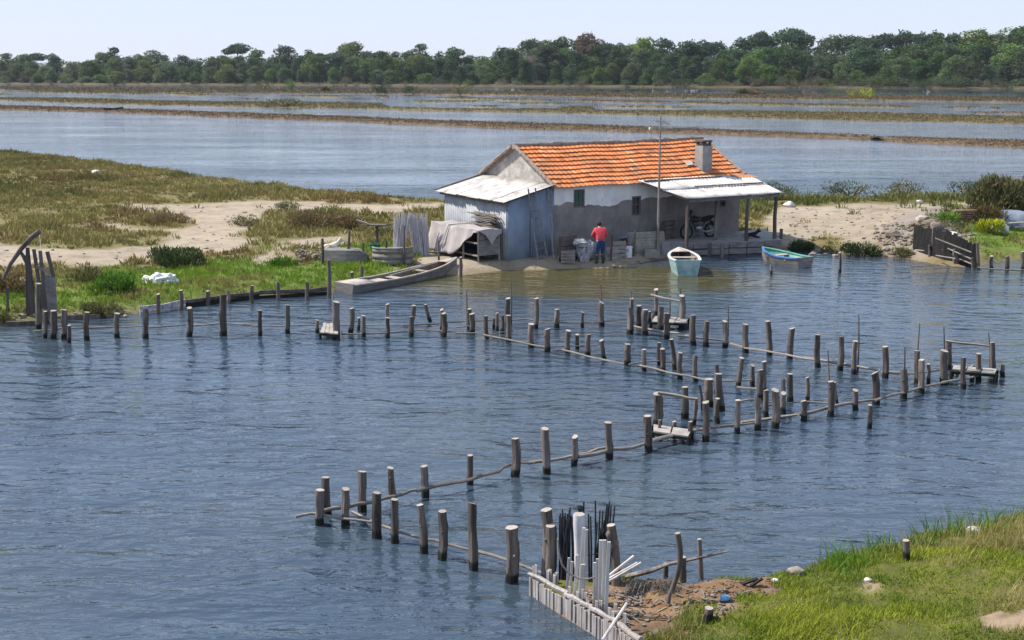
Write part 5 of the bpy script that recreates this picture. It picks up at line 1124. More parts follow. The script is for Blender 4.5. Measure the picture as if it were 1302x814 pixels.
mb = MB(); mb.tube([MC(.42, -.36, 1.0), MC(.44, -.15, 1.03), MC(.47, 0, .96), MC(.44, .15, 1.03), MC(.42, .36, 1.0)], .018, 6); mb.build('handlebar', M['blackpaint'], mt)
mb = MB(); mb.blob(MC(.6, 0, .88), (.1, .1, .1), 2, .02); mb.build('headlight', M['steel'], mt)
mb = MB(); rows = [[MC(.56 - .12 * j / 3, -.16 + .32 * i / 4, .95 + .3 * j / 3) for j in range(4)] for i in range(5)]; mb.grid(rows); mb.build('windscreen', M['glass'], mt, thick=.01)
mb = MB(); mb.tube([MC(.05, .13, .35), MC(-.3, .16, .28), MC(-.75, .17, .36)], [.03, .05, .045], 8); mb.build('exhaust', M['steel'], mt)
mb = MB(); mb.tube([MC(.86, 0, .42), MC(.8, 0, .6), MC(.66, 0, .68), MC(.5, 0, .62)], .06, 6); mb.tube([MC(-.85, 0, .5), MC(-.75, 0, .68), MC(-.6, 0, .7)], .07, 6); mb.build('mudguard', M['blackpaint'], mt)
mb = MB(); mb.tube([MC(.05, .1, .3), MC(.02, .32, .01)], .016, 5); mb.build('kickstand', M['steel'], mt)
# ------------------------------------------------------------------ POSTS IN THE WATER
def post_mesh(xt, yt, xb, yb, w, dry=False, bend=0.0, z0=0.0):
    b = W(xb, yb, z0); t = at_depth(xt, yt, b.y); r = max(.02, w / 2 / scale_at(b)); mb = MB(); h = t.z - z0
    low = b - (t - b) * (.7 / max(h, .2)); low.z = z0 - (.7 if not dry else .25)
    pts, rads = [low, b], [r * 1.05, r * 1.04]; nseg = 6
    side = V((random.uniform(-1, 1), random.uniform(-1, 1), 0)) * r * .35
    for i in range(1, nseg + 1):
        q = b.lerp(t, i / nseg) + side * 1.0 * math.sin(math.pi * i / nseg) + V((random.uniform(-1, 1), random.uniform(-1, 1), 0)) * r * .1 * (i < nseg) + V((bend * math.sin(math.pi * i / nseg), 0, 0)); pts.append(q); rads.append(r * (1.03 - .1 * i / nseg) * random.uniform(.92, 1.07))
    mb.tube(pts, rads, 11, jit=.11, capmi=1)
    top = mb.v[-11:]; tilt = V((random.uniform(-1, 1), random.uniform(-1, 1), 0)) * random.choice((.1, .2, .4))
    for i in range(11):
        v = V(mb.v[-11 + i]); v.z += (v - t).dot(tilt); mb.v[-11 + i] = tuple(v)
    if r > .05 and random.random() < .5:
        k = b.lerp(t, random.uniform(.4, .85)); a = random.uniform(3.3, 6.1); mb.blob(k + V((math.cos(a), math.sin(a), 0)) * r * .95, (r * .3, r * .3, r * .35), 1, .1)
    return mb, b, h, r, (xt - xb)
def post_row(phrase, items, group):
    items = sorted(items, key=lambda q: q[2])
    n = len(items)
    for i, it in enumerate(items):
        xt, yt, xb, yb, w = it[:5]; dk_ = len(it) > 5 and it[5] == 'd'
        mb, b, h, r, lean = post_mesh(xt, yt, xb, yb, w); o = mb.build('mooring_post' if False else 'wooden_post', [M['darkpost' if dk_ else 'post'], M['endgrain']], loc=b, ang=55)
        size = 'tall' if h > .95 else ('short' if h < .62 else 'medium'); tone = 'dark' if dk_ else 'grey'
        ln = ' leaning' if abs(lean) > 3.5 else ''; thk = 'thick ' if r > .115 else ('thin ' if r < .07 else '')
        where = f"{ORD[i]} from left" if i < 8 or n - i > 8 else f"{ORD[n - 1 - i]} from right"
        if i == n - 1: where = 'rightmost'
        if i == 0: where = 'leftmost'
        tag(o, f"{size} {thk}{tone}{ln} post, {where} of {phrase}", 'post', group)
PG = 'weathered posts standing in the lagoon'
def C_(l): return [((q[0], q[1], q[0], q[2], q[3]) + tuple(q[4:])) if len(q) in (4, 5) and not (len(q) == 5 and not isinstance(q[4], str)) else q for q in l]
post_row('the row by the sluice gate', C_([(110.7, 397, 432.5, 7.5), (149, 398.5, 429.4, 7), (185.3, 393.4, 430.4, 7), (240.7, 391.5, 428, 7.5), (284, 375.4, 427, 9), (330.5, 394.5, 427, 6), (365.7, 388, 424, 6)]), PG)
post_row('the cluster at the sluice gate', C_([(68, 395, 431, 8), (81.5, 394, 430, 8), (88, 413.7, 436, 5.5, 'd'), (57.4, 396, 430, 5), (49, 360.5, 418, 7.3)]), PG)
post_row('those round the left landing', C_([(403.3, 406.9, 423.6, 5, 'd'), (427.4, 383.8, 429.7, 8.8, 'd'), (447.5, 392, 446, 423.6, 6.4, 'd'), (456, 404, 420, 3.5, 'd'), (462.3, 401.5, 428.5, 5.6)]), PG)
post_row('the row right of left landing', C_([(492.6, 404, 429.7, 6), (522.8, 402.7, 428.5, 6), (564.3, 398.5, 428.5, 7), (600, 399, 424.8, 7.4), (618.5, 401.5, 426, 620, 431 - 0, 6)][:4] + [(617.8, 401.5, 619.5, 430.5, 6), (646.2, 401, 646.2, 434.8, 7)]), PG)
post_row('the back row before the house', C_([(492.6, 386.7, 416, 5), (526, 388.4, 522.5, 414, 5.8), (541, 387.2, 547, 409, 4.5), (561.4, 393.6, 421, 4.6), (597, 392.8, 419, 6), (632, 398, 420.5, 4.6, 'd'), (627.8, 404.4, 418.7, 3.5, 'd'), (638.5, 401.5, 424, 5), (645.8, 379.4, 416, 7)]
         + [(682, 379.4, 681.2, 417.8, 6.4, 'd'), (708, 393.3, 416.7, 7), (740.7, 397, 416.7, 4.3, 'd'), (765, 384.6, 414.7, 7)]), PG)
post_row('the slanting row in mid lagoon', C_([(675.4, 412, 441.6, 8.3), (696, 418.4, 446.8, 7.5), (723, 420.3, 721.8, 448.9, 7, 'd'), (734, 425.4, 443.7, 5.4), (748.5, 425.4, 747.5, 453, 7), (764.6, 432.7, 768.7, 458, 5.6, 'd'), (797.8, 437.5, 464.4, 8.7), (819, 444.3, 470.7, 6.4), (842.4, 443.4, 474, 6.4), (838, 435.4, 464.4, 5), (853.7, 431.4, 858, 469.8, 5.6), (864.5, 448.3, 482, 7), (884.4, 452.3, 485, 6.2)]), PG)
post_row('the middle landing cluster', C_([(800.5, 391.8, 424.5, 8.5), (803.6, 379.4, 410, 5), (812.5, 388.7, 417, 7), (820.6, 393.7, 426, 8.2, 'd'), (834.3, 368, 401, 6), (841, 389.7, 419.5, 8.5), (847.6, 398.3, 431, 8), (867, 376, 414.5, 8), (826, 396, 411, 4, 'd'), (830, 400, 412, 4)]), PG)
post_row('the long upper row', C_([(881.4, 400.7, 439, 8), (899, 408.4, 897.8, 440.6, 6.5), (921.6, 408.4, 442, 6.2), (948, 412.4, 448.3, 8), (976, 408.4, 978.3, 451.4, 7), (1007, 417.6, 1004, 456, 8, 'd'), (1039.8, 425.7, 467, 7.7), (1069.5, 428.3, 1068, 471, 7), (1088, 433.7, 1086, 475.7, 7), (1125.5, 440.7, 480.4, 8.4), (1166, 446, 487.4, 7.5, 'd'), (1180.3, 462.9, 487.4, 4.6, 'd')]), PG)
post_row('the crowded middle cluster', C_([(943, 455, 938.5, 492.8, 6.8), (957, 464.6, 491.3, 5.6, 'd'), (911, 464.6, 499, 6.2, 'd'), (913.5, 475.3, 917, 522, 10), (901.3, 482, 516, 12), (889.5, 490, 893, 522, 4), (966.8, 470.4, 508, 8.6), (971.7, 459.7, 500, 6.8), (996, 482, 522, 6), (1004.5, 475.3, 511, 8, 'd'), (1026.3, 480, 511, 5.6)]), PG)
post_row('those round the lower landing', C_([(836, 500.5, 541, 12.3), (871, 492, 532, 9.8), (823, 528.8, 825, 574.3, 9.8), (897.4, 511.3, 561, 9.4, 'd'), (912.4, 506.7, 538, 7), (885, 507, 881.5, 541, 5.5), (839, 534, 556, 4.5), (857, 536, 549, 6), (878, 536, 560, 6)]), PG)
post_row('the long lower row', C_([(938.3, 508.8, 937.3, 551, 7.6), (963.4, 505.8, 546.6, 8), (974.2, 496, 530, 6.8), (985.8, 496, 544, 9.8), (996.3, 500, 526, 6.8), (1021.8, 509.7, 535, 8.8), (1056.5, 485, 1056, 529.4, 8.6), (1061, 486, 1065, 516, 4), (1088, 496, 521.2, 7.5, 'd'), (1112.5, 474, 1114, 514.2, 9.4), (1106, 515, 1105, 544.8, 6), (1149, 470, 506.5, 8.6), (1171.7, 457.7, 500, 8)]), PG)
post_row('the right landing cluster', C_([(1201, 446, 488.5, 9.5, 'd'), (1206.7, 434.8, 470, 7, 'd'), (1225, 454.7, 494.4, 6.6), (1244.5, 449.6, 484, 7), (1261.5, 435.5, 479, 6.8), (1274.5, 464.5, 478.5, 6.6), (1236, 465, 480, 6, 'd'), (1217, 466, 477, 4, 'd')]), PG)
post_row('the row behind the nearest one', C_([(414, 607, 416, 654, 12), (460.5, 599.5, 461, 650, 10.4), (496.5, 595, 501.6, 641, 9.4), (539, 592.7, 541, 632, 9.2), (597.9, 578.7, 616, 8.4), (655, 557.6, 605, 10.4), (693, 545, 695.5, 602, 9.8), (731, 555.3, 730, 592, 8), (773, 537, 774.5, 583, 9.6)]), PG)
post_row('the row nearest the camera', C_([(406.5, 623, 406, 667, 11.6), (439.5, 621.6, 667, 11), (479, 626.5, 683.5, 11.6), (501.5, 635, 502, 690, 10), (533.8, 642, 539.2, 703, 9.6), (562.7, 650, 711, 11.6), (600.5, 640, 602, 724, 11.6), (650, 670.6, 740, 15.8)]), PG)
post_row('the dark tall ones by the white stakes', C_([(694.8, 648, 742, 14), (700.8, 667.7, 698, 746, 14.6)]), PG)
post_row('the shore right of the tarred boarding', C_([(1260.8, 325.6, 343, 5), (1280.5, 326, 344, 5), (1300, 320, 344, 4)]), PG)
post_row('the lone pair off the landing stage', C_([(1067.8, 321, 347, 4), (980.5, 337, 349, 3)]), PG)
# stakes and canes standing beside posts
for i, (xt, yt, xb, yb, lb) in enumerate(((593.3, 370, 593.5, 412, 'thin cane rising above the row, left of the house beach'), (650, 357, 650, 400, 'tall thin cane beside the tallest back post below the shed'), (763.5, 361, 765.5, 395, 'thin cane beside the back post below the person'), (802.5, 370, 801, 395, 'short cane at the left of the middle landing'),
        (835, 360, 834, 380, 'thin cane on the landing post below the board stack'), (926, 389, 925, 430, 'dark stick beside a post of the upper row'), (1092, 400, 1091, 436, 'tall dark cane above the upper row post'), (1150.5, 440.7, 1149, 475, 'dark stick behind the lower row post left of the right landing'),
        (1169.4, 411.5, 1163, 452, 'slanting thin pole left of the right landing'), (1200, 415, 1201, 450, 'thin rod on the left corner of the right landing'), (1257, 423, 1260, 475, 'dark stick on the right corner of the right landing'), (1052.5, 445, 1055, 490, 'tall dark cane above the lower row post'), (865, 366, 866, 380, 'short stub on the raised pole at the middle landing'), (852, 376, 851, 402, 'thin cane among the middle landing posts'), (424, 372, 425, 388, 'short stick at the left plank landing'))):
    b = W(xb, {593.3: 410, 650: 414, 763.5: 413, 802.5: 410, 835: 399, 926: 440, 1092: 473, 1150.5: 504, 1169.4: 485, 1200: 487, 1257: 477, 1052.5: 527, 865: 413, 852: 415, 424: 423}[xt], 0); t = at_depth(xt, yt, b.y); mb = MB(); mb.tube([b + V((0, 0, -.3)), b.lerp(t, .5) + V((.01, 0, 0)), t], [.026, .022, .014], 6)
    tag(mb.build('thin_stake', M['darkpost'], loc=b), lb, 'stake', 'thin stakes among the posts')
# rails
def rails(phrase, lines, group='rail poles lashed to the posts'):
    n = len(lines)
    for i, ln in enumerate(lines):
        z = ln[0]; r = ln[1] * .72; pts = [W(x, y, z) for x, y in ln[2:]]; full = []
        for a, b in zip(pts[:-1], pts[1:]):
            m = max(2, int((b - a).length / .5))
            for k in range(m): full.append(a.lerp(b, k / m) + (V((random.uniform(-.035, .035), random.uniform(-.04, .04), random.uniform(-.02, .02))) if k else V((0, 0, 0))))
        full.append(pts[-1]); nn = len(full); mb = MB(); mb.tube(full, [r * (1.1 - .4 * k / nn) for k in range(nn)], 7, jit=.1)
        where = 'only pole' if n == 1 else (f"{ORD[i]} from left")
        tag(mb.build('rail_pole', M['rail'], loc=full[0], ang=60), f"{'pale' if r > .04 else 'thin'} horizontal pole, {where} along {phrase}", 'rail', group)
rails('the row by the sluice gate', [(.15, .04, (42, 421.6), (83.6, 417), (106, 416.5)), (.15, .035, (106, 417), (144, 415.8), (182, 414.7)), (.15, .035, (189, 416.5), (236.6, 413.2)), (.15, .035, (245, 413.9), (280.5, 410.8), (328, 413.2)), (.15, .03, (319, 415), (366, 414.5), (402, 413.9))])
rails('the posts right of the left landing', [(.15, .03, (433.6, 413.7), (507, 413)), (.1, .035, (433.6, 425), (497.5, 423), (527, 420), (573.7, 421)), (.15, .035, (512, 413.4), (556.5, 411.8), (591, 408.8)), (.15, .03, (581, 416), (610.6, 415.5)), (.08, .035, (579, 424), (606, 423.6)), (.15, .03, (596, 408.5), (645, 407.5), (671, 405.6), (696, 410.5), (756, 410.5), (797.8, 405.5)), (.14, .045, (615, 426), (646, 432), (693, 441.8)), (.1, .03, (620, 427), (652, 420))])
rails('the slanting row in mid lagoon', [(.1, .025, (696, 441), (760, 439.5)), (.14, .045, (715.8, 445), (748, 453.5), (793.6, 462.6)), (.14, .03, (799.8, 463.6), (838, 459)), (.14, .045, (813.5, 465.2), (850, 474), (900, 484)), (.14, .03, (845, 460), (880, 457)), (.14, .035, (900, 484), (955, 483.6)), (.14, .045, (936.7, 492.5), (962.8, 494.6))])
rails('the upper row right of middle landing', [(.15, .05, (806, 415.5), (845, 422), (876, 427.6)), (.15, .045, (862, 426.6), (921, 433.2)), (.15, .05, (920, 434), (948, 442.6), (1001, 451.4)), (.15, .04, (999, 451), (1040, 458.5)), (.15, .05, (1022, 454.8), (1052, 459.5), (1088, 466)), (.15, .05, (1056, 459.6), (1119, 471.4)), (.12, .035, (1129, 473.6), (1164.7, 476), (1200, 470))])
rails('the lower row between two landings', [(.16, .06, (829, 560.6), (862, 552.5), (902, 545)), (.16, .045, (898, 544), (933.6, 540.5), (960, 537.5)), (.14, .05, (942, 537.5), (995, 530), (1020, 526.6)), (.16, .05, (1015, 527.5), (1055, 518), (1088, 512), (1118, 508.4)), (.16, .05, (1112, 509.4), (1169.4, 493.2), (1202, 486.2)), (.16, .045, (1198, 486.6), (1223, 482.7), (1247, 476.5)), (.2, .035, (967.4, 516.5), (1016.5, 511)), (.2, .03, (1026, 511), (1052, 513)), (.2, .03, (942, 510), (965, 508))])
rails('the back row left of lower landing', [(.18, .05, (410, 650), (440, 645), (472.7, 638.7), (510.6, 629), (537.6, 622)), (.18, .05, (530, 624), (586, 612.4), (613, 604.3), (635, 599.6), (647, 591.6), (680, 588.7)), (.18, .045, (672, 589), (700, 585.5), (731, 579), (760, 571), (780, 569)), (.17, .055, (735, 581), (780, 571.4), (803, 569.8), (829, 561))])
rails('the front row nearest the camera', [(.16, .04, (375.4, 657), (397, 652.7), (429.5, 659), (472.7, 663.7)), (.14, .035, (448, 651), (474, 663)), (.12, .035, (486, 668.6), (508, 676.5), (543, 687)), (.12, .04, (535, 685), (570, 692), (603, 700.5)), (.12, .04, (606, 701), (643, 711.6), (690, 729))])
rails('the top of the middle landing', [(.95, .05, (828, 375), (865, 383))])
rails('the top of the lower landing', [(.92, .05, (837, 499.5), (862, 503), (887, 507.8))])
rails('the top of the right landing', [(1.0, .045, (1203, 434), (1230, 437), (1258, 440))])
rails('the shore right of the tarred boarding', [(.12, .04, (1243, 340), (1280, 343), (1302, 343))])
# plank landings
def landing(label, z, corners, nb, posts=True):
    c = [W(x, y, z) for x, y in corners]; root = empty('plank_landing', (c[0] + c[2]) / 2, label, 'landing', 'small plank landings among the posts')
    mb = MB()
    for i in range(nb):
        a, b = (i + .04) / nb, (i + .96) / nb; p = [c[0].lerp(c[1], a), c[0].lerp(c[1], b), c[3].lerp(c[2], b), c[3].lerp(c[2], a)]; d = random.uniform(-.012, .012); e = (p[3] - p[0]).normalized() * random.uniform(-.05, .08)
        q = [p[0] - e, p[1] - e, p[2] + e, p[3] + e]; mb.add([zz(v, z + d) for v in q] + [zz(v, z + d - .03) for v in q], [(0, 1, 2, 3), (7, 6, 5, 4), (0, 4, 5, 1), (1, 5, 6, 2), (2, 6, 7, 3), (3, 7, 4, 0)])
    mb.build('planking', M['plank'], root, smooth=False)
    mb = MB(); mb.bar(zz(c[0], z - .07), zz(c[1], z - .07), .07, .07); mb.bar(zz(c[3], z - .07), zz(c[2], z - .07), .07, .07); mb.build('bearer', M['darkpost'], root, smooth=False)
    for q in c: mb = MB(); mb.tube([zz(q, -.7), zz(q, z - .03)], .045, 7); mb.build('leg', M['darkpost'], root)
landing('left plank landing of pale boards beside a tall dark post', .22, [(407, 422), (430, 424), (428, 411), (411, 411)], 4)
landing('middle plank landing below the house, near the turquoise boat', .25, [(828, 408), (872, 410), (876, 404), (832, 402)], 3)
landing('lower plank landing with one broad board, nearest to the camera', .22, [(830, 547.5), (876, 553.5), (880, 546.5), (830, 539.5)], 2)
landing('right plank landing at the end of the rows', .3, [(1210, 470), (1266, 474), (1268, 469.5), (1212, 464)], 3)
# ------------------------------------------------------------------ LEFT SLUICE GATE
sg = empty('sluice_gate', W(66, 412, 0), 'old sluice gate of tall grey boards with a log lever at the left', 'sluice gate')
b = W(64, 414, 0)
def SGp(x, y, dy=0): return at_depth(x, y, b.y + dy)
for (x0, y0, x1, y1, w) in ((43, 317, 55, 395, .10), (51, 319, 61, 412, .10), (60, 320, 68, 352, .11)):
    mb = MB(); mb.bar(SGp(x0, y0), SGp(x1, y1), w, .05, up=(0, -1, 0)); mb.build('upright_board', M['darkpost'], sg, smooth=False)
mb = MB()
for i in range(3):
    x = 61 + i * 4.4; q0, q1 = SGp(x - 1.5, 349 + i * 1.5), SGp(x + 1.2, 418); mb.bar(q0, q1, .115, .04, up=(0, -1, 0))
mb.build('gate_panel', M['board'], sg, smooth=False)
mb = MB(); mb.bar(SGp(46, 339, -.06), SGp(63, 347, -.06), .1, .03, up=(0, -1, 0)); mb.bar(SGp(52, 395, -.06), SGp(74, 395, -.06), .05, .05); mb.build('cross_board', M['rail'], sg, smooth=False)
mb = MB(); mb.tube([SGp(40, 425, .9), SGp(38, 372, .9), SGp(36, 335, .9), SGp(35, 315, .9)], [.17, .15, .09, .06], 8, jit=.08); mb.tube([SGp(35.5, 337, .9), SGp(30, 326, .9), SGp(26, 320, .9)], [.07, .06, .05], 7); mb.build('forked_post', M['darkpost'], sg)
lv = [SGp(4, 355, .85), SGp(13, 336, .85), SGp(27, 316, .85), SGp(40, 302, .85), SGp(50, 294, .85)]; mb = MB(); mb.tube(lv, [.045, .06, .075, .08, .08], 9, jit=.08); mb.build('lever', M['darkpost'], sg)
mb = MB(); mb.tube([SGp(50.5, 298, .8), SGp(52, 320, .1)], .01, 5); mb.build('rope', M['rope'], sg)
# bank revetment on the left
def revet(name, pts, z0, z1, label, mat, nplank=3, cat='bank boarding'):
    mb = MB()
    for (x0, y0), (x1, y1) in zip(pts[:-1], pts[1:]):
        a, b2 = W(x0, y0, 0), W(x1, y1, 0)
        for k in range(nplank):
            zc = z0 + (z1 - z0) * (k + .5) / nplank; mb.bar(zz(a, zc + random.uniform(-.02, .02)), zz(b2, zc + random.uniform(-.02, .02)), .05, (z1 - z0) / nplank * .92)
    return tag(mb.build(name, M[mat], loc=W(*pts[0], 0), smooth=False), label, cat)
revet('bank_boarding', [(236, 391), (282, 385), (330, 379.5), (390, 377), (420, 374)], -.2, .27, 'low grey boarding along the grassy bank left of the punt', 'darkpost')
revet('bank_boarding', [(178, 400.5), (206, 397), (236, 391)], -.2, .28, 'pale net covered boarding on the bank below the white sack', 'net')
revet('bank_boarding', [(8, 415), (48, 414)], -.2, .16, 'low broken boarding on the bank at the far left edge', 'landpost', 1)
revet('bank_boarding', [(86, 407), (128, 405)], -.1, .16, 'low plank edging on the bank right of the sluice gate', 'landpost', 1)
for i, (x0, y0, x1, y1, w, lb) in enumerate(((320.5, 363, 320.5, 384, 5, 'short bank post, third along the boarding left of the punt'), (354, 358.7, 354, 380, 5, 'short bank post, fourth along the boarding left of the punt'), (390.5, 359.5, 390.5, 379, 5, 'dark short bank post just left of the tall pale one'), (418, 330.5, 418.5, 376, 5.5, 'tall pale post at the left end of the punt'),
        (264, 370, 264, 386, 5, 'short bank post, first along the boarding left of the punt'), (290, 370, 290, 384, 5, 'short bank post, second along the boarding left of the punt'), (201, 374, 201, 398, 5, 'grey post in the net covered boarding, left one'), (230, 369, 230, 393, 5, 'grey post in the net covered boarding, right one'),
        (459.5, 339, 459.5, 358, 5, 'short thick post behind the punt side'), (447, 346, 447, 359, 5, 'stubby pale post behind the stern of the punt'), (586, 327, 586, 350, 4.5, 'small mooring post at the bow of the punt'))):
    mb, bb, h, r, _ = post_mesh(x0, y0, x1, y1, w, True, 0, .05); tag(mb.build('bank_post', [M['landpost'], M['endgrain']], loc=bb, ang=55), lb, 'post')
for i, (x0, y0, x1, y1, w, lb) in enumerate(((410, 303.4, 410, 336, 3.6, 'grey post in the grass left of the upturned boat'), (444.5, 293, 441, 334, 3.6, 'leaning dark post beside the upturned boat'), (461.7, 309, 461, 334, 3, 'thin dark post at the right end of the upturned boat'), (513.6, 287, 514, 339, 3.4, 'knotty dark post before the cane bundles'),
        (491.5, 305.7, 490, 337, 3, 'dark leaning post before the plank bin'), (558, 305.7, 558, 331, 2.6, 'thin dark stake in front of the tarpaulin'), (10, 366, 10.5, 396, 3.5, 'small stake in the grass at the left edge'))):
    g = G(x1, y1); t = at_depth(x0, y0, g.y); mb = MB(); rr = w / 2 / scale_at(g); mb.tube([g + V((0, 0, -.25)), g.lerp(t, .5) + V((random.uniform(-.02, .02), 0, 0)), t], [rr, rr * .95, rr * .85], 8, jit=.08)
    tag(mb.build('bank_post', M['landpost' if 'grey' in lb else 'darkpost'], loc=g), lb, 'post')
# white sack
a = G(204, 361); mb = MB(); mb.blob(a + V((-.32, 0, .12)), (.32, .25, .17), 4, .75); mb.blob(a + V((.05, .02, .15)), (.40, .28, .22), 4, .8); mb.blob(a + V((.36, 0, .14)), (.28, .24, .2), 4, .7); mb.blob(a + V((.18, -.1, .08)), (.4, .2, .12), 4, .8)
tag(mb.build('plastic_sack', M['white'], loc=a), 'crumpled white plastic sack lying on the green bank', 'sack')
# rubble heaps
def rubble(name, area, n, smin, smax, label, mat='stone', lift=0.0, kind='stuff'):
    mb = MB(); P0 = G(*area[0])
    for k in range(n):
        cxp = random.uniform(min(q[0] for q in area), max(q[0] for q in area)); cyp = random.uniform(min(q[1] for q in area), max(q[1] for q in area)); q = G(cxp, cyp); s = random.uniform(smin, smax) * random.uniform(.6, 1)
        mb.blob(q + V((0, 0, s * .25 + lift * random.random())), (s, s * random.uniform(.7, 1.1), s * random.uniform(.5, .8)), 1 if s < .15 else 2, .45)
    return tag(mb.build(name, M[mat], loc=P0, ang=25), label, 'rubble', kind=kind)
rubble('shell_heap', [(377, 322), (408, 334)], 70, .06, .15, 'heap of pale stones and shells left of the upturned boat', lift=.25)
rubble('bank_rubble', [(1112, 286), (1205, 312)], 260, .03, .17, 'tan rubble piled on the bank behind the tarred boarding', 'rubble')
rubble('bank_rubble', [(1195, 288), (1240, 305)], 24, .07, .18, 'scattered pale stones on the green bank right of the rubble mound', 'stone')
rubble('shore_stones', [(8, 399), (160, 404)], 70, .04, .12, 'pale stones and shells along the left shore beside the sluice gate', 'stone')
rubble('shore_stones', [(1030, 318), (1160, 326)], 40, .06, .2, 'grey stones along the waterline right of the landing stage')
for px, py, s, lb, mt_ in ((1182, 287, .30, 'large tan boulder on top of the rubble mound', 'rubble'), (1191, 291, .34, 'large dark sided boulder right of the tan one', 'rubble'), (1172, 281, .3, 'small pale boulder at the back of the rubble mound', 'stone'), (1135, 302, .35, 'dark rounded boulder at the left of the rubble mound', 'rubble'), (1270, 297, .45, 'pale boulder below the blue covered heap', 'whitestone'), (1211, 300, .22, 'white round stone behind the tarred boarding', 'whitestone'),
                           (1003, 263, .3, 'pale stone by the track right of the porch', 'whitestone'), (178, 352, .1, 'small pale stone left of the white sack', 'whitestone'), (1168, 259, .22, 'small white stone at the scrub edge above the sandy track', 'whitestone'), (122, 221, .32, 'white stone among the scrub at the upper left', 'whitestone')):
    g = G(px, py); mb = MB(); mb.blob(g + V((0, 0, s * .35)), (s, s * .8, s * .62), 2, .4); tag(mb.build('boulder', M[mt_], loc=g, ang=30), lb, 'stone')
mb = MB()
for k in range(420):
    a_ = random.random()
    q = G(random.uniform(985, 1180), random.uniform(259, 312)) if a_ < .45 else G(random.uniform(0, 420), random.uniform(258, 338))
    if sandness(np.array([[q.x, q.y]]))[0] < .1: continue
    r_ = random.uniform(.03, .10) * (1.4 if random.random() < .1 else 1); mb.blob(q + V((0, 0, r_ * .25)), (r_, r_ * .8, r_ * .55), 1, .45)
tag(mb.build('track_stones', M['stone'], loc=G(1080, 285), ang=25), 'small stones scattered over the sandy tracks', 'stones', kind='stuff')
# tarred sheet boarding on the right
tbz = empty('tarred_boarding', W(1162, 330, 0), 'tarred upright boarding holding the bank on the right', 'bank boarding')
mb = MB(); pts = [(1160, 327, 286), (1180, 331, 289), (1200, 335.5, 292), (1220, 338.5, 301), (1242, 341, 313)]
for (x0, y0, t0_), (x1, y1, t1_) in zip(pts[:-1], pts[1:]):
    for k in range(8):
        f0, f1 = k / 8, (k + .93) / 8; a, c = W(x0 + (x1 - x0) * f0, y0 + (y1 - y0) * f0, 0), W(x0 + (x1 - x0) * f1, y0 + (y1 - y0) * f1, 0); tz = at_depth(x0 + (x1 - x0) * f0, t0_ + (t1_ - t0_) * f0 + random.uniform(-1.5, 3), a.y).z
        o_ = V((0, random.uniform(0, .03), 0)); mb.add([zz(a, -.5) + o_, zz(c, -.5) + o_, zz(c, tz) + o_, zz(a, tz + random.uniform(-.03, .03)) + o_] + [zz(a, -.5) + o_ + V((0, .04, 0)), zz(c, -.5) + o_ + V((0, .04, 0)), zz(c, tz) + o_ + V((0, .04, 0)), zz(a, tz) + o_ + V((0, .04, 0))], [(0, 1, 2, 3), (7, 6, 5, 4), (0, 4, 5, 1), (1, 5, 6, 2), (2, 6, 7, 3), (3, 7, 4, 0)])
mb.build('boarding', M['tarboard'], tbz, smooth=False)
def tb_post(x0, y0, x1, y1, w, m='landpost', dy=-.12):
    q = W(x1, y1, 0); q.y += dy; t = at_depth(x0, y0, q.y); mb = MB(); r = w / 2 / scale_at(q); mb.tube([zz(q, -.6), q, t], [r, r, r * .9], 8, jit=.08); mb.build('support_post', M[m], tbz)
for q in ((1167.5, 288, 1163, 326, 3.5), (1187, 289, 1184, 331, 4), (1181.5, 312, 1181, 331, 4), (1199, 316, 1199, 334, 4), (1213, 317, 1212, 337, 4), (1216.5, 320, 1216, 337, 6.5), (1236, 328, 1236, 342, 4), (1242.6, 308.8, 1243, 342, 4.2), (1194.5, 291, 1194, 306, 2.5), (1204, 293, 1204, 307, 2.5)): tb_post(*q)
for (x0, y0, x1, y1) in ((1189, 303, 1235, 321), (1205, 316, 1236, 330), (1212, 326, 1236, 336), (1164, 318, 1175, 319), (1190, 325, 1215, 329)):
    qa = W(x0, (y0 + 334) / 2 + 15, 0); qb = W(x1, 341, 0); ya = W(x0, 335, 0).y - .25; mb = MB(); mb.tube([at_depth(x0, y0, ya), at_depth(x1, y1, W(x1, 341, 0).y - .2)], .03, 6); mb.build('brace', M['rail'], tbz)
# blue covered heap at right, brick stack
a = G(1290, 291); bt_ = empty('covered_heap', a, 'faded blue tarpaulin covering a low heap at the right edge', 'tarpaulin'); mb = MB(); rows = []
for i in range(13):
    u = -1 + 2 * i / 12; r = []
    for j in range(9):
        v = -1 + 2 * j / 8; h = .75 * (1 - abs(u) ** 3) ** .6 * (1 - abs(v) ** 2.5) ** .7 if abs(u) < 1 and abs(v) < 1 else 0; r.append(a + V((u * 1.6, 1.0 + v * 1.0, h - .03 + .04 * math.sin(5 * u + 3 * v))))
    rows.append(r)
mb.grid(rows); mb.build('cover', M['bluetarp'], bt_, ang=70)
mb = MB(); mb.bar(a + V((-.6, -.25, .28)), a + V((1.5, -.3, .42)), .35, .03); mb.bar(a + V((-.2, -.45, .14)), a + V((1.3, -.5, .2)), .3, .03); mb.build('pale_sheet', M['board'], bt_, smooth=False)
a = G(1224, 281); mb = MB()
for k in range(5):
    for i in range(2): mb.bar(a + V((-.4 + .1 * (k % 2), .2 * i, .05 + k * .1)), a + V((.4 + .05 * k, .2 * i + .02, .05 + k * .1 + random.uniform(-.01, .03))), .17, .075)
tag(mb.build('brick_stack', M['brick'], loc=a, smooth=False), 'small stack of reddish brown blocks beside the large bush', 'blocks')
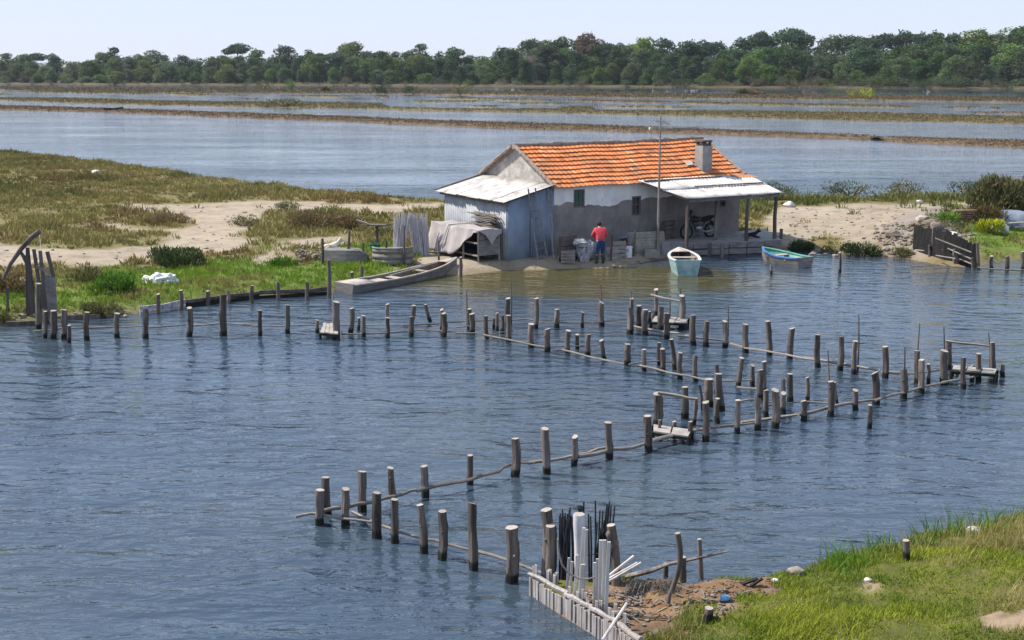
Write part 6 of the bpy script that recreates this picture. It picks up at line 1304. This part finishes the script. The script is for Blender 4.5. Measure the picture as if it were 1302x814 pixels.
# island bushes
random.seed(77)
g = G(1297, 283); g.y += 2.5; bush(g, 1.6, 1.5, 1.8, 7500, ((.08, .085, .036), (.18, .165, .075)), 'large dark olive bush at the right edge behind the blue heap', .20, lobes=16)
g = G(1253, 286); bush(g, .9, .7, .85, 1300, ((.08, .06, .025), (.15, .11, .04)), 'brown green bush left of the large bush', .14)
for px, py, rx, rz, tn, n, lb in ((1258, 296, .62, .62, YEL, 1500, 'yellow flowering bush below the large dark bush'), (1017, 320, .55, .5, DKG, 900, 'small round dark bush at the waterline by the landing stage'), (1096, 325, .85, .55, DKG, 1200, 'wide dark bush at the waterline in mid right bank'), (1149, 326, .5, .4, OLV, 700, 'small bush left of the tarred boarding'), (1052, 321, .45, .3, OLV, 500, 'low olive bush between the two dark waterline bushes'),
                                 (1205, 282, .75, .45, BRG, 900, 'bright green clump beside the brown blocks'), (236, 338, 1.15, .75, DKG, 1900, 'dark green bush on the bank beyond the white sack'), (205, 330, .6, .55, DKG, 700, 'small dark bush left of the dark bank bush'), (150, 372, 1.0, .7, BRG, 1500, 'fresh green bush left of the white sack'), (136, 400, .8, .42, OLV, 1100, 'brown green bush at the left waterline'),
                                 (110, 358, .7, .5, OLV, 800, 'rounded olive bush right of the sluice gate'), (20, 372, 1.0, .7, BRN, 1200, 'brown bush behind the sluice lever'), (360, 338, .6, .4, BRG, 900, 'bright leafy clump left of the shell heap'), (0, 408, .5, .45, OLV, 500, 'olive bush at the left frame edge by the water'),
                                 (430, 290, 1.5, .75, BRN, 1700, 'wide brown bush on the sand behind the bank posts'), (400, 293, 1.3, .9, BRN, 1500, 'reddish brown bush in mid scrub above the shell heap'), (312, 288, .9, .45, OLV, 800, 'small olive bush alone on the pale sand'), (368, 267, 1.0, .45, OLV, 800, 'low olive bush at the upper edge of the sand'), (220, 285, 1.3, .5, BRN, 1000, 'brown bush on the left side of the pale sand'), (500, 300, .9, .5, OLV, 700, 'olive clump behind the cane bundles'),
                                 (985, 251, 1.5, .9, DKG, 1000, 'dark bush right of the porch at the lagoon edge'), (1080, 250, 1.8, 1.0, DKG, 1000, 'dark green bush at the lagoon edge in mid track'), (1150, 250, 1.6, .95, OLV, 1000, 'olive bush at the lagoon edge beyond the rubble'), (1225, 249, 1.2, 1.0, DKG, 700, 'feathery green bush at the end of the lagoon scrub')):
    g = G(px, py); bush(g - V((0, 0, .08)), rx, rx * .8, rz, n, tn, lb, .13 if rz > .45 else .1)
# ------------------------------------------------------------------ NEAR BANK
NB = px_world([(692, 752), (735, 779), (775, 803), (828, 845), (915, 950)], .1) + [(6, 6), (6, -3), (45, -3), (45, 24)] + px_world([(1420, 625), (1302, 655), (1240, 676), (1200, 684), (1150, 692), (1100, 704), (1060, 712), (1025, 730), (1000, 737), (955, 748), (905, 752), (860, 756), (835, 752), (800, 741), (775, 742), (740, 744), (700, 741)], .1)
NBA = np.array(NB)
def nb_h(P):
    d = sdist(P, NB)
    z = np.where(d > 0, .12 + .3 * (1 - np.exp(-np.maximum(d, 0) / .35)), np.maximum(.12 + d * .9, -1.2))
    rise = np.clip((P[:, 0] - 3.0) / 5, 0, 1); z = z + np.clip(d - .5, 0, 8) * (.05 + .20 * rise)
    z = z + np.clip(d, 0, 1) * (.16 * (fbm(P[:, 0] / .9, P[:, 1] / .9, 201) - .5) + .13 * (fbm(P[:, 0] / .25, P[:, 1] / .25, 205) - .5))
    k = np.clip((2.9 - P[:, 0]) / 1.0, 0, 1); z = z * (1 - k) + np.minimum(z, .2 + .08 * fbm(P[:, 0] * 4, P[:, 1] * 4, 207)) * k
    for px, py, h, r in ((835, 748, .15, .34), (890, 747, .09, .5), (940, 745, .08, .5), (985, 735, .06, .5)):
        c = W(px, py, .3); q = np.hypot(P[:, 0] - c.x, P[:, 1] - c.y) / r; z = z + (d > 0) * h * np.exp(-q ** 4) * np.clip(d / .12, 0, 1)
    return z, d
gx = np.arange(-.5, 46, .09); gy = np.arange(-3, 26, .09)
X, Y = np.meshgrid(gx, gy); P2 = np.stack([X.ravel(), Y.ravel()], 1); Z, DD = nb_h(P2)
soil = [(c.x, c.y) for c in [W(x, y, .4) for x, y in ((668, 742), (690, 734), (770, 730), (830, 725), (960, 722), (1000, 735), (970, 755), (930, 775), (850, 790), (812, 850), (740, 792))]]
bare = [px_world(q, .9) for q in ([(1215, 783), (1260, 778), (1320, 786), (1320, 806), (1250, 800)], [(975, 788), (1010, 785), (1015, 795), (985, 798)], [(1070, 717), (1100, 711), (1112, 716), (1080, 721)])]
def soilness(P):
    s = sdist(P, soil)
    return s + (fbm(P[:, 0] / .4, P[:, 1] / .4, 221) - .5) * .9 - np.clip((fbm(P[:, 0] / .35 + 9, P[:, 1] / .35, 223) - .56) * 6, 0, 1) * (P[:, 0] > 2.4) * .7
def bareness(P):
    s = np.full(len(P), -1e9)
    for q in bare: s = np.maximum(s, sdist(P, q))
    return s + (fbm(P[:, 0] / .4, P[:, 1] / .4, 225) - .5) * 1.0
ns = fbm(P2[:, 0] / .5, P2[:, 1] / .5, 231); cg = lerp_cols((.06, .07, .018), (.13, .125, .035), np.clip((ns - .25) * 2, 0, 1)); csn = lerp_cols((.11, .072, .045), (.26, .155, .08), np.clip((ns - .25) * 2, 0, 1))
gry = np.clip((fbm(P2[:, 0] / .3, P2[:, 1] / .3, 239) - .5) * 6, 0, 1)[:, None]; csn = csn * (1 - gry * .6) + np.array([.22, .19, .16]) * gry * .6
ts = np.clip(soilness(P2) / .15 + .5, 0, 1)[:, None]; tbn = np.clip(bareness(P2) / .15 + .5, 0, 1)[:, None]
gc2 = cg * (1 - ts) + csn * ts; gc2 = gc2 * (1 - tbn) + np.array([.25, .185, .13]) * tbn
nx, ny = len(gx), len(gy); kq = (DD > -1.5).reshape(ny, nx); kq = kq[:-1, :-1] | kq[1:, 1:]; ii, jj = np.nonzero(kq); i0 = ii * nx + jj
quads = np.stack([i0, i0 + 1, i0 + nx + 1, i0 + nx], 1); used = np.unique(quads); remap = np.full(nx * ny, -1); remap[used] = np.arange(len(used))
nbk = raw_mesh('near_bank', np.column_stack([P2, Z])[used], remap[quads].ravel(), np.full(len(quads), 4), gc2[used], M['soil']); nbk.data.polygons.foreach_set('use_smooth', [True] * len(nbk.data.polygons)); tag(nbk, kind='structure')
def nbz(p): return float(nb_h(np.array([[p[0], p[1]]]))[0][0])
def GN(x, y):
    p = W(x, y, .5)
    for _ in range(5): p = W(x, y, nbz(p))
    return p
# grass: many blades in clumps
def near_grass(name, n, lo, hi, wd, fn, cols, label, box=(1.5, 19, 8.5, 25), bendk=.7, thr=0.0):
    P = scatter(n, *box[:2], *box[2:]); z, d = nb_h(P); k = P[:, 1] * math.cos(PITCH) + (CAMH - z) * math.sin(PITCH); px = P[:, 0] / k * PF; ok = (np.abs(px) < 700) & (d > .08) & (soilness(P) < .02) & (bareness(P) < 0.0); ok &= fn(P, d); P, z, d = P[ok], z[ok], d[ok]; n = len(P)
    th = rng.uniform(0, 2 * np.pi, n); ln = rng.uniform(.05, .6, n); D = np.stack([np.cos(th) * ln, np.sin(th) * ln, np.ones(n)], 1); D /= np.linalg.norm(D, axis=1, keepdims=True)
    tall = fbm(P[:, 0] / .7, P[:, 1] / .7, 241); L = (lo + (hi - lo) * np.clip((tall - .25) * 1.8, 0, 1)) * rng.uniform(.5, 1.2, n)
    edgeb = np.clip(1 - d / .5, 0, 1); L *= 1 + .5 * edgeb * (P[:, 0] > 4.6)
    cc = cols(P, d) * rng.uniform(.72, 1.3, n)[:, None]
    bend = np.stack([np.cos(th), np.sin(th), -rng.uniform(.2, .8, n)], 1) * bendk * rng.uniform(.2, 1, n)[:, None]
    vs, idx, npr, cv = blades(np.column_stack([P, z - .02]), D, L, np.full(n, wd) * rng.uniform(.6, 1.4, n), cc, bend); return tag(raw_mesh(name, vs, idx, npr, cv, M['grassblade']), label, 'grass', kind='stuff')
def gcols(P, d):
    a = fbm(P[:, 0] / 1.3, P[:, 1] / 1.3, 251); c = lerp_cols((.095, .16, .014), (.29, .32, .035), np.clip((a - .2) * 1.7, 0, 1))
    dk_ = np.clip(1 - d / .9, 0, 1) * np.clip((P[:, 0] - 4) / 1, 0, 1); c = c * (1 - dk_[:, None] * .65) + np.array([.055, .14, .014]) * dk_[:, None] * .65
    dry = np.clip((fbm(P[:, 0] / 1.1, P[:, 1] / 1.1, 257) - .5 + .04 * np.clip(P[:, 0] - 5.5, 0, 2)) * 6, 0, 1)[:, None]; return c * (1 - dry * .65) + np.array([.27, .215, .075]) * dry * .65
def clumpy(P, d): return rng.uniform(0, 1, len(P)) < .25 + 1.9 * (fbm(P[:, 0] / .42 + 3, P[:, 1] / .42, 263) - .2) * .8 + .5 * (fbm(P[:, 0] / .28, P[:, 1] / .28, 261) - .25)
near_grass('bank_grass', 620000, .045, .20, .011, clumpy, gcols, 'lush yellow green grass on the near bank at lower right')
near_grass('dry_grass', 42000, .25, .55, .006, lambda P, d: (fbm(P[:, 0] / 1.1, P[:, 1] / 1.1, 257) + .05 * np.clip(P[:, 0] - 6, 0, 2) > .52) & (d > .4), lambda P, d: lerp_cols((.33, .24, .11), (.45, .36, .19), rng.uniform(0, 1, len(P))), 'dry straw coloured stems among the near bank grass', bendk=.5)
near_grass('tall_grass', 60000, .25, .6, .014, lambda P, d: (d < 1.0) & (P[:, 0] > 4.8) & (fbm(P[:, 0] / .5, P[:, 1] / .5, 271) > .47), lambda P, d: lerp_cols((.05, .13, .012), (.10, .20, .02), rng.uniform(0, 1, len(P))), 'tall dark green grass along the edge of the near bank')
# white sheet piling wall
wt = [W(674, 733, .30), W(720, 759, .32), W(752, 776.5, .34), W(782, 794, .38), W(812, 818, .42), W(850, 850, .45)]
rw = empty('slat_wall', zz(wt[0], 0), 'low white wall of bleached upright slats edging the near bank', 'bank boarding')
mb = MB()
for a, b in zip(wt[:-1], wt[1:]):
    m = max(2, int((b - a).length / .048)); dv = (b - a).normalized(); nv = V((dv.y, -dv.x, 0))
    for k in range(m):
        p0 = a.lerp(b, k / m); p1 = a.lerp(b, (k + .9) / m); o_ = nv * random.uniform(-.012, .016); top = random.uniform(-.05, .005)
        if random.random() < .03: top = random.uniform(-.16, -.06)
        c = (p0 + p1) / 2 + o_; mb.box(zz(c, (c.z + top - .5) / 2), ((p1 - p0).length, .022, c.z + top + .5), (dv, nv, UZ))
mb.build('slats', M['whitewood'], rw, smooth=False)
mb = MB()
for a, b in zip(wt[:-2], wt[1:-1]): mb.tube([a + V((-.02, .04, .02)), a.lerp(b, .3) + V((0, .05, .03)), a.lerp(b, .65) + V((.01, .045, .015)), b + V((.03, .045, .025))], [.034, .042, .036, .04], 7, jit=.18)
mb.build('top_rail', M['whitewood'], rw, smooth=False)
mb = MB()
for k in range(26):
    t = random.random(); i = int(t * 3); p0 = wt[i].lerp(wt[i + 1], random.random()) + V((random.uniform(.02, .2), random.uniform(.03, .16), 0)); h = random.uniform(.02, .12); mb.box(zz(p0, p0.z + h / 2), (.05, .02, h + .1), (V((.8, -.6, 0)), V((.6, .8, 0)), UZ))
mb.build('broken_slats', M['whitewood'], rw, smooth=False)
# stakes, canes and gnarled posts behind the wall (crop coordinates of the photograph -> photo pixels)
def K_(x, y): return (640 + x * .2383, 620 + y * .2383)
for i, (x0, y0, x1, y1, w, lb) in enumerate(((350, 375, 335, 545, 13, 'shortest left stake of the left white group'), (367, 395, 352, 560, 14, 'short white stake, second from the left'), (393, 360, 378, 585, 15, 'white stake in the middle of the left group'), (430, 215, 400, 590, 15, 'tall leaning white stake of the left group'), (446, 225, 420, 595, 14, 'tall leaning white stake just right of its twin'), (426, 410, 410, 602, 26, 'broad short white slat in front of the leaning twins'),
        (487, 400, 487, 630, 14, 'short white slat at the left of the right group'), (502, 380, 496, 640, 15, 'low white slat, second of the right group'), (520, 280, 512, 650, 17, 'tall white slat in the middle of the right group'), (540, 280, 530, 660, 18, 'tall white slat beside the rounded one'), (563, 290, 545, 672, 19, 'rounded tall white stake, rightmost of the right group'))):
    q0 = K_(x0, y0); q1 = K_(x1, y1); b = W(*q1, .3); t = at_depth(*q0, b.y + .05); w_ = w * .2383 / scale_at(b); mb = MB()
    mb.bar(b + V((0, 0, -.25)), t, w_, .028, up=(0, -1, 0)); tag(mb.build('white_stake', M['whitestake'], loc=b, smooth=False), lb, 'stake', 'white stakes behind the slat wall')
for (x0, y0, x1, y1, lb) in ((697, 365, 545, 485, 'white stick slanting up right, upper of three'), (735, 402, 560, 503, 'white stick slanting up right, lowest of three'), (716, 402, 552, 494, 'white stick slanting up right, middle of three'), (660, 617, 528, 815, 'white stick leaning across the slat wall')):
    if y1 > 600: b = W(*K_(x1, y1), .28); t = W(*K_(x0, y0), .62)
    else: b = W(*K_(x1, y1), .5); t = at_depth(*K_(x0, y0), b.y + .12)
    mb = MB(); mb.tube([b, t], .022, 7); tag(mb.build('white_stick', M['whitestake'], loc=b), lb, 'stick', 'white sticks leaning behind the slat wall')
b = W(*K_(487, 620), .3); pts = [at_depth(*K_(x, y), b.y - .05 + .0) for x, y in ((290, 275), (297, 350), (312, 410), (345, 455), (400, 485), (450, 488), (490, 478))]
mb = MB(); mb.tube(pts, .013, 6); tag(mb.build('bent_cane', M['rail'], loc=b), 'pale bent cane looping behind the white stakes', 'cane')
def wz(a, b): return W(a, b, .1)
def black_bundle(spec, base_y, label):
    base = W(*K_((spec[0][0] + spec[-1][0]) / 2, base_y), .1); mb = MB()
    for (x0, y0, x1) in spec:
        q = W(*K_(x1, base_y + random.uniform(-8, 8)), .1); q.y += random.uniform(-.05, .08); t = at_depth(*K_(x0, y0), q.y + .03); mb.tube([zz(q, -.4), q.lerp(t, .5) + V((random.uniform(-.012, .012), 0, 0)), t], [.016, .015, .012], 6)
    return tag(mb.build('black_cane_bundle', M['blackcane'], loc=base), label, 'canes', 'black cane bundles behind the white stakes')
black_bundle([(299, 150, 300), (304, 138, 306), (315, 118, 312), (318, 135, 318), (323, 150, 324), (330, 135, 330), (342, 140, 322), (352, 120, 326), (357, 106, 330), (350, 150, 345), (356, 160, 352), (362, 150, 372), (366, 158, 384), (346, 165, 338), (310, 160, 309), (325, 165, 327)] + [(random.uniform(300, 366), random.uniform(150, 190), random.uniform(298, 340)) for _ in range(10)], 505, 'dark cane bundle left of the whitish flared post')
black_bundle([(454, 140, 462), (465, 152, 470), (491, 70, 487), (515, 122, 502), (531, 124, 512), (546, 146, 524), (553, 86, 534), (567, 74, 540), (575, 98, 548), (594, 100, 556), (548, 120, 530), (560, 95, 537)] + [(random.uniform(500, 560), random.uniform(160, 230), random.uniform(462, 550)) for _ in range(8)], 478, 'dark cane bundle right of the whitish flared post')
mb = MB(); b = W(*K_(425, 500), .1); t = at_depth(*K_(418, 100), b.y + .1); mb.tube([at_depth(*K_(428, 200), b.y + .1), at_depth(*K_(429, 75), b.y + .1)], .014, 6); mb.blob(at_depth(*K_(410, 112), b.y + .1), (.05, .03, .06), 2, .5)
tag(mb.build('black_rag', M['blackcane'], loc=b), 'black rag on a cane rising behind the flared post', 'rag')
mb = MB(); mb.tube([at_depth(*K_(300, 382), b.y - .1), at_depth(*K_(400, 372), b.y - .1), at_depth(*K_(505, 352), b.y - .1)], .006, 5); tag(mb.build('wire', M['boots'], loc=b), 'dark wire tying the black cane bundles', 'wire')
def thick_post(x0, y0, x1, y1, w0, w1, lb, bend=0.0, mat='landpost', name='thick_post', z=.2, knots=0):
    b = W(*K_(x1, y1), z); t = at_depth(*K_(x0, y0), b.y); s = .2383 / scale_at(b) / 2; mb = MB(); pts = [b + (b - t) * .2]; rd = [w1 * s]
    for i in range(8): k = i / 7; pts.append(b.lerp(t, k) + V((bend * math.sin(math.pi * k), 0, 0))); rd.append((w1 + (w0 - w1) * k) * s * random.uniform(.95, 1.05))
    mb.tube(pts, rd, 12, jit=.06, capmi=1)
    for _ in range(knots): k = random.uniform(.3, .95); mb.blob(b.lerp(t, k) + V((random.choice([-1, 1]) * w0 * s * .7, -.03, 0)), (.05, .05, .07), 2, .3)
    return tag(mb.build(name, [M[mat], M['endgrain']], loc=b, ang=60), lb, 'post')
thick_post(404, 142, 405, 500, 62, 40, 'whitish flared post with a bright sawn top among the black canes', mat='cane')
thick_post(574, 200, 600, 530, 44, 50, 'gnarled brown post right of the white stakes', bend=.03, knots=4)
thick_post(930, 243, 885, 575, 30, 24, 'tall curved weathered post standing in the orange soil', bend=.09, z=.45)
thick_post(957, 370, 957, 480, 38, 40, 'short grey post with pointed top by the driftwood branch')
thick_post(1046, 275, 1055, 470, 22, 28, 'slim grey stake at the water, rightmost by the driftwood branch', z=.05)
thick_post(868, 405, 866, 480, 26, 28, 'low grey stump post under the driftwood branch', z=.1)
mb = MB(); pts = [W(*K_(x, y), z) for x, y, z in ((1200, 340, .42), (1090, 365, .40), (980, 390, .38), (880, 410, .36), (790, 445, .34), (690, 470, .3), (640, 480, .25))]; mb.tube(pts, [.014, .022, .028, .032, .04, .045, .04], 7, jit=.15); tag(mb.build('driftwood_branch', M['landpost'], loc=pts[3], ang=60), 'long driftwood branch lying out over the water behind the bank', 'branch')
# soil lumps, roots, stump, litter on near bank
b = GN(900, 790); mb = MB(); mb.tube([b + V((0, 0, -.1)), b + V((0, 0, .10)), b + V((.01, 0, .2))], [.085, .075, .065], 10, jit=.18, capmi=1); tag(mb.build('tree_stump', [M['darkpost'], M['endgrain']], loc=b, ang=50), 'small sawn stump in the near grass by the shore rubble', 'stump')
b = GN(1153, 713); t = at_depth(1152, 687, b.y); mb = MB(); mb.tube([b + V((0, 0, -.2)), b, t], [.055, .055, .05], 9, jit=.08, capmi=1); tag(mb.build('bank_post', [M['darkpost'], M['endgrain']], loc=b, ang=50), 'short dark post standing alone in the near bank grass', 'post')
for px, py, s, lb, m_ in ((1238, 678, .13, 'white stone in the grass on the near bank edge', 'whitestone'), (1012, 731, .14, 'flat grey stone by the near bank edge', 'stone'), (1103, 739, .06, 'small white stone in the near bank grass', 'whitestone'), (985, 740, .06, 'small white stone beside the burnt wood scrap', 'whitestone')):
    b = GN(px, py); mb = MB(); mb.blob(b + V((0, 0, s * .3)), (s, s * .7, s * .6), 2, .3); tag(mb.build('bank_stone', M[m_], loc=b), lb, 'stone')
b = GN(922, 765); mb = MB(); mb.tube([b + V((-.06, 0, .05)), b + V((.03, .01, .05)), b + V((.07, .012, .05))], [.045, .045, .02], 10); tag(mb.build('plastic_bottle', M['bluecan'], loc=b), 'crushed blue plastic bottle on the near bank litter', 'bottle')
mb = MB()
for k in range(210):
    px, py = random.uniform(745, 955), random.uniform(752, 800); q = GN(px, py)
    if soilness(np.array([[q.x, q.y]]))[0] < -.05: continue
    if random.random() < .62: s = random.uniform(.012, .05); mb.blob(q + V((0, 0, s * .4)), (s, s * .8, s * .6), 1, .4)
    else:
        a = random.uniform(0, 6.28); l = random.uniform(.06, .22); mb.bar(q + V((0, 0, .02)), q + V((math.cos(a) * l, math.sin(a) * l, random.uniform(.02, .08))), .022, .012)
tag(mb.build('litter', M['rail'], loc=GN(850, 775), ang=25), 'pale driftwood scraps and stones on the near shore soil', 'litter', kind='stuff')
mb = MB()
for k in range(700):
    px, py = random.uniform(770, 985), random.uniform(726, 775); q = GN(px, py)
    if soilness(np.array([[q.x, q.y]]))[0] < -.1: continue
    r_ = random.uniform(.006, .02) * (2.2 if random.random() < .07 else 1); mb.blob(q + V((0, 0, r_ * .2)), (r_ * random.uniform(.8, 1.6), r_, r_ * .7), 1, .7)
tag(mb.build('soil_clods', M['clod'], loc=GN(890, 752), ang=25), 'crumbled brown clods on the eroded soil heap of the near bank', 'soil', kind='stuff')
mb = MB()
for k in range(420):
    px = random.uniform(800, 860); q = GN(px, random.uniform(740, 758)); a = random.uniform(2.5, 5.5); l = random.uniform(.06, .2); mb.tube([q + V((0, 0, .02)), q + V((math.cos(a) * l * .5, math.sin(a) * l * .6, random.uniform(.02, .1))), q + V((math.cos(a) * l, math.sin(a) * l, -.05))], .004, 3)
tag(mb.build('root_fringe', M['rail'], loc=GN(830, 752)), 'tangle of pale roots hanging from the eroded soil edge', 'roots', kind='stuff')
mb = MB(); q = GN(952, 746); mb.bar(q + V((-.1, 0, .04)), q + V((.14, .06, .1)), .06, .03); mb.bar(q + V((.02, -.03, .02)), q + V((.2, .02, .12)), .04, .03); tag(mb.build('wood_scrap', M['tarboard'], loc=q, smooth=False), 'burnt scrap of wood on the near bank soil', 'wood')
